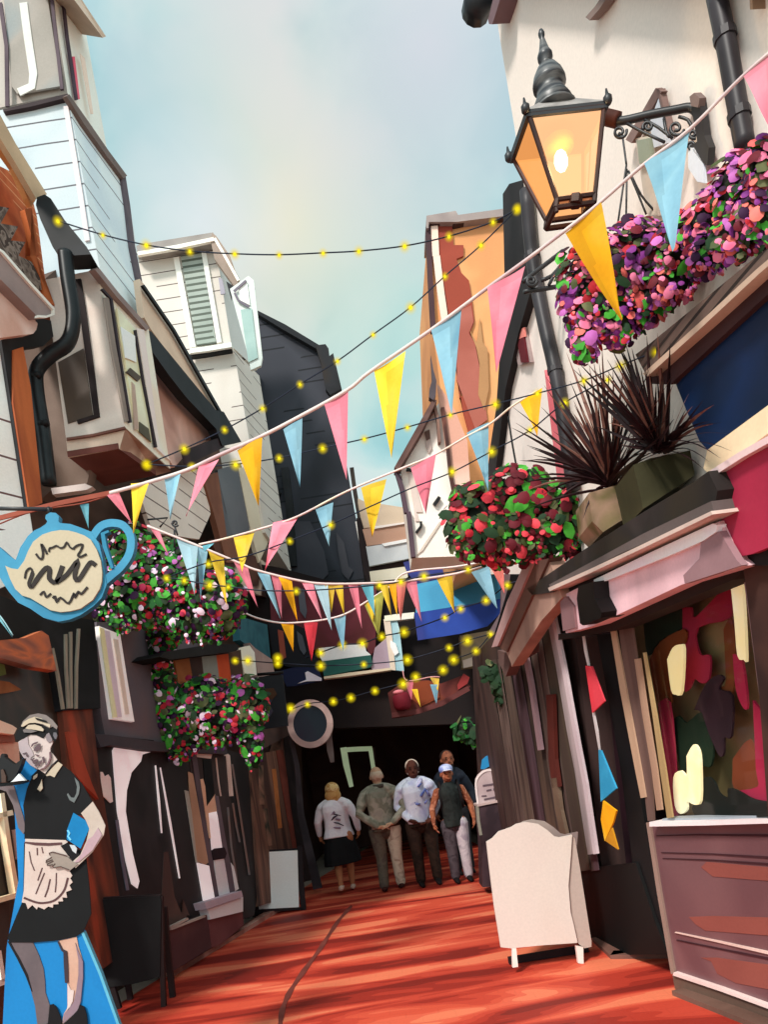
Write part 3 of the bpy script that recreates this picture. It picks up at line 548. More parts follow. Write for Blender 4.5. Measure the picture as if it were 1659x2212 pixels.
panel(oh, 'brick_patch', Q('12', (1330, 350), (1395, 320), (1410, 430), (1380, 500), (1420, 570), (1445, 700), (1460, 780), (1500, 1060), (1420, 1120), (1300, 800), (1310, 600)), FP(8.6), M(['#a05446', '#ae6254', '#985040'], .9), .04, .035)
panel(oh, 'ochre_patch', Q('12', (1385, 480), (1430, 560), (1450, 400), (1470, 560), (1500, 600), (1510, 860), (1480, 1000), (1440, 900), (1450, 700), (1430, 600)), FP(8.6), M(['#b9865a', '#a87a52'], .9), .04, .04)
strokes(oh, 'quoin', [(Q('11', (1155, 1450), (1165, 1659)) + Q('12', (1170, 0), (1200, 250), (1225, 420)), 15)], FP(8.6), M(['#efc9b6', '#f3d4c4'], 2), .05, .05)
strokes(oh, 'edge_pipe', [(Q('11', (1115, 1470), (1125, 1659)) + Q('12', (1130, 120), (1150, 470)), 10)], FP(8.6), M(['#40282c', '#4d3236'], 2), .12, .06)
panel(oh, 'coping', Q('11', (1105, 1400), (1295, 1368), (1310, 1395), (1600, 1355), (1625, 1400), (1300, 1440), (1120, 1440), (1118, 1480), (1105, 1480)), FP(8.5), M(['#8a7a78', '#9a8a86', '#b5a6a0'], 2), .5)
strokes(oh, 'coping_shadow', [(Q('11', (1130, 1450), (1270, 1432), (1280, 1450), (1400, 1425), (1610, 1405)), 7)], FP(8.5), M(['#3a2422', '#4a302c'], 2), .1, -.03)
# ------------------------------------------------------------------ small white gable cottage with finial
gc = thing('gable_cottage', 'small white gabled cottage with brown bargeboards and spike finial', 'house', atY((930, 1850), 8.1))
gf = FP(8.1)
panel(gc, 'wall', [(937, 885), (956, 860), (985, 960), (1010, 1080), (1030, 1200), (890, 1205), (866, 1015)], gf, M(['#f1e4d8', '#f8eee4', '#ecd9cc'], 1.2, .8), .5)
panel(gc, 'peach_corner', Q('12', (1175, 830), (1230, 900), (1290, 1000), (1370, 1200), (1400, 1659), (1300, 1659), (1230, 1250), (1195, 1000)), gf, M(['#e8b8a2', '#ecc4b2', '#d9a08c'], 1), .05, .02)
strokes(gc, 'bargeboard', [(Q('12', (1160, 930), (1060, 1120), (910, 1380)), [9, 13, 11])], gf, M(['#4d3430', '#634640', '#75564e'], 2), .2, .14)
strokes(gc, 'bargeboard', [(Q('12', (1155, 950), (1180, 1060), (1190, 1205)), 6)], gf, M(['#7a5a50', '#8a685c'], 2), .1, .08)
panel(gc, 'finial', Q('12', (1133, 645), (1150, 740), (1170, 810), (1165, 900), (1150, 935), (1122, 915), (1125, 860), (1142, 800)), gf, M(['#4a4146', '#5a5056'], 2), .08, .16)
strokes(gc, 'edge_post', [(Q('12', (915, 1400), (945, 1500), (975, 1659)) + Q('13', (990, 0), (1020, 290)), 10)], gf, M(['#4d3a44', '#5a4650'], 2), .06, .05)
strokes(gc, 'downpipe', [(Q('12', (1210, 980), (1240, 1200), (1260, 1400), (1290, 1560)), 7)], gf, M(['#3a221f', '#4d2e29', '#6d4036'], 2), .06, .06)
v_ = panel(gc, 'vent', Q('12', (1095, 1130), (1125, 1125), (1140, 1250), (1120, 1280), (1100, 1230)), gf, M(['#b8a29a', '#c8b4ab'], 2), .03, .02)
panel(v_, 'vent_slot', Q('12', (1092, 1140), (1125, 1125), (1130, 1180), (1105, 1195)), gf, M(['#5a4038', '#6a4d44'], 2), .02, .03)
panel(gc, 'window', Q('12', (985, 1385), (1010, 1375), (1080, 1659), (1040, 1659)) + Q('13', (1060, 60), (1035, 60)), gf, M(['#d3bdb3', '#dccac0'], 2), .03, .015)
strokes(gc, 'bracket', [(Q('12', (1155, 1610), (1190, 1560)), 7), (Q('12', (975, 1380), (1010, 1385)), 5), (Q('13', (1040, 130), (1070, 90), (1070, 60)), 5)], gf, BLACK, .04, .05)
panel(gc, 'shade_board', Q('13', (1040, 280), (1190, 60), (1200, 70), (1080, 250)), gf, M(['#cdbcae', '#d8c8ba'], 2), .02, .015)
# ------------------------------------------------------------------ blue-fasciaed upper shop, nearest at right
ush = thing('blue_fascia_shop', 'shop with dark blue sign board, ribbed roof edge and crimson panel at right edge', 'shop', RW.off(.2).at((1700, 2100)))
ro = RW.off(.22)
panel(ush, 'roof_edge', Q('22', (800, 640), (880, 580), (1590, 0), (1800, -150), (1800, -60), (1590, 100), (865, 765)), ro, M(['#4d3c36', '#5a4740', '#3c2e2a'], (1, 1, 9), .7, lines=(.05, '#2a1f1c', .3), gap=.3, g=1.45), .3, .04)
strokes(ush, 'edge_strip', [(Q('22', (860, 775), (1220, 450), (1590, 105), (1800, -75)), 11)], ro, M(['#b99a86', '#c8aa96'], 2), .3, .06)
panel(ush, 'soffit', Q('22', (862, 785), (1220, 470), (1590, 120), (1800, -60), (1800, 120), (1570, 330), (1060, 800), (1030, 835), (900, 830)), ro, M(['#3a2325', '#472b2c'], 2), .3, 0)
panel(ush, 'sign_board', Q('22', (1050, 800), (1300, 600), (1659, 270), (1800, 140), (1800, 880), (1659, 965), (1265, 1255), (1215, 1200), (1130, 1000)), ro, M(['#0c1c33', '#10264a', '#0e2140', '#0b1a2c'], 1.1, .45), .25, -.03)
panel(ush, 'cream_band', Q('22', (1265, 1258), (1659, 968), (1800, 870), (1800, 1090), (1659, 1150), (1290, 1425), (1240, 1380)), ro, M(['#c3ab8c', '#d0b898', '#b89d80'], 2, g=1.45), .25, -.01)
strokes(ush, 'pink_rail', [(Q('22', (1285, 1415), (1480, 1290), (1659, 1190), (1800, 1110)), 14)], ro, M(['#e3c0c0', '#eccccb'], 2), .1, .04)
panel(ush, 'crimson_panel', Q('22', (1310, 1435), (1480, 1330), (1659, 1240), (1800, 1160)) + Q('23', (1800, 200), (1659, 230), (1560, 270), (1400, 305)), ro, M(['#8a1c32', '#9e2540', '#b02c48', '#7a1a2c'], 1.4, .6), .2, .01)
panel(ush, 'under_beam', Q('23', (1440, 310), (1659, 235), (1800, 195), (1800, 400), (1659, 345), (1560, 350)), ro, M(['#120d0d', '#1e1414'], 2), .2, -.02)
panel(ush, 'lower_wall', Q('23', (1500, 360), (1560, 350), (1659, 345), (1830, 400), (1830, 1659)) + [(1720, 2260), (1660, 1780), (1640, 1500)], ro, M(['#3a2420', '#4a2f28', '#2e1c1a'], 1.4), .2, -.06)
# ------------------------------------------------------------------ plum shop with counter front
ps = thing('plum_shop', 'plum painted shop with pink fascia, lit clothes window and panelled counter front', 'shop', RS.at((1454, 2130)))
panel(ps, 'roof_cornice', [(1138, 1272), (1265, 1185), (1390, 1106), (1500, 1040), (1530, 1018), (1550, 1060), (1540, 1110), (1190, 1280), (1150, 1285)], RW, M(['#241e1c', '#30281f', '#2b2523', '#403634'], 1.5, .7), .8, .3)
panel(ps, 'cornice_face', Q('23', (240, 470), (520, 320), (850, 140), (1290, -70), (1310, 0), (700, 270), (250, 500)), RW, M(['#4d4240', '#5a4e4c'], 1.5, g=1.45), .1, .32)
strokes(ps, 'cornice_strip', [(Q('23', (238, 502), (500, 385), (850, 220), (1295, 5)), 8)], RW, M(['#a8938a', '#b8a298'], 2, g=1.45), .12, .34)
panel(ps, 'groove', Q('23', (230, 520), (600, 350), (1090, 120), (1340, -10), (1350, 80), (540, 450), (300, 555)), RW, M(['#120c0e', '#1c1216'], 2), .1, .22)
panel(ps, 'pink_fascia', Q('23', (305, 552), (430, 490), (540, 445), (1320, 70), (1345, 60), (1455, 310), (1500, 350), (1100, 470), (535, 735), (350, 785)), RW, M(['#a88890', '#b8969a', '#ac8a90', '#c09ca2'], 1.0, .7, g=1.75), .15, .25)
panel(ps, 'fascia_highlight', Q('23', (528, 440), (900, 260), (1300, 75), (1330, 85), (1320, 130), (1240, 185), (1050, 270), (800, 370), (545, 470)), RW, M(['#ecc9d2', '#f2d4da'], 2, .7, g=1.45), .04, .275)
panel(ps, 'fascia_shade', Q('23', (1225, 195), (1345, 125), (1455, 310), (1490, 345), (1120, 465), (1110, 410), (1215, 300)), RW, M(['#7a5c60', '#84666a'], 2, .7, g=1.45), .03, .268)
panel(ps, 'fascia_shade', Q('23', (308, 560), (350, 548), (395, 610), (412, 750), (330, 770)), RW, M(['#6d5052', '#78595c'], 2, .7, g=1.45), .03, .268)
panel(ps, 'console_bracket', Q('23', (430, 480), (525, 452), (535, 560), (580, 650), (575, 685), (460, 735), (440, 720), (420, 560)), RW, M(['#070607', '#100d0e'], 2, .5), .14, .34)
panel(ps, 'lintel', Q('23', (300, 790), (360, 790), (850, 600), (1490, 345), (1500, 380), (1430, 440), (830, 690), (640, 770), (300, 830)), RW, M(['#1f1614', '#2a1f1b'], 2), .15, .15)
# doorway with dark inside
panel(ps, 'doorway', Q('23', (290, 790), (660, 760), (830, 1659)) + Q('24', (890, 380), (1020, 1220), (640, 1210), (500, 600), (330, -60)), RW, M(['#1f1119', '#2b1820', '#351d26', '#241419'], 1.2, .6), .3, -.25)
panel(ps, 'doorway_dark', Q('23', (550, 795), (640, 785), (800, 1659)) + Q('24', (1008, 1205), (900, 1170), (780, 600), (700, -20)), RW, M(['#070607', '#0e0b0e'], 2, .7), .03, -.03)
panel(ps, 'doorway_dark_foot', Q('24', (440, 645), (535, 640), (800, 610), (930, 1000), (1012, 1205), (640, 1206), (510, 1100)), RW, M(['#040404', '#090808'], 2, .7), .03, -.01)  # flat black sheet painting the unlit inside of the doorway
strokes(ps, 'door_jamb', [(Q('23', (228, 590), (300, 950), (380, 1400)) + Q('24', (430, 0), (518, 555)), [15, 16, 18, 18, 18])], RW, M(['#8d8080', '#a39494', '#b8a6a8'], (6, 6, .5)), .03, .05)
strokes(ps, 'door_jamb', [(Q('23', (245, 590), (330, 1000), (420, 1500)) + Q('24', (470, 100), (538, 555)), 8)], RW, M(['#cdb9be', '#d8c6ca'], 2), .02, .07)
# window with display
panel(ps, 'window_back', Q('23', (700, 690), (830, 650), (1490, 360), (1659, 420), (1700, 1659)) + Q('24', (1700, 330), (1030, 340), (860, -60)), RW, M(['#3a3826', '#5a4830', '#64533a', '#463e28'], .9, .6, g=1.9), .1, -.28)
DSP = [('maroon_cloth', ['#8a1c38', '#781832'], Q('23', (1105, 620), (1160, 620), (1190, 680), (1420, 460), (1420, 680), (1200, 750), (1215, 920), (1280, 930), (1275, 1080), (1230, 1110), (1180, 1080), (1150, 1140), (1110, 1120)), -.2),
       ('brown_coat', ['#6a3416', '#5a2c14'], Q('23', (890, 960), (960, 840), (1110, 760), (1115, 850), (1010, 950), (1030, 1230), (950, 1250)), -.18),
       ('brown_coat', ['#6a3416', '#5a2c14'], Q('23', (1370, 760), (1420, 690), (1450, 940), (1420, 1200), (1360, 1190), (1350, 1130), (1385, 1100)), -.16),
       ('plum_coat', ['#1f1118', '#2a1820'], Q('23', (1180, 1280), (1250, 1120), (1330, 1055), (1370, 1080), (1340, 1150), (1425, 1190), (1420, 1450), (1375, 1460), (1370, 1560), (1340, 1575), (1270, 1420), (1230, 1300)), -.14),
       ('green_cloth', ['#18281c', '#142218'], Q('23', (850, 700), (1100, 600), (1110, 740), (960, 830), (880, 930)), -.22),
       ('green_cloth', ['#1c2c1e', '#142218'], Q('23', (1025, 1360), (1080, 1320), (1130, 1365), (1240, 1290), (1300, 1450), (1290, 1640), (1220, 1640), (1040, 1659)), -.2),
       ('maroon_cloth', ['#8a1c38', '#781832'], Q('23', (945, 1240), (1020, 1235), (1060, 1659)) + Q('24', (1075, 310), (1045, 320), (1000, 0)), -.15),
       ('maroon_cloth', ['#8a1c38', '#9c2040'], Q('23', (1430, 920), (1490, 960), (1525, 1240), (1500, 1270), (1450, 1150)), -.13),
       ('maroon_cloth', ['#8a1c38', '#9c2040'], Q('23', (1560, 1220), (1640, 1350), (1690, 1659)) + Q('24', (1690, 220), (1560, 190), (1440, 150), (1590, 120), (1580, 0)), -.15),
       ('rust_cloth', ['#70361c', '#5e2c16'], Q('23', (1430, 1600), (1540, 1470), (1590, 1659)) + Q('24', (1590, 125), (1440, 130), (1430, 0)), -.17),
       ('dark_cloth', ['#101410', '#0c100c'], Q('24', (1165, 260), (1220, 110), (1260, 55), (1310, 90), (1340, 160), (1395, 190), (1400, 130), (1470, 150), (1560, 200), (1690, 230), (1690, 310), (1240, 320)), -.12)]
for nm, c, px, o in DSP:
    panel(ps, nm, px, RW, M(c, 2.5, .8, g=1.5), .012, o, rnd=3)
LITM = M(['#f3dfa0', '#f8e8b4', '#fdf0c8'], 2.5, .6, emit=.45)
for px in (Q('23', (1415, 460), (1460, 440), (1490, 470), (1515, 930), (1500, 955), (1460, 930), (1440, 700)), Q('23', (1005, 955), (1040, 880), (1085, 858), (1112, 890), (1098, 1160), (1060, 1182), (1030, 1150)),
           Q('23', (1130, 1580), (1175, 1505), (1210, 1550), (1220, 1659)) + Q('24', (1220, 210), (1180, 235), (1135, 215), (1130, 270), (1090, 295), (1055, 240), (1045, 60), (1090, 15), (1130, 50))):
    panel(ps, 'lit_shade', px, RW, LITM, .015, -.09, rnd=3)
PO = M(['#8d6e62', '#a3826f', '#b8967f'], (5, 5, .4), .7)
strokes(ps, 'window_post', [(Q('23', (655, 770), (720, 1150), (815, 1659)) + Q('24', (850, 190)), [11, 14, 13, 11])], RW, M(['#b8957a', '#c8a68a'], (5, 5, .4)), 0.0100, 0.0210)
strokes(ps, 'window_post', [(Q('23', (735, 745), (800, 1200), (870, 1659)) + Q('24', (900, 340)), [30, 32, 20, 14])], RW, M(['#5d4640', '#6d544d', '#7a6058'], (5, 5, .4)), 0.0100, 0.0120)
strokes(ps, 'window_post', [(Q('23', (810, 950), (860, 1300), (920, 1659)) + Q('24', (955, 270)), 12)], RW, M(['#a8856f', '#b8957d'], (5, 5, .4)), 0.0100, 0.0225)
strokes(ps, 'window_post', [(Q('23', (855, 910), (920, 1300), (975, 1659)) + Q('24', (1022, 320)), [5, 8, 12, 12])], RW, M(['#b09466', '#c0a476', '#a88c60'], (5, 5, .4)), 0.0100, 0.0240)
strokes(ps, 'window_post', [(Q('23', (1520, 385), (1575, 700), (1620, 1050), (1690, 1560)), [18, 24, 24, 24])], RW, M(['#9c8080', '#ac9090'], (5, 5, .4)), 0.0100, 0.0240)
GL = bpy.data.materials.new('window_glass'); GL.use_nodes = True
N_, L_2 = GL.node_tree.nodes, GL.node_tree.links; N_.remove(N_['Principled BSDF'])
t_, gl_, mx_ = N_.new('ShaderNodeBsdfTransparent'), N_.new('ShaderNodeBsdfGlossy'), N_.new('ShaderNodeMixShader')
gl_.inputs['Roughness'].default_value = .04
mx_.inputs[0].default_value = .045; L_2.new(t_.outputs[0], mx_.inputs[1]); L_2.new(gl_.outputs[0], mx_.inputs[2]); L_2.new(mx_.outputs[0], N_['Material Output'].inputs[0])
bm = bmesh.new(); bm.faces.new([bm.verts.new(RW.off(-.02).at(p)) for p in Q('23', (830, 670), (1500, 375), (1700, 1659)) + Q('24', (1700, 330), (1030, 335))]); obj('window_glass', bm, GL, ps)
# counter
PL = M(['#6d4a4e', '#75525a', '#7a5658', '#6a484c'], .9, .35, spec=.5)
ct = panel(ps, 'counter_front', Q('24', (890, 362), (1659, 345), (2000, 340), (2000, 1680), (1659, 1550), (1045, 1335)), RS, PL, .8, .02)
strokes(ct, 'corner_bead', [(Q('24', (880, 350), (950, 800), (1042, 1330)), 8)], RS, M(['#8d7368', '#9c8276'], 2), .06, .035)
strokes(ct, 'sill', [(Q('24', (890, 362), (1250, 355), (1659, 342), (2000, 332)), 10)], RS, M(['#f0dfe0', '#f8e8e6'], 2), .12, .09)
strokes(ct, 'sill_top', [(Q('24', (975, 338), (1250, 330), (1659, 315), (2000, 305)), 8)], RS, M(['#9aa0a8', '#a8aeb5'], 2), .1, .05)
strokes(ct, 'panel_groove', [(Q('24', (935, 437), (1200, 430), (1659, 435)), [1.5, 3, 5]), (Q('24', (965, 546), (1300, 555), (1659, 577)), [1.5, 2.5, 4]), (Q('24', (975, 583), (1300, 595), (1659, 620)), [1.5, 2.5, 4]), (Q('24', (1065, 1112), (1300, 1160), (1659, 1232)), [2, 3, 4.5])], RS, M(['#3a1c22', '#47242a'], 2), .01, .026)
strokes(ct, 'moulding', [(Q('24', (1055, 1062), (1350, 1125), (1659, 1195), (1800, 1225)), [2, 4, 6, 6])], RS, M(['#dcb9ae', '#ecccc2'], 2), .02, .03)
strokes(ct, 'moulding', [(Q('24', (1045, 1330), (1350, 1432), (1659, 1545), (1800, 1600)), 7)], RS, M(['#e8cac4', '#f2d8d2'], 2), .04, .05)
REF = M(['#8a4c44', '#96544a'], 2, .4)  # reddish reflections painted onto the glossy counter front
for px in (Q('24', (1225, 640), (1260, 605), (1659, 640), (1800, 650), (1800, 730), (1659, 728), (1300, 700)), Q('24', (1145, 962), (1300, 955), (1659, 965), (1800, 970), (1800, 1080), (1659, 1082), (1250, 1050), (1190, 1010)), Q('24', (1225, 1225), (1330, 1225), (1659, 1270), (1800, 1290), (1800, 1480), (1659, 1430), (1450, 1390), (1330, 1330), (1290, 1250))):
    panel(ct, 'counter_reflection', px, RS, REF, .004, .024)
panel(ct, 'plinth', Q('24', (1040, 1340), (1659, 1550), (1900, 1630), (1900, 1760), (1659, 1640), (1055, 1425)), RS, M(['#59433a', '#6a5246', '#5f483e'], 1.5), .5, .03)
# ------------------------------------------------------------------ boarded brown shop fronts further down on the right
rs = thing('planked_shop', 'row of narrow brown plank fronts with sloping peach eaves behind the white board', 'shop', RW.at((1120, 1900)))
panel(rs, 'back_wall', [(1020, 1420), (1200, 1230), (1245, 1380), (1300, 1880), (1160, 1950), (1045, 1960)], RW, M(['#2c201f', '#3a2a28', '#45322e'], (4, 4, .4), .7, g=1.45), .3, -.05)
rng = random.Random(3)
PC = ['#54443e', '#3a2a28', '#6d5a50', '#2e191a', '#5e4a3e', '#443230', '#7a665e', '#463832', '#58424a', '#2e2421', '#64524a', '#3c2220', '#504438']
x = 1042
i = 0
while x < 1185:
    w_ = rng.uniform(14, 27)
    top = 1440 - (x - 1042) * 1.0
    bot = 1880
    lean = .158
    strokes(rs, 'plank', [([(x + w_ / 2, top), (x + w_ / 2 + lean * (bot - top) * .5, (top + bot) / 2), (x + w_ / 2 + lean * (bot - top), bot)], [w_ * .8, w_, w_])], RW, M([PC[i % len(PC)], PC[(i + 5) % len(PC)]], (7, 7, .7), .7), .006, .003 + .004 * (i % 4))
    x += w_ * .92; i += 1
for px, wd, c in (([(1196, 1950 - 270), (1205, 1750), (1230, 1860)], 12, ['#6b5646', '#7a6352']), ([(1187, 1500), (1192, 1640), (1200, 1700)], 14, ['#5d261e', '#4d1f1a']), ([(1122, 1360), (1145, 1480), (1165, 1620)], 7, ['#a4858a', '#94767c'])):
    strokes(rs, 'door_strip', [(px, wd)], RW, M(c, 3), .03, .06)
EA = RW.off(.32)
panel(rs, 'eaves', [(1062, 1398), (1095, 1300), (1135, 1212), (1152, 1212), (1075, 1395)], EA, M(['#c09a98', '#b08a88'], 2), .1)
panel(rs, 'eaves', [(1076, 1396), (1152, 1213), (1186, 1206), (1094, 1408)], EA, M(['#5d4038', '#6d4c42'], 2), .1, -.02)
panel(rs, 'eaves', [(1094, 1408), (1186, 1208), (1215, 1290), (1170, 1340), (1105, 1440), (1104, 1432)], EA, M(['#a88474', '#b89282', '#98766a'], 2), .1, -.04)
panel(rs, 'awning_support', Q('C', (1480, 620), (1540, 640), (1660, 540), (1659, 640), (1560, 700), (1530, 780), (1490, 700)), RW, M(['#4a3634', '#5a4440'], 2, g=1.45), .1, .2)
# ================================================================== END of the lane: passage and shop fronts over it
pb = thing('passage_building', 'dark building across the end of the lane with a black covered passage', 'building', (-.3, 11.6, 0))
DK = M(['#1a1213', '#241818', '#2c1e1b'], .8, .8, g=.8)
bm = bmesh.new(); backing(bm, [(540, 1215), (600, 1225), (740, 1262), (990, 1238), (1200, 1180), (1200, 1500), (1080, 1560), (640, 1575), (540, 1590)], FP(11.6), .5)
obj('front_wall', bm, DK, pb)
bm = bmesh.new()
add_box(bm, Vector((-1.95, 14.2, 1.6)), (.5, 5.6, 3.2)); add_box(bm, Vector((2.0, 14.2, 1.6)), (.5, 5.6, 3.2)); add_box(bm, Vector((0, 17.2, 1.6)), (4.6, .4, 3.2)); add_box(bm, Vector((0, 14.5, 3.35)), (4.6, 5.6, .3))
obj('passage', bm, M(['#2e1e1b', '#402a24', '#35221f'], .7, .85, g=2.0), pb)
E = FP(11.4)
def endp(nm, px, cols, o=0, d=.08, sc=1.2, **k): return panel(pb, nm, px, E, M(cols, sc, .75, g=1.6), d, o, **k)
endp('maroon_wall', Q('13', (80, 380), (300, 440), (780, 470), (775, 870), (770, 900), (740, 930), (700, 850), (405, 890), (240, 900), (100, 760)), ['#471c1f', '#54222a', '#3d181c'], .02)
endp('dark_window', Q('13', (80, 720), (180, 700), (330, 760), (360, 930), (400, 920), (420, 1010), (200, 1000), (110, 960)), ['#101015', '#1a1a20'], .03)
endp('brick_pier', Q('13', (140, 760), (175, 770), (195, 940), (160, 960)), ['#7a3a2c', '#6a3026'], .04)
endp('grey_streak', Q('13', (265, 770), (300, 800), (325, 900), (310, 925), (285, 890), (270, 830)), ['#3f424a', '#4b4e56'], .05)
endp('grey_streak', Q('13', (270, 490), (310, 500), (330, 640), (320, 690), (285, 640)), ['#3f424a', '#4b4e56'], .05)
endp('white_board', Q('13', (405, 882), (700, 848), (715, 900), (745, 925), (430, 965), (415, 940)), ['#e0d4c8', '#eadfd4'], .09)
endp('green_board', Q('13', (425, 968), (745, 925), (755, 985), (740, 1005), (440, 1062), (430, 1010)), ['#1f4a44', '#27564e', '#1b423c'], .1)
endp('lilac_wall', Q('13', (770, 880), (860, 800), (875, 1020), (760, 1040), (745, 1000), (760, 930)), ['#8d7a86', '#9a8892'], .06)
endp('cream_sill', Q('13', (440, 1080), (440, 1065), (600, 1040), (870, 1008), (875, 1022), (600, 1062)), ['#b8a890', '#c8b8a0'], .16, .15)
endp('pale_window', Q('13', (832, 690), (910, 690), (930, 760), (960, 1030), (870, 1020), (845, 780)), ['#8fb0b8', '#7fa0aa', '#a0bcc0'], .12)
endp('window_frame', Q('13', (826, 695), (868, 690), (880, 780), (905, 1025), (872, 1022), (850, 860)), ['#b8a898', '#c4b4a4'], .14, .03)
endp('ledge', Q('13', (832, 672), (900, 662), (1025, 648), (1022, 688), (915, 700), (836, 705)), ['#d9c8b4', '#e3d4c2'], .15, .1)
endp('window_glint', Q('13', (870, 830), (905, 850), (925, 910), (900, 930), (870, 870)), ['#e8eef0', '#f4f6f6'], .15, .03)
bl = thing('blue_shop_sign', 'navy shop sign board with white arrow shaped mark over the round sign', 'sign', atY((650, 1460), 11.1))
panel(bl, 'board', Q('13', (150, 1030), (240, 1005), (400, 1005), (430, 1090), (260, 1125), (200, 1130)), FP(11.1), M(['#141c3c', '#1a2448'], 1.2), .08)
panel(bl, 'white_mark', Q('13', (270, 1110), (290, 1100), (325, 1085), (318, 1040), (335, 1030), (425, 1075), (425, 1092), (330, 1095)), FP(11.1), M(['#ded6e2', '#ebe4ec'], 2), .02, .02)
# white terrace and boarded front above
wt = thing('white_terrace', 'pale striped shop front with cream roof behind the yellow pennants at lane end', 'building', atY((840, 1900), 12.2))
wf_ = FP(12.2)
panel(wt, 'wall', Q('13', (650, 40), (1000, 0), (1040, 300), (1100, 500), (740, 500), (700, 400)), wf_, M(['#2b1f20', '#3a2a2a'], 1), 1.2)
panel(wt, 'roof', Q('12', (660, 1570), (700, 1590), (960, 1630), (1000, 1659)) + Q('13', (1000, 60), (700, 105), (680, 40), (660, -60)), wf_, M(['#cbb49c', '#d8c2aa', '#c0a68e'], .9), .2, .08)
for nm, c, px in (('band', ['#c39a84', '#b88c76'], [(690, 112), (985, 65), (1000, 180), (720, 225)]), ('band', ['#ccd0d4', '#d8dadc', '#c4c8cc'], [(712, 222), (1000, 178), (1022, 295), (735, 350)]),
                  ('band', ['#f0e3c8', '#f6ecd6', '#e6d6b8'], [(735, 385), (975, 352), (985, 420), (900, 470), (760, 470), (745, 455)]), ('band', ['#f2e6e0', '#fbf2ec'], [(750, 95), (985, 62), (985, 72), (760, 110)]),
                  ('band', ['#f6f2ee', '#fffdfa'], [(815, 205), (985, 172), (995, 190), (830, 222)])):
    panel(wt, nm, Q('13', *px), wf_, M(c, 1.2), .06, .1 + (.03 if len(px) == 4 and px[0][0] > 745 else 0))
# blue awning: sloping canvas sheet with a hanging valance
aw = thing('awning', 'big blue and turquoise canvas awning under the red flower basket', 'awning', atY((980, 1330), 10.2))
def sheet(par, nm, px, ys, mat, th=.02):
    bm = bmesh.new(); P = [atY(p, y) for p, y in zip(px, ys)]
    n = (P[1] - P[0]).cross(P[2] - P[0]).normalized()
    add_prism(bm, P, n * th)
    return obj(nm, bm, mat, par)
sheet(aw, 'canvas_top', Q('13', (955, 325), (1180, 270), (1390, 300), (1620, 330), (1560, 380), (1040, 470), (980, 390)), [11, 11, 11, 11, 10.6, 10.6, 10.9], M(['#232a6a', '#2c3478', '#1e2458'], 1.2), .05)
sheet(aw, 'canvas', Q('13', (1035, 470), (1380, 400), (1540, 360), (1605, 400), (1590, 565), (1035, 655)), [10.6, 10.6, 10.6, 10.6, 10.1, 10.1], M(['#3a86ac', '#4293b8', '#3c8cb4'], 1, .6))
sheet(aw, 'valance', Q('13', (1025, 655), (1300, 615), (1592, 563), (1580, 660), (1500, 740), (1320, 790), (1048, 832)), [10.08] * 7, M(['#223f94', '#2a49a4', '#263a88', '#3a3f8a'], 1, .6))
panel(aw, 'side_post', Q('13', (1592, 400), (1659, 330), (1640, 470), (1560, 740), (1540, 800), (1500, 790), (1585, 650)), FP(9.9), M(['#a98a92', '#b89aa0', '#8d7078'], 1.2), .05)
wl2 = thing('side_wall', 'tan and olive wall patch right of the black passage under the awning', 'wall', atY((1130, 1850), 10.9))
panel(wl2, 'face', Q('13', (1322, 800), (1500, 770), (1530, 800), (1500, 940), (1420, 1000), (1335, 1010)), FP(10.9), M(['#8a7a5e', '#a0876c', '#7a7052'], 1.4), .2)
panel(wl2, 'patch', Q('13', (1340, 960), (1430, 930), (1430, 990), (1345, 1010)), FP(10.9), M(['#cfb4a4', '#dcc4b4'], 1.4), .02, .02)
# dark red hanging fascia with little objects
rsn = thing('red_fascia', 'curved dark red shop fascia hanging in the passage mouth', 'sign', atY((930, 1520), 10.6))
panel(rsn, 'board', Q('13', (855, 1170), (940, 1110), (1100, 1085), (1200, 1110), (1330, 1060), (1390, 1130), (1290, 1210), (1150, 1275), (1000, 1320), (885, 1335)), FP(10.6), M(['#54221f', '#642c28', '#7a3a2a', '#4a2020'], 1.6), .08)
strokes(rsn, 'lower_edge', [(Q('13', (880, 1315), (1050, 1290), (1200, 1240), (1380, 1140)), 11)], FP(10.6), M(['#6d3836', '#5d2e2c'], 2), .05, .03)
panel(rsn, 'rust_patch', Q('13', (1010, 1100), (1120, 1090), (1180, 1120), (1190, 1200), (1070, 1260), (1010, 1210)), FP(10.6), M(['#8a3f20', '#7a3820'], 2), .02, .02)
panel(rsn, 'red_patch', Q('13', (1345, 1045), (1385, 1070), (1370, 1110), (1310, 1150), (1305, 1120)), FP(10.6), M(['#a83a3a', '#963232'], 2), .02, .03)
bm = bmesh.new(); c = atY(Q('13', (945, 1225))[0], 10.5); add_lathe(bm, c - Vector((0, 0, .12)), [(.09, 0), (.12, .04), (.13, .12), (.12, .2), (.08, .24)], 16)
lt_ = thing('red_lantern', 'small round crimson paper lantern with pink lid at the passage mouth', 'lantern', c)
obj('shade', bm, M(['#6d1422', '#7c1a2a'], 3), lt_, smooth=True)
bm = bmesh.new(); add_ball(bm, c + Vector((-.03, -.05, .13)), (.08, .06, .035)); obj('lid', bm, M(['#ee7f88', '#f59098'], 3), lt_, smooth=True)
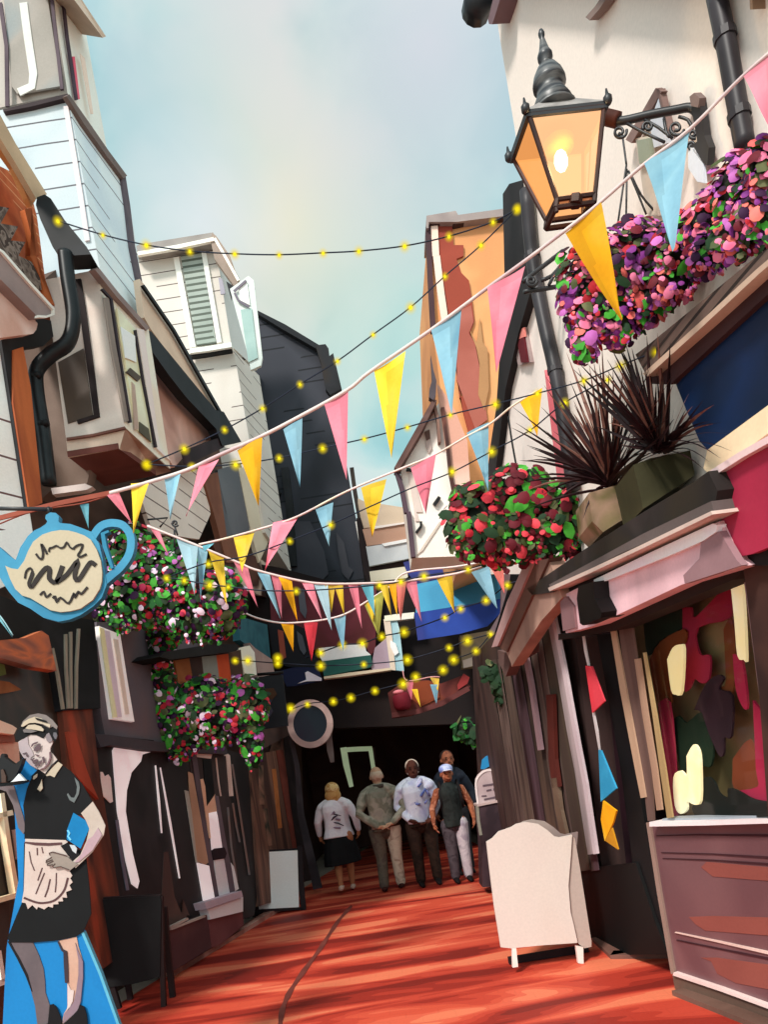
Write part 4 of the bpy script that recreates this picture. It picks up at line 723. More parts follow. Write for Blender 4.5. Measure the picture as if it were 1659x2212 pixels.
# round hanging sign with post
rsg = thing('round_sign', 'round dark hanging sign with dusty pink rim on a pale post', 'sign', atY((640, 1900), 10.9))
cc = Q('13', (350, 1370))[0]
P0 = FP(10.9)
ring = [(cc[0] + 43 * math.cos(a), cc[1] + 46 * math.sin(a)) for a in [2 * math.pi * k / 36 for k in range(37)]]
panel(rsg, 'face', [(cc[0] + 40 * math.cos(a), cc[1] + 43 * math.sin(a)) for a in [2 * math.pi * k / 36 for k in range(36)]], P0, M(['#1a222c', '#222a34', '#2a2030'], 1.6, .4, g=1.6), .06)
strokes(rsg, 'rim', [(ring, 13)], P0, M(['#a08580', '#b59a93', '#8d726e'], 2, g=1.8), .1, .03)
strokes(rsg, 'post', [(Q('13', (215, 1390), (235, 1500), (265, 1640)) + Q('14', (290, 300), (400, 780)), [8, 9, 10, 14, 20])], P0, M(['#4a4044', '#3a3236', '#2a2224'], 2), .06, -.12)
strokes(rsg, 'brace', [(Q('13', (470, 1430), (480, 1540), (495, 1620)), [12, 14, 8])], P0, M(['#5a4a48', '#7a6864'], 2), .05, -.08)
# pale green door frame deep in the passage
df = thing('door_frame', 'pale green door frame glowing at the back of the dark passage', 'doorway', atY((770, 1850), 15))
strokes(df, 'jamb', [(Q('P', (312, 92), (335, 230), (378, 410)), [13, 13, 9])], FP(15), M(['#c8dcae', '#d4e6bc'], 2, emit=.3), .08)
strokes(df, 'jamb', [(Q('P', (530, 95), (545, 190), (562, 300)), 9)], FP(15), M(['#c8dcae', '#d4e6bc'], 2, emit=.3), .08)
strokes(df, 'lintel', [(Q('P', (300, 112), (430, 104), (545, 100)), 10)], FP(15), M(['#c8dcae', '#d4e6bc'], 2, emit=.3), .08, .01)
strokes(df, 'side_edge', [(Q('P', (560, 90), (572, 230)), 5)], FP(15), M(['#6d5850', '#5d4a44'], 2), .06)
# ================================================================== street lantern on its bracket
IRON = M(['#121114', '#1c1b1f', '#26252a'], 4, .45, spec=.5)
BRN = M(['#24120e', '#331a14', '#40221a'], 4, .5)
lamp = thing('street_lantern', 'lit amber four sided street lantern with black finial on scrolled iron bracket', 'street lamp', atY((1212, 300), 3.28))
yf, yb = 3.18, 3.40
k = 1600
tl, tr, bl_, br_ = atY((1143, 250), yf), atY((1304, 232), yf), atY((1203, 432), yf + .05), atY((1285, 421), yf + .05)
dbl = Vector((-.028, yb - yf, 0)); dbb = Vector((-.018, (yb - yf) * .55, 0))
tl2, tr2, bl2, br2 = tl + dbl, tr + dbl, bl_ + dbb, br_ + dbb
def pane(nm, q, col, a, st):
    bm = bmesh.new(); f = [bm.verts.new(p) for p in q]; bm.faces.new(f)
    obj(nm, bm, GLOW(col, st, a), lamp)
pane('glass_pane', [tl, tr, br_, bl_], '#fcbc88', .72, 1.6)
pane('glass_pane', [tl2, tl, bl_, bl2], '#f8a45c', .7, 1.25)
pane('glass_pane', [tr2, tl2, bl2, br2], '#faa95e', .9, 1.15)
pane('glass_pane', [tr, tr2, br2, br_], '#f09a50', .7, 1.15)
bm = bmesh.new()
for a, b in ((tl, bl_), (tr, br_), (tl2, bl2), (tr2, br2)): add_tube(bm, [a, b], .011, 6)
for q in ((tl, tr, tr2, tl2), (bl_, br_, br2, bl2)):
    for i in range(4): add_tube(bm, [q[i], q[(i + 1) % 4]], .012, 6)
obj('frame', bm, BRN, lamp)
bm = bmesh.new(); add_tube(bm, [atY((1277, 300), yf + .045), atY((1270, 413), yf + .065)], .003, 5); obj('rod', bm, BRN, lamp)
# lower cage
dn = Vector((-.009, 0, -.034))
bm = bmesh.new()
lowq = [p + dn * 1.0 for p in (bl_, br_, br2, bl2)]
for a, b in zip((bl_, br_, br2, bl2), lowq): add_tube(bm, [a, b], .012, 6)
for i in range(4): add_tube(bm, [lowq[i], lowq[(i + 1) % 4]], .012, 6)
add_tube(bm, [(bl_ + br_) / 2, (lowq[0] + lowq[1]) / 2], .03, 6)
add_tube(bm, [lowq[0], lowq[0] + Vector((0, 0, -.02))], .009, 6); add_tube(bm, [lowq[1] + Vector((0, 0, .04)), lowq[1] + Vector((.004, 0, -.0))], .009, 6)
obj('base_cage', bm, BRN, lamp)
pane('base_glass', [lowq[0], lowq[1], br_, bl_], '#c9744a', .8, .7)
# roof, dome and finial
cen = (tl + tr + tl2 + tr2) / 4
bm = bmesh.new()
rim = [tl, tr, tr2, tl2]
out = [cen + (p - cen) * 1.1 for p in rim]
mid = [cen + (p - cen) * .50 + Vector((0, 0, .10)) for p in rim]
add_hex(bm, [p + Vector((0, 0, -.012)) for p in out], [p + Vector((0, 0, .016)) for p in out])
obj('roof_rim', bm, IRON, lamp)
bm = bmesh.new(); add_hex(bm, [p + Vector((0, 0, .017)) for p in out], mid); obj('roof', bm, M(['#8d8684', '#a09a97', '#7a7472'], 6, .5), lamp)
S = 3.28 / 1600
ax = cen + Vector((0, 0, .085)); ZS = 1.18
bm = bmesh.new()
add_lathe(bm, ax, [(r_ * 1.08, z_ * ZS) for r_, z_ in [(45 * S, 0), (46 * S, 4 * S), (38 * S, 12 * S), (40 * S, 16 * S), (36 * S, 24 * S), (28 * S, 38 * S), (26 * S, 50 * S), (33 * S, 54 * S), (33 * S, 60 * S), (29 * S, 72 * S), (20 * S, 86 * S), (12 * S, 92 * S), (9 * S, 98 * S), (15 * S, 104 * S), (15 * S, 110 * S), (10 * S, 120 * S), (7 * S, 132 * S), (4.5 * S, 142 * S), (6 * S, 146 * S), (6.5 * S, 151 * S), (4 * S, 157 * S), (1 * S, 159 * S)]], 24)
obj('finial', bm, M(['#17171b', '#2a2a30', '#5d5c5c', '#1c1c22'], (3, 3, 22), .4, spec=.5), lamp, smooth=True)
for p in out:
    bm = bmesh.new(); add_lathe(bm, p + Vector((0, 0, .0)), [(.012, 0), (.019, .012), (.019, .03), (.008, .042), (.004, .066)], 10); obj('corner_knob', bm, IRON, lamp, smooth=True)
bm = bmesh.new(); bc = (tl + tr) / 2 + Vector((-.02, .10, -.13)); add_ball(bm, bc, (.03, .03, .048)); obj('bulb', bm, GLOW('#fffbe0', 9.0), lamp, smooth=True)
bm = bmesh.new(); add_lathe(bm, bc + Vector((0, 0, .04)), [(.02, 0), (.065, .01), (.07, .04), (.03, .075)], 14); obj('lamp_holder', bm, M(['#c28a18', '#b07c14'], 3, emit=.3), lamp, smooth=True)
L_ = bpy.data.lights.new('lantern_light', 'POINT'); L_.energy = 6; L_.color = (1, .72, .35); L_.shadow_soft_size = .05
lo = bpy.data.objects.new('lantern_light', L_); COL.objects.link(lo); lo.parent = lamp; lo.location = bc - lamp.location + Vector((0, -.06, -.05))
# bracket
ya = lambda p: 3.28 - (p[0] - 1310) / 200 * .15
bk_ = bmesh.new()
def spiral(cx, cy, r0, turns, st, dr=1, n=26):
    return [(cx + r0 * (1 - .75 * i / n) * math.cos(st + dr * turns * 2 * math.pi * i / n), cy + r0 * (1 - .75 * i / n) * math.sin(st + dr * turns * 2 * math.pi * i / n)) for i in range(n + 1)]
tubepx(lamp, 'arm', [Q('20', (640, 780), (720, 785), (900, 745), (1060, 715), (1150, 700), (1190, 725))], .017, ya, IRON)
tubepx(lamp, 'scroll', [Q('20', (740, 800), (850, 860), (990, 925)), Q('20', (860, 780), (950, 830), (1040, 900)), spiral(1339, 286, 15, 1.4, -.3), spiral(1400, 275, 12, 1.3, 2.6), spiral(1461, 278, 17, 1.3, .2),
                       Q('20', (985, 770), (1000, 860), (1020, 890)), Q('20', (1080, 760), (1140, 780), (1170, 840)), spiral(1498, 291, 10, 1.2, 1), spiral(1494, 318, 11, 1.3, 3)], .0065, ya, IRON, 2, 6)
tubepx(lamp, 'collar', [Q('20', (610, 760), (690, 780))], .032, ya, M(['#3a1a12', '#54261a'], 4))
panel(lamp, 'wall_plate', Q('20', (1160, 700), (1195, 640), (1215, 650), (1225, 720), (1245, 880), (1275, 960), (1265, 1075), (1235, 1060), (1190, 1000), (1150, 950), (1200, 920), (1185, 830)), RW, IRON, .03, .05)
panel(lamp, 'plate_cap', Q('20', (1150, 630), (1180, 605), (1215, 640), (1205, 700), (1160, 690)), RW, M(['#6d5c58', '#7d6a66'], 3), .03, .06)
# ================================================================== second bracket for the petunia basket
b2 = thing('basket_bracket', 'small scrolled iron bracket on the charcoal downpipe holding the purple flower basket', 'bracket', atY((1140, 600), 4.7))
tubepx(b2, 'bar', [Q('22', (75, 235), (200, 215), (320, 195)), Q('22', (70, 170), (200, 70), (330, -30)), Q('22', (400, -30), (405, 180))], .014, 4.6, IRON, 3)
tubepx(b2, 'scroll', [spiral(1148, 608, 12, 1.4, 0), spiral(1217, 598, 15, 1.3, 2), Q('22', (240, 190), (290, 100), (340, 70)), Q('22', (190, 160), (260, 130), (320, 60))], .012, 4.58, IRON, 2, 6)
# ================================================================== flowers
def leafdisc(bm, c, n, r, rng, k=6, thick=.16):
    """One leaf (k < 10: pointed oval) or one rounded blossom (two-ring dome)."""
    n = n.normalized(); u = n.orthogonal().normalized(); w = n.cross(u)
    a0 = rng.uniform(0, 6.28); asp = rng.uniform(.75, 1.2)
    leaf = k < 10
    if not leaf: k = 9
    cv = bm.verts.new(c + n * r * (thick if leaf else .22))
    rings = []
    for f, hgt in (((1, 0),) if leaf else ((.6, .17), (1, 0))):
        vs = []
        for i in range(k):
            a = a0 + 2 * math.pi * i / k
            rr = r * f * (.74 + .5 * abs(math.cos(a - a0)) ** 3 if leaf else rng.uniform(.9, 1.08))
            vs.append(bm.verts.new(c + u * math.cos(a) * rr * asp + w * math.sin(a) * rr + n * r * hgt))
        rings.append(vs)
    for i in range(k): bm.faces.new((cv, rings[0][i], rings[0][(i + 1) % k]))
    if not leaf:
        for i in range(k): bm.faces.new((rings[0][i], rings[1][i], rings[1][(i + 1) % k], rings[0][(i + 1) % k]))
PAL = {'leaf_light': ['#3f9a2e', '#4ca837', '#379028'], 'leaf_mid': ['#1f5a28', '#2a6a2e'], 'leaf_dark': ['#16301a', '#1c3a1e', '#22301a'], 'leaf_olive': ['#3d4a1e', '#4a5230', '#6a6a48'],
       'pink': ['#e8729a', '#f084a6', '#ea6a92'], 'coral': ['#ee6a66', '#f07c70', '#e25a58'], 'red': ['#b01f2e', '#c42a36', '#9a1828'], 'maroon': ['#560f1c', '#6a1424'], 'purple': ['#7a2a7c', '#8a348a', '#66226a'],
       'violet': ['#b85cac', '#c46cb8'], 'plum': ['#2c0c2e', '#38123a'], 'white': ['#f2d0e4', '#f8dcec'], 'crimson': ['#9c1c40', '#b0244a'], 'rose': ['#e0404e', '#e84c58']}
LN = {'leaf_light': 'bright_leaves', 'leaf_mid': 'green_leaves', 'leaf_dark': 'dark_leaves', 'leaf_olive': 'olive_leaves'}
def flowers(name, label, blobs, mix, y, seed, rpx=9, dens=1.0, group='flower baskets hung along the lane', cat='flower basket', basket=None, depth=.75):
    rng = random.Random(seed)
    big = max(blobs, key=lambda b: b[2] * b[3])
    t = thing(name, label, cat, atY((big[0], big[1] + big[3]), y if not callable(y) else y(big)), group=group)
    core = bmesh.new(); bms = {c: bmesh.new() for c in mix}
    ys = [b[4] if len(b) > 4 else y for b in blobs]
    ell = []
    for b, yy in zip(blobs, ys):
        s = yy / F_PX; c = atY((b[0], b[1]), yy); R = Vector((b[2] * s, min(b[2], b[3]) * s * depth, b[3] * s))
        ell.append((c, R)); add_ball(core, c, R * .8, 2)
    for v in core.verts: v.co += Vector((rng.uniform(-1, 1), rng.uniform(-1, 1), rng.uniform(-1, 1))) * .015
    obj('foliage', core, M(['#0e1a10', '#141f12', '#1a1418', '#26301a'], 12, .8), t)
    names = list(mix); wts = [mix[c] for c in names]
    for (c, R), b in zip(ell, blobs):
        n = int(dens * 3.0 * b[2] * b[3] / (rpx * rpx) * 1.9)
        for _ in range(n):
            z = rng.uniform(-1, 1); a = rng.uniform(0, 6.283); q = math.sqrt(1 - z * z)
            d = Vector((q * math.cos(a), q * math.sin(a), z))
            if d.y > .45 and rng.random() < .6: continue
            col = rng.choices(names, wts)[0]
            p = c + Vector((d.x * R.x, d.y * R.y, d.z * R.z)) * rng.uniform(.84, 1.12)
            nn = Vector((d.x / R.x, d.y / R.y, d.z / R.z)).normalized() * .9 + Vector((rng.uniform(-.5, .5), rng.uniform(-1.1, -.1), rng.uniform(-.1, .7)))
            r = rpx * (y if not callable(y) else 4) / F_PX * rng.choice((.5, .65, .8, 1.0, 1.25, 1.5)) * rng.uniform(.9, 1.1) * (1.25 if col in LN else 1)
            leafdisc(bms[col], p, nn, r, rng, 8 if col in LN else 15)
    # trailing stems below the mass
    for (c, R), b in zip(ell, blobs):
        if 'leaf_light' not in mix: break
        for _ in range(max(2, int(b[2] / 9))):
            a = rng.uniform(-1, 1); p = c + Vector((a * R.x * .9, -abs(rng.uniform(.1, .8)) * R.y, -R.z * math.sqrt(max(.05, 1 - a * a)) * .9)); st = R.z * rng.uniform(.15, .5)
            for q in range(5):
                col = rng.choices(names, wts)[0]
                leafdisc(bms[col], p + Vector((rng.uniform(-.01, .01), 0, -st * q / 4)), Vector((rng.uniform(-.6, .6), -1, rng.uniform(-.2, .5))), rpx * (y if not callable(y) else 4) / F_PX * rng.uniform(.45, .85), rng, 8 if col in LN else 15)
    for c in names:
        if bms[c].faces: obj(LN.get(c, c + '_blossoms'), bms[c], M(PAL[c], 7, .7), t, smooth=True, norm=False)
    return t
RMIX = {'leaf_light': 1.0, 'leaf_dark': 1.0, 'leaf_olive': .9, 'pink': 2.6, 'coral': 1.3, 'red': 1.3, 'maroon': 1.5, 'purple': 2.3, 'violet': 2.2, 'plum': 1.8}
fbk = flowers('flower_basket', 'large purple and pink petunia basket hung from the lantern bracket by chains',
        [(1295, 600, 88, 88), (1370, 560, 70, 75), (1262, 650, 52, 65), (1330, 690, 62, 55), (1262, 735, 32, 50), (1395, 640, 50, 60), (1385, 505, 55, 30)], RMIX, 3.4, 1, 9)
tubepx(fbk, 'chain', [Q('20', (715, 870), (730, 980), (742, 1070)), Q('20', (742, 1070), (715, 1250), (682, 1480)), Q('20', (745, 1100), (742, 1300), (738, 1480)), Q('20', (755, 1110), (810, 1240), (870, 1390)), Q('20', (770, 1130), (840, 1270), (925, 1370))], .005, 3.5, IRON, 3, 5)
flowers('flower_trough', 'trailing pink and purple flowers along the ribbed roof edge at right', [(1470, 530, 62, 60, 3.2), (1540, 480, 62, 62, 3.0), (1600, 410, 60, 72, 2.75), (1660, 370, 50, 70, 2.6), (1450, 610, 48, 48, 3.25), (1650, 460, 60, 80, 2.65), (1525, 555, 40, 40, 2.95), (1590, 510, 50, 50, 2.75)], RMIX, 2.95, 2, 9)
GMIX = {'leaf_light': 2.1, 'leaf_dark': 2.0, 'leaf_olive': 1.8, 'maroon': 3.0, 'red': 1.0, 'rose': 1.3}
flowers('flower_basket', 'round red geranium basket hung above the plum shop eaves', [(1040, 1130, 78, 82), (1120, 1090, 80, 78), (1190, 1120, 78, 80), (1240, 1130, 44, 60), (1100, 1150, 90, 66), (1010, 1095, 40, 45), (1268, 1150, 34, 40)], GMIX, 5.1, 3, 9.5)
LMIX = {'leaf_light': 2.6, 'leaf_mid': 1.5, 'leaf_dark': 2.2, 'leaf_olive': 1.3, 'plum': 2.6, 'white': 1.1, 'violet': .9, 'red': .9, 'crimson': .8, 'rose': .6}
flowers('flower_basket', 'broad pink white and plum flower basket behind the teapot sign handle', [(285, 1185, 48, 52), (300, 1270, 88, 80), (360, 1260, 70, 90), (430, 1300, 85, 72), (490, 1290, 38, 62), (250, 1320, 48, 42), (390, 1220, 50, 50), (450, 1350, 60, 36)], LMIX, 7.0, 4, 6)
flowers('flower_basket', 'lower trailing flower basket with white and red blooms under the striped fascia', [(352, 1375, 34, 44), (350, 1420, 26, 40), (355, 1480, 28, 50), (365, 1550, 32, 55), (440, 1510, 60, 50), (470, 1540, 88, 62), (530, 1520, 46, 62), (400, 1590, 44, 40), (540, 1590, 26, 58), (385, 1620, 22, 26)], LMIX, 7.6, 5, 6)
flowers('hanging_plant', 'small green hanging plant in the dark passage mouth', [(1005, 1575, 22, 22), (1030, 1590, 22, 20)], {'leaf_light': 1, 'leaf_mid': 1.6, 'leaf_dark': 2, 'leaf_olive': .5}, 9.6, 6, 7, group=None, cat='plant')
flowers('hanging_plant', 'dark leafy climber hanging under the peach eaves', [(1090, 1480, 26, 40), (1065, 1455, 22, 24), (1110, 1440, 16, 20)], {'leaf_dark': 3, 'leaf_olive': .4}, 7.6, 8, 7, group=None, cat='plant')
# ================================================================== spiky cordylines in planters
def cordyline(label, base, y, blades, pot_px, pot_y, pot_cols, seed):
    rng = random.Random(seed)
    pot = thing('planter', label[1], 'planter', atY((base[0], base[1] + 40), pot_y), group='olive planters on the shop roof edge')
    q = [atY(p, pot_y) for p in pot_px]
    bm = bmesh.new(); add_prism(bm, q, (0, .28, 0)); obj('tub', bm, M(pot_cols, (3, 3, 3), .75), pot)
    t = thing('cordyline', label[0], 'plant', atY(base, y), group='spiky cordylines on the shop roof edge')
    bm = bmesh.new(); bm2 = bmesh.new()
    for (tx, ty), droop, w, c in blades:
        s = y / F_PX
        yo = rng.uniform(-.35, .2)
        b = atY((base[0] + rng.uniform(-14, 14), base[1] + rng.uniform(-4, 6)), y)
        e = atY((tx, ty), min(y + yo, RW.off(.3).at((tx, ty)).y if tx > 1240 else 9))
        n = 7; pts = []
        for i in range(n + 1):
            u = i / n; p = b.lerp(e, u); p.z += droop * s * 4 * u * (1 - u); pts.append(p)
        side = (e - b).cross(Vector((0, 1, 0))).normalized()
        tgt = bm if c == 0 else bm2
        prev = None
        for i, p in enumerate(pts):
            u = i / n; ww = w * s * (.55 + .9 * u * (1 - u) * 2) * (1 - u ** 3) * .5 + .0006
            cur = (tgt.verts.new(p + side * ww), tgt.verts.new(p - Vector((0, ww * .7, 0))), tgt.verts.new(p - side * ww))
            if prev:
                tgt.faces.new((prev[0], cur[0], cur[1], prev[1])); tgt.faces.new((prev[1], cur[1], cur[2], prev[2]))
            prev = cur
    obj('leaves', bm, M(['#1c0a0e', '#270f13', '#32161a'], 8, .5), t, norm=False)
    if bm2.faces: obj('dry_leaves', bm2, M(['#8a6256', '#7a4a40', '#a07a6c'], 8, .6), t, norm=False)
rng = random.Random(11)
def fan(base, a0, a1, n, r0, r1, dr, w, seed):
    g = random.Random(seed); out = []
    for i in range(n):
        a = math.radians(a0 + (a1 - a0) * (i + g.uniform(-.4, .4)) / (n - 1)); r = g.uniform(r0, r1)
        out.append(((base[0] + r * math.cos(a), base[1] - r * math.sin(a)), g.uniform(0, dr), w * g.uniform(.7, 1.2), 0 if g.random() < .8 else 1))
    return out
B1_ = (1322, 1050)
bl1 = fan(B1_, 25, 195, 46, 100, 210, 22, 7.5, 1) + fan(B1_, 60, 150, 26, 170, 275, 10, 8, 2) + [((1138, 962), 8, 8, 0), ((1122, 995), 14, 8, 0), ((1190, 1100), 30, 8, 0), ((1260, 1120), 26, 8, 0), ((1224, 762), 4, 10, 1), ((1282, 778), 3, 10, 1), ((1180, 815), 4, 9, 0), ((1170, 880), 6, 9, 0), ((1440, 930), 8, 8, 0), ((1300, 745), 4, 9, 1)]
cordyline(('dark maroon spiky cordyline in the wide front planter beside the charcoal downpipe', 'wide olive planter holding the bushier cordyline'), B1_, 4.1, bl1, Q('22', (500, 1535), (800, 1450), (835, 1659)) + Q('23', (700, 60), (590, 130), (520, 60)), 4.02, ['#6a6434', '#7a7440', '#a0806a', '#5d582e'], 21)
B2_ = (1428, 975)
bl2 = fan(B2_, 10, 170, 36, 70, 160, 18, 7.5, 4) + fan(B2_, 85, 140, 30, 150, 265, 6, 10, 5) + [((1581, 975), 20, 9, 0), ((1556, 990), 26, 9, 0), ((1532, 998), 18, 9, 0), ((1522, 1015), 14, 8, 0), ((1420, 720), 3, 11, 1), ((1328, 730), 3, 11, 0)]
cordyline(('taller dark maroon cordyline against the dark blue sign board', 'upright dark olive planter under the taller cordyline'), B2_, 3.5, bl2, Q('22', (785, 1355), (900, 1310), (1155, 1260), (1185, 1420)) + Q('22', (850, 1640), (820, 1500)), 3.5, ['#2f2c1a', '#3a3620', '#45402a'], 22)
# ================================================================== bunting
PINK, BLUE, YEL, CORAL, AMBER, LIME, PALE = (['#f07e92', '#f78c9e', '#f49aaa'], ['#8cbcd2', '#98c6d8', '#7fb2ca'], ['#f6c62c', '#fbd23c', '#f9cf5a'], ['#f07f74', '#f58e82'],
                                             ['#f4a80e', '#fbb414', '#f8bc30'], ['#c8c858', '#d6d468', '#b8ba50'], ['#b4d8e6', '#c2e0ea'])
RED = ['#e83a48', '#f04a58']
TEAL = ['#5aa6b8', '#6cb2c2', '#8cc8d4']
def ylin(x0, y0, x1, y1): return lambda p: y0 + (y1 - y0) * max(-.1, min(1.1, (p[0] - x0) / (x1 - x0)))
def bunting(label, line, yf, w, col, flags, seed=0):
    rng = random.Random(seed)
    mid = line[len(line) // 2]
    t = thing('bunting', label, 'bunting', atY(mid, yf(mid)), group='bunting strings across the lane')
    bm = bmesh.new(); px = [tuple(v) for v in smooth_px(line, 5)]
    add_tube(bm, [atY(p, yf(p)) for p in px], [w / 2 * yf(p) / F_PX for p in px], 6)
    obj('string', bm, M(col, 3), t, smooth=True)
    for a, b, tip, c in flags:
        bm = bmesh.new(); rows, cols = 12, 8
        A, B = atY(a, yf(a)), atY(b, yf(b)); mid_ = ((a[0] + b[0]) / 2, (a[1] + b[1]) / 2); ym = yf(mid_) + rng.uniform(-.05, .05)
        T = atY(tip, ym); amp = (B - A).length * .13; ph = rng.uniform(0, 6.28)
        G = []; side = rng.random() < .5
        for i in range(rows + 1):
            u = i / rows; r = []
            for j in range(cols + 1):
                v = j / cols
                p = A.lerp(T, u).lerp(B.lerp(T, u), v)
                p = p + Vector((0, amp * math.sin(ph + v * 3.6 + u * 2.4) * (.35 + u) * (1 - .6 * u), 0))
                r.append(bm.verts.new(p))
            G.append(r)
        for i in range(rows):
            for j in range(cols):
                fc = bm.faces.new((G[i][j], G[i][j + 1], G[i + 1][j + 1], G[i + 1][j]))
                jj = j if side else cols - 1 - j
                fc.material_index = 1 if (jj < 2 + (i < 5) or i == 0) else 0
        bmesh.ops.remove_doubles(bm, verts=bm.verts, dist=1e-5)
        obj('pennant', bm, [M(c, (4, 4, 3), .85, g=.78), M(c, (4, 4, 3), .85, g=rng.choice((.62, .66, .95)))], t, smooth=True)  # second slot paints fold shading into the cloth
    return t
y1 = ylin(0, 4.7, 1659, 2.42)
b1 = bunting('nearest long bunting of big pink blue and yellow pennants rising to the top right', [(238, 1065), (310, 1045), (400, 1017), (470, 985), (560, 945), (640, 904), (750, 843), (800, 803), (930, 714), (1050, 625), (1160, 545), (1280, 452), (1390, 357), (1490, 280), (1600, 170), (1680, 100)], y1, 8, ['#d8c2c0', '#e0cfca', '#cbb0b2'],
        [((1604, 168), (1690, 92), (1668, 275), PINK), ((1390, 358), (1491, 278), (1455, 540), BLUE), ((1222, 503), (1298, 440), (1343, 693), AMBER), ((1052, 625), (1135, 573), (1073, 803), PINK), ((931, 714), (997, 668), (976, 892), BLUE),
         ((808, 801), (876, 760), (846, 990), YEL), ((700, 872), (752, 842), (749, 1036), PINK), ((612, 928), (653, 903), (648, 1052), BLUE), ((512, 972), (567, 944), (558, 1092), AMBER), ((430, 1006), (473, 992), (402, 1115), PINK),
         ((354, 1030), (392, 1018), (368, 1122), BLUE), ((282, 1044), (324, 1040), (288, 1152), YEL), ((231, 1070), (256, 1062), (284, 1130), PINK)], 1)
strokes(b1, 'tail_ribbon', [([(-30, 1124), (0, 1118), (120, 1088), (250, 1062)], 10)], FP(4.72), M(['#8a4030', '#9a4c3a', '#7a3628'], 3), .01)
bunting('short bunting with a pale blue pennant behind the teapot lid', [(-20, 1140), (70, 1105), (175, 1088), (230, 1072)], ylin(0, 5.0, 1659, 4.8), 3, ['#9a4c3a', '#8a4030'], [((172, 1088), (192, 1088), (192, 1145), TEAL)], 2)
y2 = ylin(420, 6.3, 1180, 4.4)
bunting('second bunting sloping from the white cottage down to the tan pilaster', [(430, 1176), (480, 1165), (560, 1143), (640, 1117), (750, 1061), (880, 1007), (940, 982), (1010, 942), (1060, 915), (1106, 878), (1160, 845)], y2, 4.5, ['#f0dfc4', '#f2d2d2', '#f6ead0'],
        [((1123, 870), (1172, 837), (1161, 944), AMBER), ((1008, 936), (1056, 911), (1055, 1062), BLUE), ((887, 1008), (942, 982), (920, 1112), PINK), ((780, 1054), (835, 1034), (804, 1161), YEL), ((681, 1099), (720, 1086), (711, 1180), BLUE), ((590, 1130), (643, 1117), (572, 1232), PINK), ((505, 1162), (549, 1149), (523, 1238), YEL), ((437, 1180), (463, 1172), (442, 1192), TEAL)], 3)
y3 = ylin(310, 6.3, 1090, 6.6)
bunting('crowded bunting of small pennants sagging across the lane above the maroon wall', [(318, 1136), (400, 1168), (450, 1188), (517, 1216), (553, 1231), (636, 1252), (703, 1261), (820, 1259), (900, 1252), (986, 1239), (1053, 1218), (1090, 1208)], y3, 5, ['#ead0cc', '#f2dcd8'],
        [((318, 1131), (345, 1148), (366, 1203), PINK), ((380, 1160), (428, 1180), (421, 1287), PALE), ((425, 1180), (449, 1186), (433, 1300), BLUE), ((450, 1190), (483, 1204), (491, 1312), YEL), ((503, 1210), (535, 1224), (557, 1312), PINK), ((553, 1230), (582, 1238), (606, 1337), BLUE), ((585, 1240), (608, 1246), (609, 1338), PINK),
         ((601, 1245), (630, 1254), (643, 1343), AMBER), ((652, 1258), (677, 1262), (697, 1342), PINK), ((678, 1262), (708, 1263), (717, 1362), PALE), ((702, 1263), (724, 1264), (716, 1325), YEL), ((722, 1264), (741, 1264), (744, 1330), YEL), ((752, 1263), (773, 1263), (782, 1358), PINK), ((779, 1262), (806, 1261), (810, 1330), TEAL),
         ((818, 1260), (838, 1260), (846, 1332), YEL), ((838, 1259), (856, 1258), (858, 1330), AMBER), ((849, 1258), (878, 1257), (866, 1342), CORAL), ((874, 1257), (900, 1256), (911, 1343), PINK), ((943, 1249), (977, 1244), (983, 1326), YEL), ((1018, 1236), (1056, 1220), (1074, 1314), BLUE), ((1057, 1222), (1088, 1226), (1090, 1282), CORAL)], 4)
y4 = ylin(500, 8.2, 1100, 7.6)
bunting('lowest bunting with few pennants sagging in front of the maroon wall', [(500, 1311), (520, 1319), (553, 1334), (603, 1345), (653, 1344), (703, 1338), (746, 1326), (786, 1303), (843, 1266), (880, 1236), (985, 1224), (1060, 1210)], y4, 4, ['#f0d8d4', '#f6e4de'],
        [((607, 1347), (634, 1345), (634, 1408), AMBER), ((656, 1344), (687, 1341), (673, 1428), RED), ((721, 1334), (747, 1326), (742, 1408), BLUE), ((786, 1303), (830, 1275), (818, 1375), LIME), ((790, 1300), (812, 1290), (806, 1345), YEL)], 5)
bunting('scrap of bunting with tiny pink yellow and blue flags in the dark passage mouth', [(870, 1448), (880, 1470), (930, 1462), (950, 1462)], ylin(800, 10.3, 1000, 10.3), 2.5, ['#e8a8a8', '#d89898'],
        [((874, 1472), (893, 1468), (889, 1512), PINK), ((889, 1488), (902, 1488), (909, 1528), YEL), ((928, 1462), (949, 1465), (946, 1492), YEL), ((929, 1478), (948, 1478), (943, 1522), BLUE)], 6)
bunting('pale flags beside the left edge below the teapot spout', [(-20, 1320), (0, 1330), (28, 1372)], ylin(0, 4.6, 100, 4.6), 3, ['#9ac4cc', '#aad0d6'], [((-14, 1325), (2, 1335), (27, 1376), TEAL)], 7)
pen = [(RED, Q('23', (475, 995), (515, 1000)) + Q('23', (598, 1225), (520, 1300))), (['#2e96c4', '#3aa4d2', '#6cc0e0'], Q('23', (560, 1540), (575, 1545)) + Q('24', (675, 130), (575, 215))), (AMBER, Q('24', (590, 210), (675, 275), (655, 350), (600, 470), (575, 330))), (['#c98a18', '#b87c14'], Q('24', (645, 385), (685, 525), (602, 468)))]
hb = thing('bunting', 'string of red blue and yellow flags dangling down the dark doorway', 'bunting', RW.off(.02).at((1300, 1830)), group='bunting strings across the lane')
strokes(hb, 'string', [(Q('23', (460, 800), (475, 900), (497, 1005)), [4, 5, 4]), (Q('23', (525, 1295), (548, 1420), (568, 1560)), [4, 5, 2])], RW, M(['#d8cccc', '#e4dad8'], 2), .008, .06)
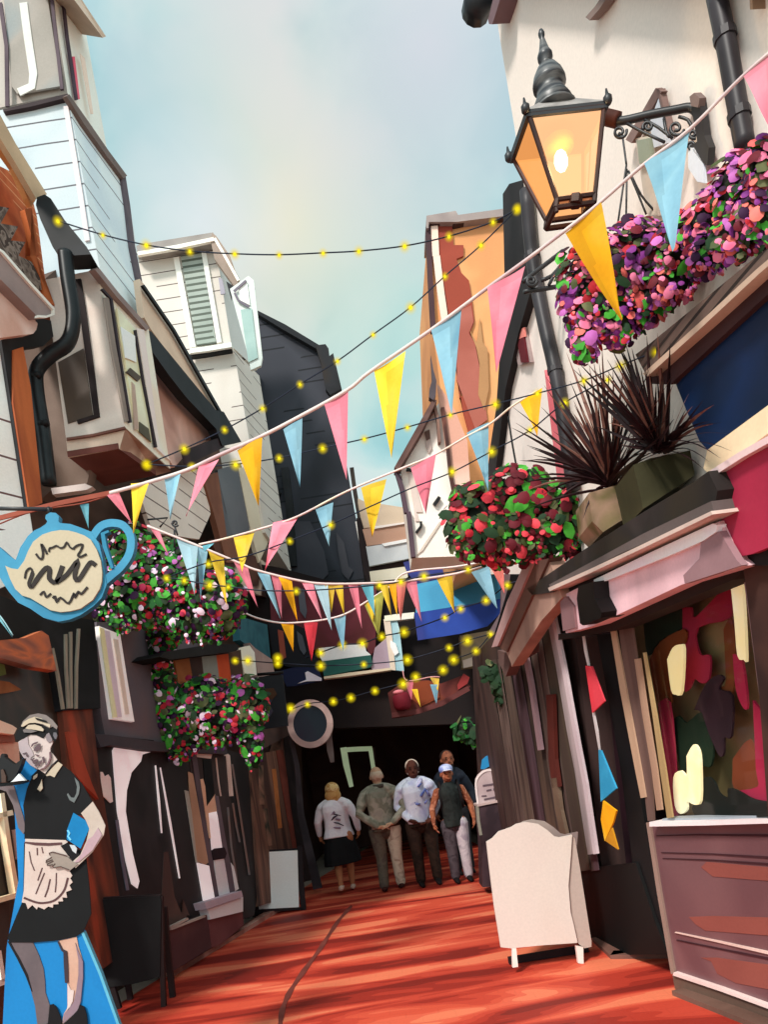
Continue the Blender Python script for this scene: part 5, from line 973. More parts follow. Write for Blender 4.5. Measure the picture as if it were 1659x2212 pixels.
for c, px in pen: panel(hb, 'pennant', px, RW, M(c, 3, .8), .012, .075)
fl_ = thing('pennant', 'pale lilac pennant hanging behind the iron wall plate', 'pennant', RW.off(.05).at((1520, 397)))
panel(fl_, 'cloth', Q('20', (1140, 960), (1180, 960), (1240, 1060), (1252, 1190), (1200, 1180), (1142, 1090)), RW, M(['#d4dae4', '#dfe4ec'], 2), .01, .05)
# ================================================================== fairy lights
CAB = M(['#141b2b', '#1e2638'], 4, .6)
BULB = GLOW('#ffe93a', 2.2); HALO_GLOW = GLOW('#ffdc14', 1.0, 'orb')
def lights(label, px, yf, bulbs=None, w=3, ra=14):
    t = thing('fairy_lights', label, 'fairy lights', atY(px[0], yf(px[0])), group='fairy light strings over the lane')
    bm = bmesh.new(); pp = [tuple(v) for v in smooth_px(px, 5)]
    add_tube(bm, [atY(p, yf(p)) for p in pp], [w / 2 * yf(p) / F_PX for p in pp], 5)
    obj('cable', bm, CAB, t)
    brng = random.Random(len(px) * 7 + int(px[0][0]))
    for p in (bulbs or px):
        y = yf(p) - .012; s = y / F_PX * brng.uniform(.78, 1.2); c = atY((p[0], p[1] + 1), y)
        bm = bmesh.new(); add_ball(bm, c, (3.3 * s,) * 3, 2)
        bo = obj('bulb', bm, BULB, t, smooth=True)
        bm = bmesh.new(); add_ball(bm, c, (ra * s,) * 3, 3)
        obj('glow_halo', bm, HALO_GLOW, bo, smooth=True)  # added halo sphere, stands in for the glow around the bulb
    return t
lights('topmost fairy lights dipping across the open sky', [(125, 478), (222, 508), (316, 530), (410, 543), (507, 549), (603, 551), (698, 547), (775, 543), (874, 532), (970, 511), (1065, 480), (1117, 452)], ylin(125, 6.0, 1117, 5.0))
lights('fairy lights slanting steeply from the black verge down to the bay window', [(1117, 452), (1039, 530), (961, 597), (887, 664), (806, 723), (729, 780), (648, 830), (567, 882), (485, 928), (398, 969), (317, 1003)], ylin(317, 6.1, 1117, 5.0))
lights('fairy lights running nearly level from the bay window to the ribbed roof edge', [(317, 1003), (415, 1008), (509, 1003), (603, 989), (697, 968), (787, 948), (880, 923), (973, 896), (1070, 873), (1161, 850), (1262, 822), (1340, 790), (1417, 760)], ylin(317, 6.1, 1417, 3.3))
lights('fairy lights climbing from the left flower basket past the yellow pennant to the cordyline', [(360, 1248), (450, 1215), (530, 1202), (626, 1168), (714, 1133), (805, 1092), (888, 1055), (977, 1020), (1062, 975), (1145, 930), (1220, 870), (1313, 820)], ylin(360, 6.4, 1313, 4.0), [(450, 1217), (626, 1168), (714, 1133), (1062, 975), (977, 1018), (1220, 870), (1313, 820), (1145, 928)])
lights('fairy lights strung just above the crowded bunting', [(360, 1248), (398, 1253), (453, 1263), (493, 1267), (560, 1275), (640, 1276), (720, 1272), (820, 1263), (866, 1256), (916, 1244), (1011, 1229), (1103, 1201), (1156, 1196), (1198, 1178), (1238, 1180)], ylin(360, 6.2, 1238, 5.2), [(360, 1248), (398, 1253), (453, 1263), (493, 1267), (640, 1276), (820, 1263), (866, 1256), (916, 1244), (1011, 1229), (1103, 1201), (1156, 1196), (1198, 1178)])
lights('fairy lights falling from the plum cornice across the blue awning to the white board', [(1240, 1180), (1166, 1222), (1132, 1250), (1096, 1263), (1050, 1296), (995, 1314), (961, 1333), (873, 1364), (825, 1374), (783, 1389), (740, 1393), (693, 1409), (660, 1420)], ylin(660, 9.6, 1240, 5.6), [(1166, 1222), (1132, 1250), (1096, 1263), (1050, 1296), (995, 1314), (961, 1333), (873, 1364), (825, 1374), (783, 1389), (740, 1393), (693, 1409)])
lights('low fairy lights level with the green board', [(508, 1424), (535, 1427), (600, 1432), (693, 1437), (786, 1434), (880, 1424), (970, 1398), (1010, 1383), (1060, 1369)], ylin(508, 8.4, 1060, 8.2), [(508, 1426), (535, 1426), (600, 1420), (600, 1432), (693, 1437), (786, 1434), (880, 1424), (970, 1398), (1010, 1383), (1060, 1369)], 2.6)
lights('lowest fairy lights over the round sign and dark passage', [(628, 1532), (668, 1519), (720, 1514), (758, 1506), (810, 1491), (871, 1475), (898, 1461), (957, 1446), (983, 1424), (1028, 1405), (1060, 1369)], ylin(628, 9.4, 1060, 8.2), [(628, 1529), (664, 1520), (720, 1514), (758, 1506), (810, 1491), (871, 1476), (898, 1461), (957, 1446), (980, 1424), (1028, 1405)], 2.2)
# ================================================================== teapot sign
TY = 4.45
tf = FP(TY)
tp = thing('teapot_sign', 'hanging blue teapot shaped sign with cream face and black scribbled lettering', 'sign', atY((130, 1340), TY))
TB = M(['#3f9cc4', '#4aa8d0', '#439fc8', '#3690b8'], 1.6, .55, g=.7)
panel(tp, 'board', Q('T', (455, 275), (470, 250), (450, 220), (455, 185), (500, 160), (555, 165), (585, 200), (580, 245), (592, 265), (700, 275), (800, 310), (900, 350), (985, 470), (1020, 620), (1060, 880), (1010, 1010), (930, 1090), (800, 1180), (690, 1225), (580, 1245), (430, 1205), (300, 1115), (180, 1055), (90, 950), (30, 860), (-30, 760), (-80, 640), (-90, 440), (0, 510), (90, 590), (155, 635), (200, 510), (280, 390), (340, 340), (400, 312)), tf, TB, .05)
strokes(tp, 'handle', [([tuple(v) for v in smooth_px(Q('T', (920, 400), (985, 310), (1055, 272), (1140, 265), (1225, 290), (1290, 380), (1300, 490), (1270, 600), (1190, 710), (1110, 780), (1030, 850)), 4)], 16.5)], tf, TB, .05, -.004)
strokes(tp, 'handle_edge', [(Q('T', (1080, 345), (1020, 370), (1040, 500), (1115, 715)), [5, 9, 9, 6])], tf, M(['#2d7c9c', '#347f9e'], 2), .04, .004)
panel(tp, 'cream_face', Q('T', (52, 690), (110, 715), (178, 725), (240, 640), (280, 540), (330, 450), (420, 380), (510, 350), (600, 335), (680, 340), (760, 360), (840, 390), (900, 430), (960, 530), (1000, 640), (1015, 760), (1010, 850), (990, 920), (920, 1030), (800, 1115), (700, 1140), (600, 1150), (500, 1130), (400, 1070), (300, 1010), (220, 985), (150, 920), (100, 820)), tf, M(['#e6d3b4', '#eddbbd', '#e9d7b8'], 1.4, .7, g=.6), .02, .016)
INK = M(['#231c1a', '#2f2724'], 5, .7)
def S_(*p): return [tuple(v) for v in smooth_px(Q('T', *p), 3)]
strokes(tp, 'lettering', [(S_((355, 570), (385, 610), (415, 620), (425, 560), (408, 472), (440, 520), (465, 572)), 4.5), (S_((485, 550), (490, 515), (520, 508), (560, 490), (600, 512), (635, 500), (662, 455), (690, 500), (718, 520)), 3.6), (S_((722, 525), (760, 490), (818, 478), (800, 540), (772, 585), (800, 600), (858, 572)), 4.2)], tf, INK, .006, .022)
strokes(tp, 'lettering', [(S_((245, 815), (258, 745), (300, 712), (320, 765), (288, 860), (312, 900), (380, 800), (455, 712), (492, 728), (488, 815), (555, 850), (620, 690)), [4] * 9 + [8] * 8 + [10] * 17), (S_((555, 855), (660, 780), (775, 635), (740, 780), (775, 832), (870, 690), (905, 655), (950, 685)), 9.5)], tf, INK, .006, .022)
strokes(tp, 'lettering', [(S_((395, 980), (435, 945), (455, 1000), (505, 965)), 4), (S_((522, 1012), (545, 992), (560, 1050), (600, 1005), (680, 1062), (735, 960), (742, 1005), (778, 945), (805, 970), (868, 900)), 4.6)], tf, INK, .006, .022)
tubepx(tp, 'hanging_arm', [[(-40, 1098), (112, 1100)], [(104, 1096), (108, 1108)]], .012, TY + .03, IRON, 0)
# thin iron scroll bracket by the left basket
ib = thing('iron_bracket', 'thin black curled iron bracket above the left flower basket', 'bracket', atY((378, 1180), 6.9))
tubepx(ib, 'rod', [Q('03', (955, 50), (1085, 38), (1035, 98)), Q('03', (1130, 90), (1150, 150)), Q('03', (1130, 120), (1130, 230)), Q('03', (1130, 65), (1110, 80))], .009, 6.7, IRON, 0, 5)
tubepx(ib, 'curl', [spiral(378, 1130, 8, 1.2, .5)], .009, 6.7, IRON, 2, 5)
tubepx(ib, 'hook', [Q('03', (1275, 370), (1280, 490))], .018, 6.6, IRON, 0, 6)
# ================================================================== waitress cut-out
WY = 4.0
wp = FP(WY)
ws_ = thing('waitress_cutout', 'painted cut-out of a waitress in black dress and lace apron on a bright blue board', 'sign', atY((130, 2330), WY))
panel(ws_, 'blue_board', [(48, 1637), (82, 1662), (125, 1780), (170, 2000), (181, 2012), (264, 2232), (330, 2420), (-14, 2420), (5, 2230), (14, 2046), (40, 1900), (28, 1696)], wp, M(['#0f7cc0', '#1484c8', '#0d76b8'], 1.2, .6, g=.85), .03)
strokes(ws_, 'board_edge', [(Q('W', (930, 1170), (1130, 1640), (1330, 2200), (1560, 2850)), 6)], wp, M(['#4fa0bc', '#5cacc6'], 2), .03, .006)
def wl(nm, px, cols, lay, rnd=0, d=.006): return panel(ws_, nm, px, wp, M(cols, 5, .8, g=.68), d, .005 * lay, rnd=rnd)
H = lambda *p: Q('H', *p)
W = lambda *p: Q('W', *p)
BK = ['#121214', '#17171a']
wl('arm', Q('04', (-20, 118), (90, 112), (115, 200), (150, 310), (166, 390), (152, 425), (118, 385), (85, 240), (40, 150), (-20, 130)), ['#7d6e72', '#877a7d'], 1)
wl('leg', W((118, 1270), (370, 1280), (440, 1430), (490, 1580), (507, 1720), (512, 1850), (560, 1990), (560, 2100), (535, 2240), (425, 2240), (395, 2000), (350, 1830), (250, 1520), (170, 1370)), ['#6f6468', '#7a6d70'], 1)
strokes(ws_, 'leg_line', [(W((95, 1270), (200, 1450), (300, 1650), (362, 1840)), [4, 6, 6, 2])], wp, M(BK, 3), .01, 0.0059)
wl('leg', W((660, 1265), (865, 1220), (885, 1330), (932, 1480), (937, 1650), (912, 1950), (880, 2050), (720, 2220), (700, 2200), (720, 2090), (762, 2020), (760, 1740), (745, 1600), (745, 1380), (690, 1340)), ['#e2b49c', '#e8bea8'], 1)
wl('leg_shade', W((850, 1290), (890, 1400), (935, 1500), (937, 1680), (908, 1960), (872, 2060), (712, 2200), (720, 2095), (830, 1960), (862, 1820), (885, 1650), (885, 1480)), ['#9a8290', '#a58e9a'], 2)
wl('leg_light', W((762, 1745), (800, 1820), (835, 1830), (820, 1950), (775, 2040), (750, 2060), (765, 1990)), ['#f0dcd6', '#f6e6e0'], 2)
strokes(ws_, 'leg_line', [(W((655, 1275), (700, 1370), (735, 1390), (745, 1560), (752, 1740)), [3, 4, 8, 9, 7])], wp, M(['#332a30', '#3d333a'], 3), .01, 0.0109)
wl('shoe', W((560, 1990), (600, 1980), (640, 2020), (680, 2120), (705, 2240), (690, 2300), (560, 2330), (440, 2330), (425, 2240), (540, 2200)), BK, 3)
wl('shoe', W((872, 2052), (900, 1990), (950, 2010), (978, 2100), (990, 2230), (975, 2330), (700, 2330), (690, 2230), (800, 2130)), BK, 3)
wl('skirt', W((272, 165), (960, 250), (990, 480), (1005, 620), (1030, 960), (940, 1165), (860, 1218), (650, 1262), (380, 1285), (110, 1282), (82, 1235), (130, 1120), (190, 970), (262, 800)), ['#0f1113', '#131618'], 2)
wl('bodice', H((490, 885), (560, 920), (600, 965), (700, 985), (820, 835), (930, 910), (1080, 1080), (1205, 1300), (1100, 1420), (1060, 1490), (960, 1470), (900, 1640)) + Q('04', (440, 400), (440, 470), (158, 458), (160, 330), (150, 240), (175, 130), (205, 60)), BK, 2)
wl('apron', W((285, 115), (740, 130), (765, 152), (700, 195), (765, 300), (850, 380), (785, 480), (816, 530), (793, 560), (820, 605), (783, 638), (810, 690), (745, 715), (757, 780), (703, 775), (712, 820), (655, 822), (660, 852), (600, 855), (597, 892), (545, 878), (500, 912), (430, 882), (415, 912), (365, 862), (315, 908), (290, 840), (245, 832), (268, 700), (278, 400)), ['#e6cfc4', '#ecd8ce'], 3)
strokes(ws_, 'apron_seam', [(W((275, 155), (400, 172), (550, 178), (700, 168)), [3, 6, 6, 5]), ([tuple(v) for v in smooth_px(W((268, 780), (400, 830), (500, 838), (620, 805), (720, 700), (765, 555)), 4)], 4.2)], wp, M(['#4a2f30', '#56393a'], 3), .006, 0.0176)
strokes(ws_, 'apron_fold', [(W((328, 258), (350, 380), (388, 475)), 2), (W((418, 218), (420, 300)), 2.4), (W((470, 208), (485, 278)), 2), (W((475, 442), (425, 585)), 2.2), (W((500, 500), (450, 620), (402, 738)), 2.2), (W((565, 570), (540, 680), (505, 772)), 2.8), (W((635, 500), (632, 620), (622, 718)), 2.2)], wp, M(['#4a2f30', '#56393a'], 3), .006, 0.0176)
wl('book', Q('04', (435, 395), (475, 288), (555, 338), (578, 390), (522, 520), (432, 460)), ['#0f86c6', '#1690d0'], 4)
strokes(ws_, 'book_mark', [(Q('04', (437, 400), (450, 420), (440, 440), (458, 465)), 4)], wp, M(['#5cb4dc', '#6cc0e4'], 3), .006, 0.0227)
wl('cuff', Q('04', (392, 502), (437, 482), (518, 560), (472, 602)), BK, 5)
wl('cuff_lining', Q('04', (450, 495), (482, 498), (498, 520), (492, 552), (470, 535)), ['#d6dce2', '#e2e7ea'], 6)
wl('forearm', Q('04', (600, 215), (640, 280), (682, 370), (672, 430), (600, 540), (490, 645), (462, 610), (520, 560), (560, 470), (578, 390), (555, 335), (525, 290)), ['#d6c4b6', '#decdc0'], 5)
wl('forearm_shade', Q('04', (570, 460), (600, 440), (635, 385), (660, 430), (600, 530), (510, 605), (480, 612), (530, 550)), ['#c8a4ae', '#d0b0b8'], 6)
wl('hand', W((562, 302), (553, 275), (590, 262), (650, 278), (755, 312), (820, 372), (880, 400), (792, 470), (720, 456), (680, 425), (605, 442), (592, 422), (532, 424), (528, 402), (513, 385), (520, 360), (582, 322)), ['#a3948a', '#ac9e93'], 6)
strokes(ws_, 'finger_line', [(W((562, 302), (553, 275), (590, 264), (650, 280), (755, 310)), 2), (W((582, 322), (520, 360), (515, 380), (590, 350)), 1.8), (W((600, 365), (530, 400), (532, 420), (590, 405)), 1.8), (W((620, 395), (592, 422), (605, 440), (680, 428), (780, 465)), 1.8)], wp, M(['#4a3834', '#56423e'], 3), .006, 0.0328)
wl('sleeve_light', H((975, 988), (1030, 1050), (1045, 1120), (1030, 1210), (970, 1320), (910, 1285), (875, 1210), (890, 1195), (930, 1250), (970, 1255), (1000, 1195), (1008, 1110)), ['#6f7676', '#7b8282'], 3)
wl('collar', H((598, 950), (760, 785), (818, 825), (745, 930), (712, 988), (655, 962), (610, 972)), ['#d9c8b0', '#e1d1ba'], 3)
wl('neck', H((520, 890), (640, 640), (690, 680), (755, 765), (610, 930), (590, 940)), ['#e0cbc2', '#e8d5cc'], 3)
strokes(ws_, 'collar_line', [(H((755, 762), (680, 830), (595, 945)), 2.6)], wp, M(BK, 3), .006, 0.0185)
wl('bow', H((428, 1010), (440, 970), (490, 938), (482, 985), (445, 1015)), ['#d9c8b0', '#e1d1ba'], 4)
wl('bow', H((545, 1012), (558, 1130), (525, 1172), (487, 1140), (530, 1060)), ['#d9c8b0', '#e1d1ba'], 4)
wl('bow_knot', H((480, 900), (520, 895), (590, 960), (560, 1015), (540, 1030), (510, 1080), (480, 1180), (430, 1180), (480, 1050), (420, 1020), (410, 970)), BK, 3)
wl('face', H((238, 525), (310, 470), (390, 420), (470, 430), (560, 470), (600, 440), (640, 395), (685, 460), (692, 530), (658, 605), (660, 700), (650, 780), (600, 860), (530, 888), (480, 880), (400, 830), (300, 720), (255, 640)), ['#e2cdc8', '#ead6d0'], 4)
wl('face_shade', H((240, 530), (360, 455), (372, 560), (420, 640), (442, 700), (400, 730), (430, 790), (480, 850), (500, 886), (400, 830), (300, 720), (258, 640)), ['#c4b0b4', '#ccb9bc'], 5)
wl('ear_shade', H((595, 460), (618, 395), (655, 415), (685, 480), (680, 515), (640, 535), (612, 510)), ['#94868a', '#a09296'], 5)
wl('hair', H((212, 505), (203, 440), (225, 380), (262, 330), (300, 250), (390, 170), (500, 150), (600, 172), (690, 240), (752, 320), (752, 440), (722, 520), (690, 500), (640, 400), (600, 430), (565, 478), (470, 432), (390, 428), (310, 478)), BK, 5)
wl('cap', H((272, 318), (300, 252), (390, 172), (500, 150), (602, 172), (690, 240), (752, 320), (742, 360), (690, 322), (645, 345), (560, 300), (460, 278), (380, 280), (300, 330)), ['#8d807c', '#988b86'], 6)
wl('cap_light', H((275, 320), (310, 262), (370, 225), (450, 195), (540, 215), (600, 270), (660, 300), (650, 335), (560, 290), (460, 272), (380, 278), (300, 325)), ['#d9c6ac', '#e2d0b8'], 7)
wl('cap_band', H((325, 355), (372, 302), (455, 296), (540, 325), (572, 362), (560, 385), (490, 372), (400, 358)), ['#d9c6ac', '#e2d0b8'], 7)
wl('cap_shade', H((298, 370), (330, 348), (400, 362), (485, 384), (405, 404), (312, 400)), ['#7d7574', '#8a8180'], 7)
wl('hair_streak', H((455, 205), (520, 220), (600, 245), (612, 275), (560, 262), (480, 235)), BK, 8)
wl('bun', H((700, 400), (735, 400), (750, 440), (735, 490), (715, 480), (695, 440)), ['#6f6c72', '#7b787e'], 6)
for px in (H((403, 582), (418, 550), (455, 530), (497, 518), (488, 542), (440, 560), (412, 590)), H((438, 640), (450, 600), (490, 560), (530, 548), (530, 600), (515, 640), (500, 628), (470, 650)), H((340, 690), (362, 685), (372, 700), (360, 720), (340, 710)), H((290, 675), (345, 658), (352, 672), (302, 685)),
           H((395, 740), (415, 750), (440, 730), (452, 738), (428, 768), (400, 760)), H((450, 682), (520, 698), (492, 718)), H((424, 785), (440, 762), (480, 746), (502, 760), (490, 790), (450, 808), (428, 800)), H((450, 832), (500, 800), (542, 755), (550, 785), (515, 832), (470, 842)), H((550, 722), (578, 715), (588, 790), (568, 808), (556, 765))):
    wl('face_mark', px, ['#6a545a', '#745e64'], 6, d=.002)
strokes(ws_, 'jaw_line', [(H((650, 655), (658, 730), (630, 810), (580, 865), (525, 885)), [2.4, 3.6, 3.6, 3, 2])], wp, M(['#6d5258', '#7a5d62'], 3), .006, 0.0269)
# tray with teapot held by the figure
tr_ = thing('tray', 'black tray with dark teapot and folded napkin held up by the painted waitress', 'tray', atY((20, 1692), WY - .1))
panel(tr_, 'tray_board', Q('04', (-30, 96), (0, 96), (100, 82), (158, 74), (166, 86), (120, 102), (50, 112), (-30, 120)), FP(WY - .09), M(BK, 3, .4), .05)
panel(tr_, 'teapot', H((-60, 760), (0, 735), (12, 690), (32, 676), (52, 690), (60, 725), (130, 780), (190, 818), (298, 738), (270, 830), (245, 890), (180, 1010), (80, 1048), (-60, 1060)), FP(WY - .09), M(['#0f0f11', '#18171a', '#1c1a1a'], 3, .4), .04, .02)
panel(tr_, 'teapot_base', H((10, 890), (40, 880), (75, 970), (75, 1050), (20, 1055)), FP(WY - .09), M(['#3f2f28', '#4d3a32'], 3, .4), .02, .03)
panel(tr_, 'napkin', H((170, 1025), (245, 940), (330, 1028), (260, 1032), (140, 1048)), FP(WY - .09), M(['#cdd6da', '#dbe2e4'], 3), .02, .03)
# ================================================================== A-boards
ab = thing('notice_board', 'big blank white A-board with arched top standing in front of the doorway', 'sign', GROUND.at((1165, 2085)))
ay = 5.42
af = FP(ay)
WHB = M(['#ecdccf', '#efe1d5', '#eddcd1'], .9, .6, const=False, g=.8)
front = [(1051, 1806)] + [(1051, 1818), (1064, 1810), (1078, 1795)] + Q('24', (-10, 385), (30, 360), (90, 347), (170, 360), (230, 400), (275, 440), (310, 447), (390, 430), (382, 560), (366, 760), (380, 930), (400, 1010), (425, 1125), (420, 1130), (200, 1145), (-5, 1165)) + [(1082, 2045), (1068, 1960), (1058, 1880)]
bm = bmesh.new(); P = [af.at(p) for p in front[1:]]; add_prism(bm, P, (0, .03, 0)); obj('front_board', bm, WHB, ab)
bm = bmesh.new(); add_prism(bm, [p + Vector((.075, .12, .0)) for p in P], (0, .03, 0)); obj('rear_board', bm, M(['#8d7a76', '#9a8781', '#a8958c'], 1.5, .7), ab)
panel(ab, 'side_cheek', Q('24', (390, 432), (408, 455), (440, 640), (515, 1120), (515, 1155), (470, 1165), (425, 1130), (400, 1010), (380, 930), (366, 760), (382, 560)), FP(ay + .02), M(['#c8b4a8', '#d0bdb2'], 1.2, .6, g=.8), .03)
for px in (Q('24', (0, 1165), (28, 1165), (40, 1285), (5, 1290)), Q('24', (415, 1150), (462, 1160), (465, 1265), (430, 1262))):
    panel(ab, 'leg', px, af, M(['#efdcd2', '#f5e6dc'], 2), .04, .002)
bm = bmesh.new(); rl = [GROUND.at(p) + Vector((0, .05, 0)) for p in Q('24', (30, 1280), (390, 1220))]
add_box(bm, (rl[0] + rl[1]) / 2 + Vector((.05, .02, .03)), (.62, .05, .05)); add_box(bm, (rl[1]) + Vector((.12, .06, .08)), (.05, .05, .16)); obj('rear_rail', bm, M(['#1c1012', '#2a181a'], 2), ab)
wb = thing('notice_board', 'small white A-board in a black frame by the brown shop front', 'sign', GROUND.at((600, 1968)))
wy = 1.6 * 1600 / 262
wfp = Plane((0, 9.7, 0), (0, -.95, .31))
panel(wb, 'board', Q('14', (2, 545), (268, 530), (278, 898), (18, 912)), wfp, M(['#ffe6e0', '#fff0ea'], 1.2, .6, g=1.1), .02, .02)
strokes(wb, 'frame', [(Q('14', (-14, 470), (-4, 720), (12, 960)), 8), (Q('14', (285, 500), (290, 720), (312, 968)), 11), (Q('14', (-10, 538), (280, 522)), 4), (Q('14', (10, 922), (300, 905)), 6)], wfp, M(['#1c1214', '#281a1c'], 2), .04, .01)
bm = bmesh.new()
for px in ((553, 1985), (642, 1980)):
    a = wfp.at(px); a.z = .0
    add_tube(bm, [Vector((a.x, 10.02, .72)), Vector((a.x + .03, 10.35, 0))], .025, 6)
add_box(bm, Vector((wfp.at((560, 1975)).x, 9.78, .05)), (.2, .1, .1))
obj('rear_leg', bm, M(['#1c1214', '#281a1c'], 2), wb)
kb = thing('notice_board', 'blank black A-board on thin legs by the boxed post at left', 'sign', GROUND.at((300, 2170)))
ky = 6.05
kf = FP(ky)
panel(kb, 'board', Q('04', (660, 850), (1035, 828), (1045, 860), (1035, 1350), (870, 1395), (690, 1420), (660, 1200)), kf, M(['#121213', '#1a1a1b'], 1.4, .8), .03, .01)
strokes(kb, 'frame', [(Q('04', (1038, 830), (1045, 1200), (1058, 1560)), 10), (Q('04', (655, 850), (690, 1300), (765, 1560)), 12), (Q('04', (660, 845), (1040, 826)), 6)], kf, M(['#1c1213', '#2a1c1b'], 2), .04, 0)
strokes(kb, 'rear_leg', [(Q('04', (1060, 900), (1085, 1200), (1120, 1530)), 12), (Q('04', (820, 1380), (840, 1500)), 11)], FP(ky + .25), M(['#22171a', '#30211f'], 2), .04)
# ================================================================== menu board on its cabinet
cbt = thing('cabinet', 'dark plum counter cabinet with pale top edge behind the white A-board', 'cabinet', GROUND.at((1070, 1890)))
cf = FP(8.7)
panel(cbt, 'body', Q('P', (1400, 560), (1680, 510), (1760, 500), (1760, 1200), (1440, 1220), (1430, 830)), cf, M(['#33262c', '#45343a', '#4d3a40'], 2.5, .7), .35)
strokes(cbt, 'top_edge', [(Q('P', (1395, 560), (1530, 532), (1700, 505)), 5)], cf, M(['#c0a8a4', '#cdb6b0'], 2), .35, .02)
strokes(cbt, 'side_edge', [(Q('P', (1396, 560), (1405, 680), (1425, 800)), 6)], cf, M(['#8d8a7c', '#9a978a'], 2), .05, .01)
mb = thing('menu_board', 'round topped lilac menu board with lines of writing on the cabinet', 'sign', cf.at((1055, 1735)))
mf = FP(8.75)
panel(mb, 'board', Q('P', (1378, 350), (1400, 310), (1440, 275), (1490, 262), (1530, 262), (1555, 280), (1570, 380), (1590, 515), (1500, 530), (1400, 552)), mf, M(['#b09a9c', '#bda8a8', '#c8b4b4'], 2), .03)
strokes(mb, 'rim', [([tuple(v) for v in smooth_px(Q('P', (1400, 545), (1385, 420), (1390, 350), (1440, 290), (1500, 275), (1550, 290)), 3)], 4)], mf, M(['#e8d8d6', '#f0e2de'], 2), .01, .01)
strokes(mb, 'writing', [(Q('P', (1440, 400), (1500, 392), (1562, 380)), 4), (Q('P', (1470, 440), (1510, 432)), 3.5), (Q('P', (1525, 432), (1560, 424)), 5), (Q('P', (1430, 484), (1470, 482)), 3), (Q('P', (1450, 512), (1520, 498), (1576, 484)), 4)], mf, M(['#5d4c54', '#6a5860'], 3), .006, .006)
panel(mb, 'blue_crest', Q('P', (1425, 265), (1435, 190), (1470, 160), (1530, 140), (1545, 250), (1500, 240), (1450, 268)), mf, M(['#1f7ab0', '#2a88be'], 2), .04, -.05)
# ================================================================== people
def remesh_obj(name, specs, mat, par, loc, rz, sc, vox, sm=4):
    """Volumes melted into ONE continuous surface."""
    bm = bmesh.new()
    for s in specs:
        if s[0] == 'ell': add_ball(bm, Vector(s[1]), s[2], 3)
        else:
            pts = [Vector(p) for p, _ in s[1]]; rad = [r for _, r in s[1]]
            add_tube(bm, pts, rad, 14)
            for i in ((0, -1) if s[0] == 'tube' else ()):
                r = rad[i] if isinstance(rad[i], (int, float)) else min(rad[i]); add_ball(bm, pts[i], r * .98, 2)
    bmesh.ops.recalc_face_normals(bm, faces=bm.faces)
    bmesh.ops.transform(bm, matrix=Matrix.Rotation(rz, 4, 'Z') @ Matrix.Scale(sc, 4), verts=bm.verts)
    me = bpy.data.meshes.new(name); bm.to_mesh(me); bm.free()
    o = bpy.data.objects.new(name, me); COL.objects.link(o)
    m = o.modifiers.new('r', 'REMESH'); m.mode = 'VOXEL'; m.voxel_size = vox
    s_ = o.modifiers.new('s', 'SMOOTH'); s_.factor = .5; s_.iterations = sm
    dg = bpy.context.evaluated_depsgraph_get()
    me2 = bpy.data.meshes.new_from_object(o.evaluated_get(dg)); me2.name = name
    o.modifiers.clear(); o.data = me2; bpy.data.meshes.remove(me)
    me2.materials.clear(); me2.materials.append(mat)
    for p in me2.polygons: p.use_smooth = True
    o.parent = par
    return o
def hand_specs(w, d, curl, side):
    """Palm, four unequal fingers and a thumb from wrist w pointing along d."""
    d = Vector(d).normalized(); lat = Vector((side, 0, 0)) if abs(d.z) > .4 else Vector((0, 0, 1)); fwd = d.cross(lat).normalized()
    out = [('tube', [(w, (.015, .011)), (w + d * .03, (.022, .011)), (w + d * .05, (.022, .010))])]
    for i, (o_, l) in enumerate(((-.017, .036), (-.006, .043), (.005, .040), (.015, .031))):
        b = w + d * .048 + fwd * o_
        k1 = b + d * l * .5 + lat * -curl * .3 * l; k2 = k1 + d * l * .4 - lat * curl * .7 * l
        out.append(('tube', [(b, .0058), (k1, .0054), (k2, .0042)]))
    tb = w + d * .014 - fwd * .017
    out.append(('tube', [(tb, .007), (tb + d * .02 - fwd * .014 - lat * .006, .0062), (tb + d * .038 - fwd * .016 - lat * .012, .005)]))
    return out
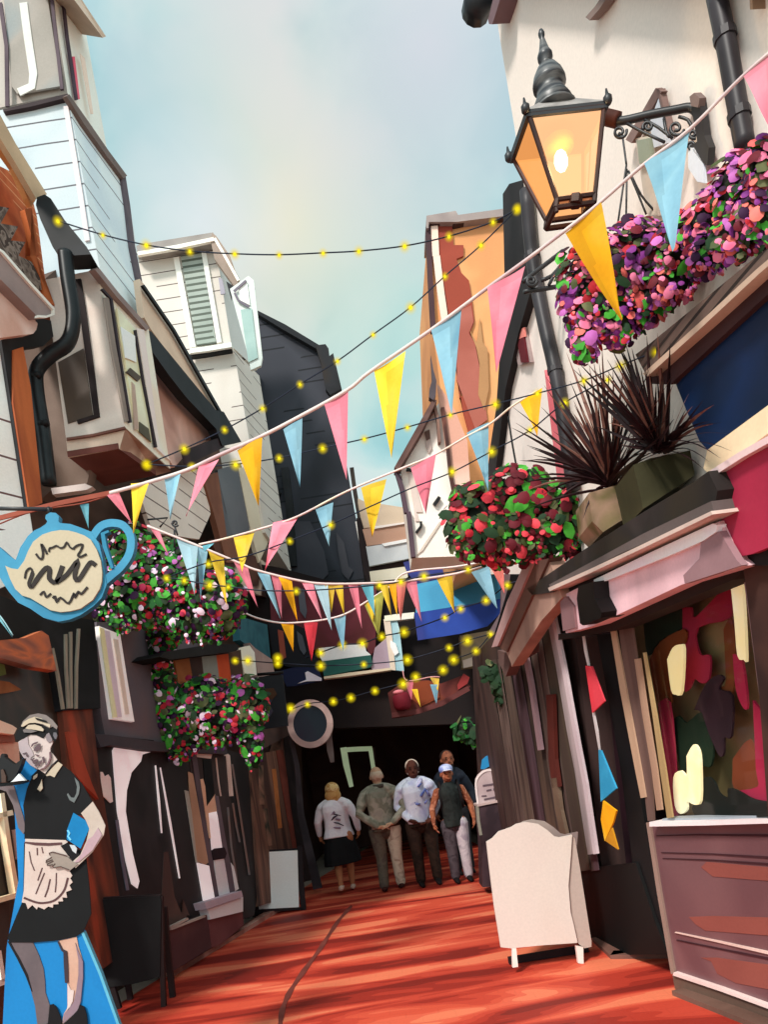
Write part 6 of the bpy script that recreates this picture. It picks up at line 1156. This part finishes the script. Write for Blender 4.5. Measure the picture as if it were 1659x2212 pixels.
def person(label, feet, h, face, skin, hair, top, bottom, shoes, opt):
    """face: heading in radians, 0 = towards the camera. Skeleton in units of height."""
    root = thing('person', label, 'person', feet)
    W_ = opt.get('w', 1.0); V = Vector
    sh = .098 * W_; hp = .052 * W_
    lean = opt.get('lean', 0.0)
    vox = .0105
    arms = opt['arms']          # per side: (elbow, wrist, hand dir)
    legs = opt.get('legs', [((-hp, 0, .27), (-hp * 1.05, .0, .045)), ((hp, 0, .27), (hp * 1.05, 0, .045))])
    hx, hy, ht = opt.get('head', (0, 0, 0))
    hc = V((hx, hy - .012 + lean, .918 + ht)); HS = 1.12
    body = [('ell', hc + V((0, .006, .012)), (.050, .062, .064)), ('ell', hc + V((0, -.014, -.030)), (.040, .044, .046)), ('ell', hc + V((0, -.060, -.014)), (.009, .015, .015)), ('ell', hc + V((-.051, .006, -.008)), (.007, .013, .018)), ('ell', hc + V((.051, .006, -.008)), (.007, .013, .018)),
            ('ell', hc + V((0, -.054, -.045)), (.018, .008, .006)),
            ('tube', [(V((hx * .3, lean * .8, .80)), .040), (V((hx * .6, lean, .845)), .032), (hc + V((0, .01, -.035)), .033)]),
            ('tube', [(V((0, .005, .50)), (.085 * W_, .060)), (V((0, 0, .58)), (.080 * W_, .056)), (V((0, 0, .66)), (.085 * W_, .058)), (V((0, lean * .5, .74)), (.098 * W_, .062)), (V((0, lean * .7, .80)), (.085 * W_, .048)), (V((0, lean * .8, .825)), (.05, .036))])]
    for s, (el, wr, hd) in zip((-1, 1), arms):
        shp = V((s * sh, lean * .7, .776)); el, wr = V(el), V(wr)
        body.append(('tube', [(shp, .036), (shp.lerp(el, .35), .033), (el, .026), (el.lerp(wr, .35), .0265), (wr, .017)]))
        body += hand_specs(wr, hd, opt.get('curl', .5), s)
    for s, (kn, an) in zip((-1, 1), legs):
        hpv = V((s * hp, .005, .50)); kn, an = V(kn), V(an)
        body.append(('tube', [(hpv, .058), (hpv.lerp(kn, .5), .050), (kn, .036), (kn.lerp(an, .3), .037), (kn.lerp(an, .6), .029), (an, .021)]))
        body.append(('tube', [(an + V((0, .012, -.018)), .022), (an + V((0, -.04, -.028)), (.018, .024)), (an + V((0, -.085, -.034)), (.012, .022))]))
    R_ = lambda nm, sp, c, **k: remesh_obj(nm, sp, M(c, k.pop('sc', 9), k.pop('ro', .8), const=False, g=.9), root, feet, face, h, k.pop('vox', vox), k.pop('sm', 4))
    R_('body', body, skin, vox=.0075, sm=3)
    # upper garment
    sp = []
    if opt.get('sleeves', 'long') is not None:
        hem = opt.get('hem', .47); fl = opt.get('flare', 1.0)
        sp.append(('flat', [(V((0, .004, hem)), (.102 * W_ * fl, .076 * fl)), (V((0, 0, .58)), (.099 * W_ * (1 + fl) / 2, .073)), (V((0, 0, .66)), (.106 * W_, .074)), (V((0, lean * .5, .74)), (.117 * W_, .078)), (V((0, lean * .7, .79)), (.112 * W_, .066)), (V((0, lean * .75, .818)), (.088 * W_, .052)), (V((0, lean * .8, .846)), (.046, .042))]))
        for s, (el, wr, hd) in zip((-1, 1), arms):
            shp = V((s * sh, lean * .7, .776)); el, wr = V(el), V(wr)
            if opt.get('sleeves', 'long') == 'long': sp.append(('ell', shp + V((-s * .012, 0, -.004)), (.052, .056, .046))); sp.append(('tube', [(shp + V((-s * .01, 0, -.006)), .044), (shp.lerp(el, .25), .044), (shp.lerp(el, .6), .040), (el, .035), (el.lerp(wr, .5), .032), (el.lerp(wr, .93), .025)]))
            elif opt.get('sleeves', 'long') == 'short': sp.append(('tube', [(shp, .045), (shp.lerp(el, .45), .045), (shp.lerp(el, .8), .042)]))
            else: sp.append(('ell', shp + V((-s * .03, 0, .008)), (.030, .045, .018)))
        for s in ((-1, 1) if opt.get('sleeves', 'long') != 'none' else ()): sp.append(('tube', [(V((hx * .5, lean * .8, .832)), .040), (V((s * sh * .55, lean * .75, .812)), .042), (V((s * sh * .95, lean * .7, .782)), .042)]))
        R_('shirt' if opt.get('topname') is None else opt['topname'], sp, top, sc=opt.get('topsc', 9))
    if opt.get('skirt'):
        R_('skirt', [('flat', [(V((0, .0, .56)), (.10 * W_, .078)), (V((0, .0, .45)), (.130 * W_, .105)), (V((0, 0, .34)), (.150 * W_, .12)), (V((0, 0, .262)), (.156 * W_, .125))])], bottom)
    else:
        sp = [('tube', [(V((0, .005, .475)), (.096 * W_, .072)), (V((0, 0, .55)), (.090 * W_, .068))])]
        R_('trouser_seat', sp, opt.get('seat', bottom[0] if isinstance(bottom[0], list) else bottom))
        for s, (kn, an), i in zip((-1, 1), legs, (0, 1)):
            hpv = V((s * hp, .005, .49)); kn, an = V(kn), V(an)
            R_('trouser_leg', [('tube', [(hpv, .066), (hpv.lerp(kn, .5), .058), (kn, .047), (kn.lerp(an, .5), .043), (an + V((0, 0, .008)), .040)])], bottom[i] if isinstance(bottom[0], list) else bottom)
    for s, (kn, an) in zip((-1, 1), legs):
        an = V(an)
        R_('shoe', [('tube', [(an + V((0, .022, -.016)), (.024, .026)), (an + V((0, -.03, -.02)), (.024, .028)), (an + V((0, -.075, -.028)), (.016, .029)), (an + V((0, -.10, -.031)), (.012, .022))])], shoes, vox=.008, sm=2)
    # hair and face
    if hair:
        hs_ = [('ell', hc + V((0, .022, .026)), (.0545, .060, .056)), ('ell', hc + V((0, .03, -.012)), (.055, .045, .04))]
        if opt.get('hair') == 'bob': hs_ = [('ell', hc + V((0, .012, .018)), (.066, .072, .068)), ('ell', hc + V((0, .035, -.035)), (.074, .050, .064)), ('ell', hc + V((0, .03, -.08)), (.070, .040, .034))]
        if opt.get('hair') == 'bald': hs_ = [('ell', hc + V((0, .022, .006)), (.0535, .054, .049))]
        R_('hair', hs_, hair, vox=.0075, sm=2)
    for s in (-1, 1):
        for nm, dz, dy, rr, cc in (('eye', .004, -.054, (.0065, .004, .004), ['#120c0a', '#1a1210']), ('eyebrow', .018, -.053, (.012, .005, .0028), ['#2a1a14', '#3a261e'])):
            bm = bmesh.new(); add_ball(bm, hc + V((s * .021, dy, dz)), rr, 2)
            bmesh.ops.transform(bm, matrix=Matrix.Translation(feet) @ Matrix.Rotation(face, 4, 'Z') @ Matrix.Scale(h, 4), verts=bm.verts)
            obj(nm, bm, M(cc, 9), root)
    return root, hc, h, face
def attach(root_t, nm, bm, mat, smooth=True):
    root, hc, h, face = root_t
    bmesh.ops.transform(bm, matrix=Matrix.Translation(root.location) @ Matrix.Rotation(face, 4, 'Z') @ Matrix.Scale(h, 4), verts=bm.verts)
    return obj(nm, bm, mat, root, smooth=smooth)
PI = math.pi
V = Vector
def gp(px): return GROUND.at(px)
# 1 blonde woman walking away: white patterned jacket, black skirt
p1 = person('blonde woman walking away in a white patterned jacket and black skirt', gp((752, 1926)), 1.60, PI, ['#b06a48', '#c07a54'], ['#e8c080', '#f0cc92', '#c88a48', '#d8a464'], ['#f2e6ee', '#faf0f4', '#f4e8f0'], ['#0a0a0c', '#101012'], ['#e6c8b4', '#d8b4a0'],
            dict(w=1.28, arms=[((-.170, .01, .655), (-.178, -.05, .535), (.2, -.3, -1)), ((.170, .01, .655), (.178, -.05, .535), (-.2, -.3, -1))], skirt=True, sleeves='long', hem=.50, flare=1.3, hair='bob', head=(0, -.01, -.005),
                 legs=[((-.055, -.06, .27), (-.045, -.09, .05)), ((.05, .02, .27), (.045, .12, .08))], topname='jacket'))
bm = bmesh.new()
for a, b, c in (((-.05, .086, .69), (.055, .086, .72), .006), ((-.02, .09, .70), (.05, .09, .655), .009), ((-.06, .088, .60), (.03, .088, .645), .007)):
    add_tube(bm, [V(a), (V(a) + V(b)) / 2 + V((0, .006, .008)), V(b)], [c * .5, c, c * .5], 6)
bmesh.ops.translate(bm, verts=bm.verts, vec=(0, .009, 0)); attach(p1, 'jacket_print', bm, M(['#2e2030', '#3d2c3e'], 5))
bm = bmesh.new()
for a, b, c in (((.0, .09, .735), (.07, .088, .69), .012), ((-.04, .09, .655), (.0, .09, .67), .010), ((-.03, .09, .585), (.04, .09, .60), .008)):
    add_tube(bm, [V(a), V(b)], c, 6)
bmesh.ops.translate(bm, verts=bm.verts, vec=(0, .009, 0)); attach(p1, 'jacket_print', bm, M(['#8d7286', '#9a8092'], 5))
# 2 grey haired man walking away
p2 = person('balding man walking away in an olive shirt with hands clasped behind his back', gp((852, 1921)), 1.72, PI + .05, ['#c89878', '#d4a688'], ['#c8ad94', '#d6bea6', '#b8937a'], ['#a0978a', '#aca392', '#7d7a68', '#8d8676'], [['#d2c4ac', '#dccfb8', '#b09a86'], ['#5d564a', '#6a6254', '#5a5048']], ['#3a1c18', '#4a2620'],  # trouser legs coloured apart: one painted as lit, one as shaded
            dict(w=1.3, arms=[((-.185, .06, .64), (-.06, .115, .535), (1, .15, -.2)), ((.185, .06, .64), (.05, .12, .52), (-1, .1, -.1))], hem=.50, hair='bald', lean=-.015, seat=['#6d6454', '#5d5446', '#4d4238'], topsc=5,
                 legs=[((-.058, .0, .27), (-.062, -.02, .045)), ((.06, .0, .27), (.075, .03, .045))]))
bm = bmesh.new(); add_lathe(bm, V((0, 0, .822)), [(.05, 0), (.052, .018), (.045, .03), (.035, .03)], 16); attach(p2, 'collar', bm, M(['#4a4238', '#3a322a'], 5))
bm = bmesh.new(); add_lathe(bm, V((0, .0, .508)), [(.129, 0), (.131, .01), (.129, .022)], 20); bmesh.ops.scale(bm, verts=bm.verts, vec=(1, .78, 1)); attach(p2, 'belt', bm, M(['#3a2c22', '#2c2018'], 5))
# 3 man in a white and blue shirt coming towards the camera
p3 = person('white haired dark skinned man facing forward in a white and blue shirt and dark trousers', gp((930, 1910)), 1.74, 0.0, ['#4d261c', '#5c3024', '#3d1c16'], ['#e0c4b0', '#ecd4c4'], ['#dcdff2', '#e8eaf8', '#c4c4e4'], ['#2a1c16', '#3a281e', '#241a14'], ['#1a1212', '#241818'],
            dict(w=1.22, arms=[((-.160, .02, .64), (-.085, -.10, .53), (1, -.1, -.5)), ((.160, .02, .64), (.085, -.11, .52), (-1, -.1, -.5))], hem=.50, sleeves='long', topsc=5))
bm = bmesh.new()
for a, b, c in (((-.085, -.066, .75), (-.035, -.078, .725), .012), ((-.08, -.078, .70), (-.02, -.084, .655), .013), ((-.02, -.084, .65), (.015, -.084, .64), .012), ((.03, -.08, .70), (.075, -.07, .755), .011), ((.08, -.066, .74), (.10, -.05, .69), .012), ((.05, -.08, .64), (.075, -.075, .665), .009), ((.02, -.076, .775), (.05, -.068, .80), .008), ((-.06, -.08, .62), (-.02, -.084, .61), .008)):
    add_tube(bm, [V(a), V(b)], [c, c * .7], 8)
bmesh.ops.translate(bm, verts=bm.verts, vec=(0, -.008, 0)); attach(p3, 'shirt_print', bm, M(['#4a5a9c', '#5868a8', '#7c80b4'], 5))
bm = bmesh.new()
for s in (-1, 1): add_tube(bm, [V((s * .055, -.03, .832)), V((s * .035, -.062, .80)), V((s * .004, -.076, .775))], [.014, .016, .006], 8)
attach(p3, 'collar', bm, M(['#c4bede', '#d0cae6'], 5))
# 4 woman in a cap with rucksack straps
p4 = person('woman in a blue and white cap dark vest and pale trousers facing forward', gp((1001, 1903)), 1.60, 0.05, ['#a0593c', '#b46a48', '#8a4630', '#e09474'], ['#1a100e', '#241614'], ['#232624', '#2d3230', '#1c1e1d'], [['#4a4046', '#5c5258', '#3a3036'], ['#c4b6be', '#d2c6ca', '#a89aa6']], ['#161012', '#221a1c'],  # light painted into the trousers: one leg lit, the other in shade
            dict(w=1.02, arms=[((-.165, .0, .645), (-.175, -.05, .52), (.15, -.3, -1)), ((.16, .0, .645), (.165, -.05, .52), (-.1, -.3, -1))], hem=.47, sleeves='none', topname='vest'))
hc = p4[1]
bm = bmesh.new(); add_ball(bm, hc + V((0, .01, .036)), (.060, .068, .046), 3); attach(p4, 'cap', bm, M(['#7c8ac8', '#8c98d2', '#c8cce8'], 8))
bm = bmesh.new(); add_ball(bm, hc + V((.0, -.07, .026)), (.042, .044, .008), 3); attach(p4, 'cap_peak', bm, M(['#d0d2ea', '#dee0f2'], 8))
for s in (-1, 1):
    bm = bmesh.new(); add_tube(bm, [V((s * .075, .06, .80)), V((s * .075, .0, .850)), V((s * .075, -.07, .79)), V((s * .085, -.074, .68)), V((s * .095, -.02, .62))], [.012] * 5, 6)
    attach(p4, 'rucksack_strap', bm, M(['#120c0e', '#1c1416'], 8))
# 5 man half hidden behind her
p5 = person('bearded man in navy half hidden behind the woman in the cap', gp((1004, 1885)), 1.80, 0.15, ['#8a4e38', '#9a5a40', '#6a382a'], ['#1c0e0c', '#2a1612'], ['#10141f', '#161b28'], ['#171216', '#201a1e'], ['#0f0c0d', '#181414'],
            dict(w=.95, arms=[((-.15, .0, .64), (-.17, -.05, .52), (.1, -.3, -1)), ((.16, .0, .64), (.17, -.05, .52), (-.1, -.3, -1))], hem=.47))
hc = p5[1]
bm = bmesh.new(); add_ball(bm, hc + V((0, -.028, -.052)), (.036, .034, .028), 3); attach(p5, 'beard', bm, M(['#2a1612', '#1c0e0c'], 8))
# ================================================================== camera, sky, sun
cam_d = bpy.data.cameras.new('camera'); cam = bpy.data.objects.new('camera', cam_d); COL.objects.link(cam)
r = Vector((_c, 0, -_s)); u = Vector((_s, 0, _c)); bk3 = Vector((0, -1, 0))
m = Matrix.Identity(4)
for i in range(3): m[i][0], m[i][1], m[i][2] = r[i], u[i], bk3[i]
m.translation = CAMV
cam.matrix_world = m
cam_d.sensor_fit = 'HORIZONTAL'; cam_d.sensor_width = 36; cam_d.lens = 36 * F_PX / 1659
cam_d.shift_x = -(CX - 829.5) / 1659; cam_d.shift_y = (CY - 1106) / 1659
cam_d.clip_start = .05; cam_d.clip_end = 3000
SC.camera = cam
SUN_EL, SUN_AZ = math.radians(44), math.radians(31)     # behind the camera, a little to its left
sd = Vector((-math.sin(SUN_AZ) * math.cos(SUN_EL), -math.cos(SUN_AZ) * math.cos(SUN_EL), math.sin(SUN_EL)))
sun_d = bpy.data.lights.new('sun', 'SUN'); sun = bpy.data.objects.new('sun', sun_d); COL.objects.link(sun)
sun_d.energy = 3.7; sun_d.angle = math.radians(9); sun_d.color = (1, .95, .88)
sun.rotation_euler = sd.to_track_quat('Z', 'Y').to_euler(); sun.location = (0, -5, 20)
w = bpy.data.worlds.new('World'); SC.world = w; w.use_nodes = True
N, L = w.node_tree.nodes, w.node_tree.links
bgn = N['Background']; outn = N['World Output']
sky = N.new('ShaderNodeTexSky'); sky.sky_type = 'NISHITA'; sky.sun_disc = False; sky.sun_elevation = SUN_EL
sky.sun_rotation = math.atan2(sd.x, sd.y); sky.air_density = 1.2; sky.dust_density = 2.0
L.new(sky.outputs[0], bgn.inputs['Color']); bgn.inputs['Strength'].default_value = .08
tc = N.new('ShaderNodeTexCoord')
def noise(scale, det, loc=(0, 0, 0), dist=0.0):
    mp = N.new('ShaderNodeMapping'); mp.inputs['Location'].default_value = loc; mp.inputs['Scale'].default_value = (1, 1, 1.3)
    L.new(tc.outputs['Generated'], mp.inputs[0]); n = N.new('ShaderNodeTexNoise'); n.inputs['Scale'].default_value = scale; n.inputs['Detail'].default_value = det; n.inputs['Distortion'].default_value = dist
    L.new(mp.outputs[0], n.inputs['Vector']); return n.outputs['Fac']
def ramp(src, stops):
    c = N.new('ShaderNodeValToRGB'); e = c.color_ramp.elements
    e[0].position, e[0].color = stops[0]; e[1].position, e[1].color = stops[-1]
    for p, col in stops[1:-1]: x = e.new(p); x.color = col
    L.new(src, c.inputs[0]); return c.outputs[0]
def mixc(f, a, b):
    mx = N.new('ShaderNodeMix'); mx.data_type = 'RGBA'
    if isinstance(f, float): mx.inputs['Factor'].default_value = f
    else: L.new(f, mx.inputs['Factor'])
    for s, i in ((a, 6), (b, 7)):
        if isinstance(s, tuple): mx.inputs[i].default_value = s
        else: L.new(s, mx.inputs[i])
    return mx.outputs[2]
G_ = 1.0
base = ramp(noise(6.5, 4, (1.3, 0, .4), .4), [(.38, lin('#80b2ba')), (.5, lin('#a4c6c8')), (.62, lin('#c2d0cd'))])
base = mixc(ramp(noise(5.0, 3, (4.1, 2, .7)), [(.46, (0, 0, 0, 1)), (.60, (.85, .85, .85, 1))]), base, lin('#c4c6cc'))

# warm clear patch: distance from a fixed direction in the sky
def patch(px, size):
    d = ray(px).normalized()
    vd = N.new('ShaderNodeVectorMath'); vd.operation = 'DISTANCE'; L.new(tc.outputs['Generated'], vd.inputs[0]); vd.inputs[1].default_value = d
    return ramp(vd.outputs['Value'], [(0, (1, 1, 1, 1)), (size * .45, (.55, .55, .55, 1)), (size, (0, 0, 0, 1))])
def mul(a, k):
    n = N.new('ShaderNodeMath'); n.operation = 'MULTIPLY'; L.new(a, n.inputs[0]); n.inputs[1].default_value = k; return n.outputs[0]
base = mixc(mul(patch((640, 480), .24), 1.0), base, lin('#d4d0bc'))
base = mixc(mul(patch((330, 270), .15), .55), base, lin('#93bec6'))
base = mixc(mul(patch((430, 480), .10), .6), base, lin('#d2d6dc'))
base = mixc(mul(patch((1000, 330), .20), .45), base, lin('#9cc2c4'))
base = mixc(mul(patch((880, 760), .20), .6), base, lin('#9cc6c2'))
base = mixc(mul(patch((930, 90), .20), .8), base, lin('#c3c3cc'))
b2_ = N.new('ShaderNodeBackground'); L.new(base, b2_.inputs['Color'])
sx = N.new('ShaderNodeSeparateXYZ'); L.new(tc.outputs['Generated'], sx.inputs[0])   # sky strength raised behind the camera, added as fill for the side walls
mrg = N.new('ShaderNodeMapRange'); mrg.interpolation_type = 'SMOOTHSTEP'
mrg.inputs['From Min'].default_value = .15; mrg.inputs['From Max'].default_value = -.75; mrg.inputs['To Min'].default_value = 1.36; mrg.inputs['To Max'].default_value = 2.6
L.new(sx.outputs['Y'], mrg.inputs['Value']); L.new(mrg.outputs[0], b2_.inputs['Strength'])
mxs = N.new('ShaderNodeMixShader'); mxs.inputs[0].default_value = .95
L.new(bgn.outputs[0], mxs.inputs[1]); L.new(b2_.outputs[0], mxs.inputs[2]); L.new(mxs.outputs[0], outn.inputs[0])
SC.view_settings.view_transform = 'Standard'; SC.view_settings.look = 'None'; SC.view_settings.exposure = 0; SC.view_settings.gamma = 1
SC.cycles.max_bounces = 8; SC.cycles.transparent_max_bounces = 24
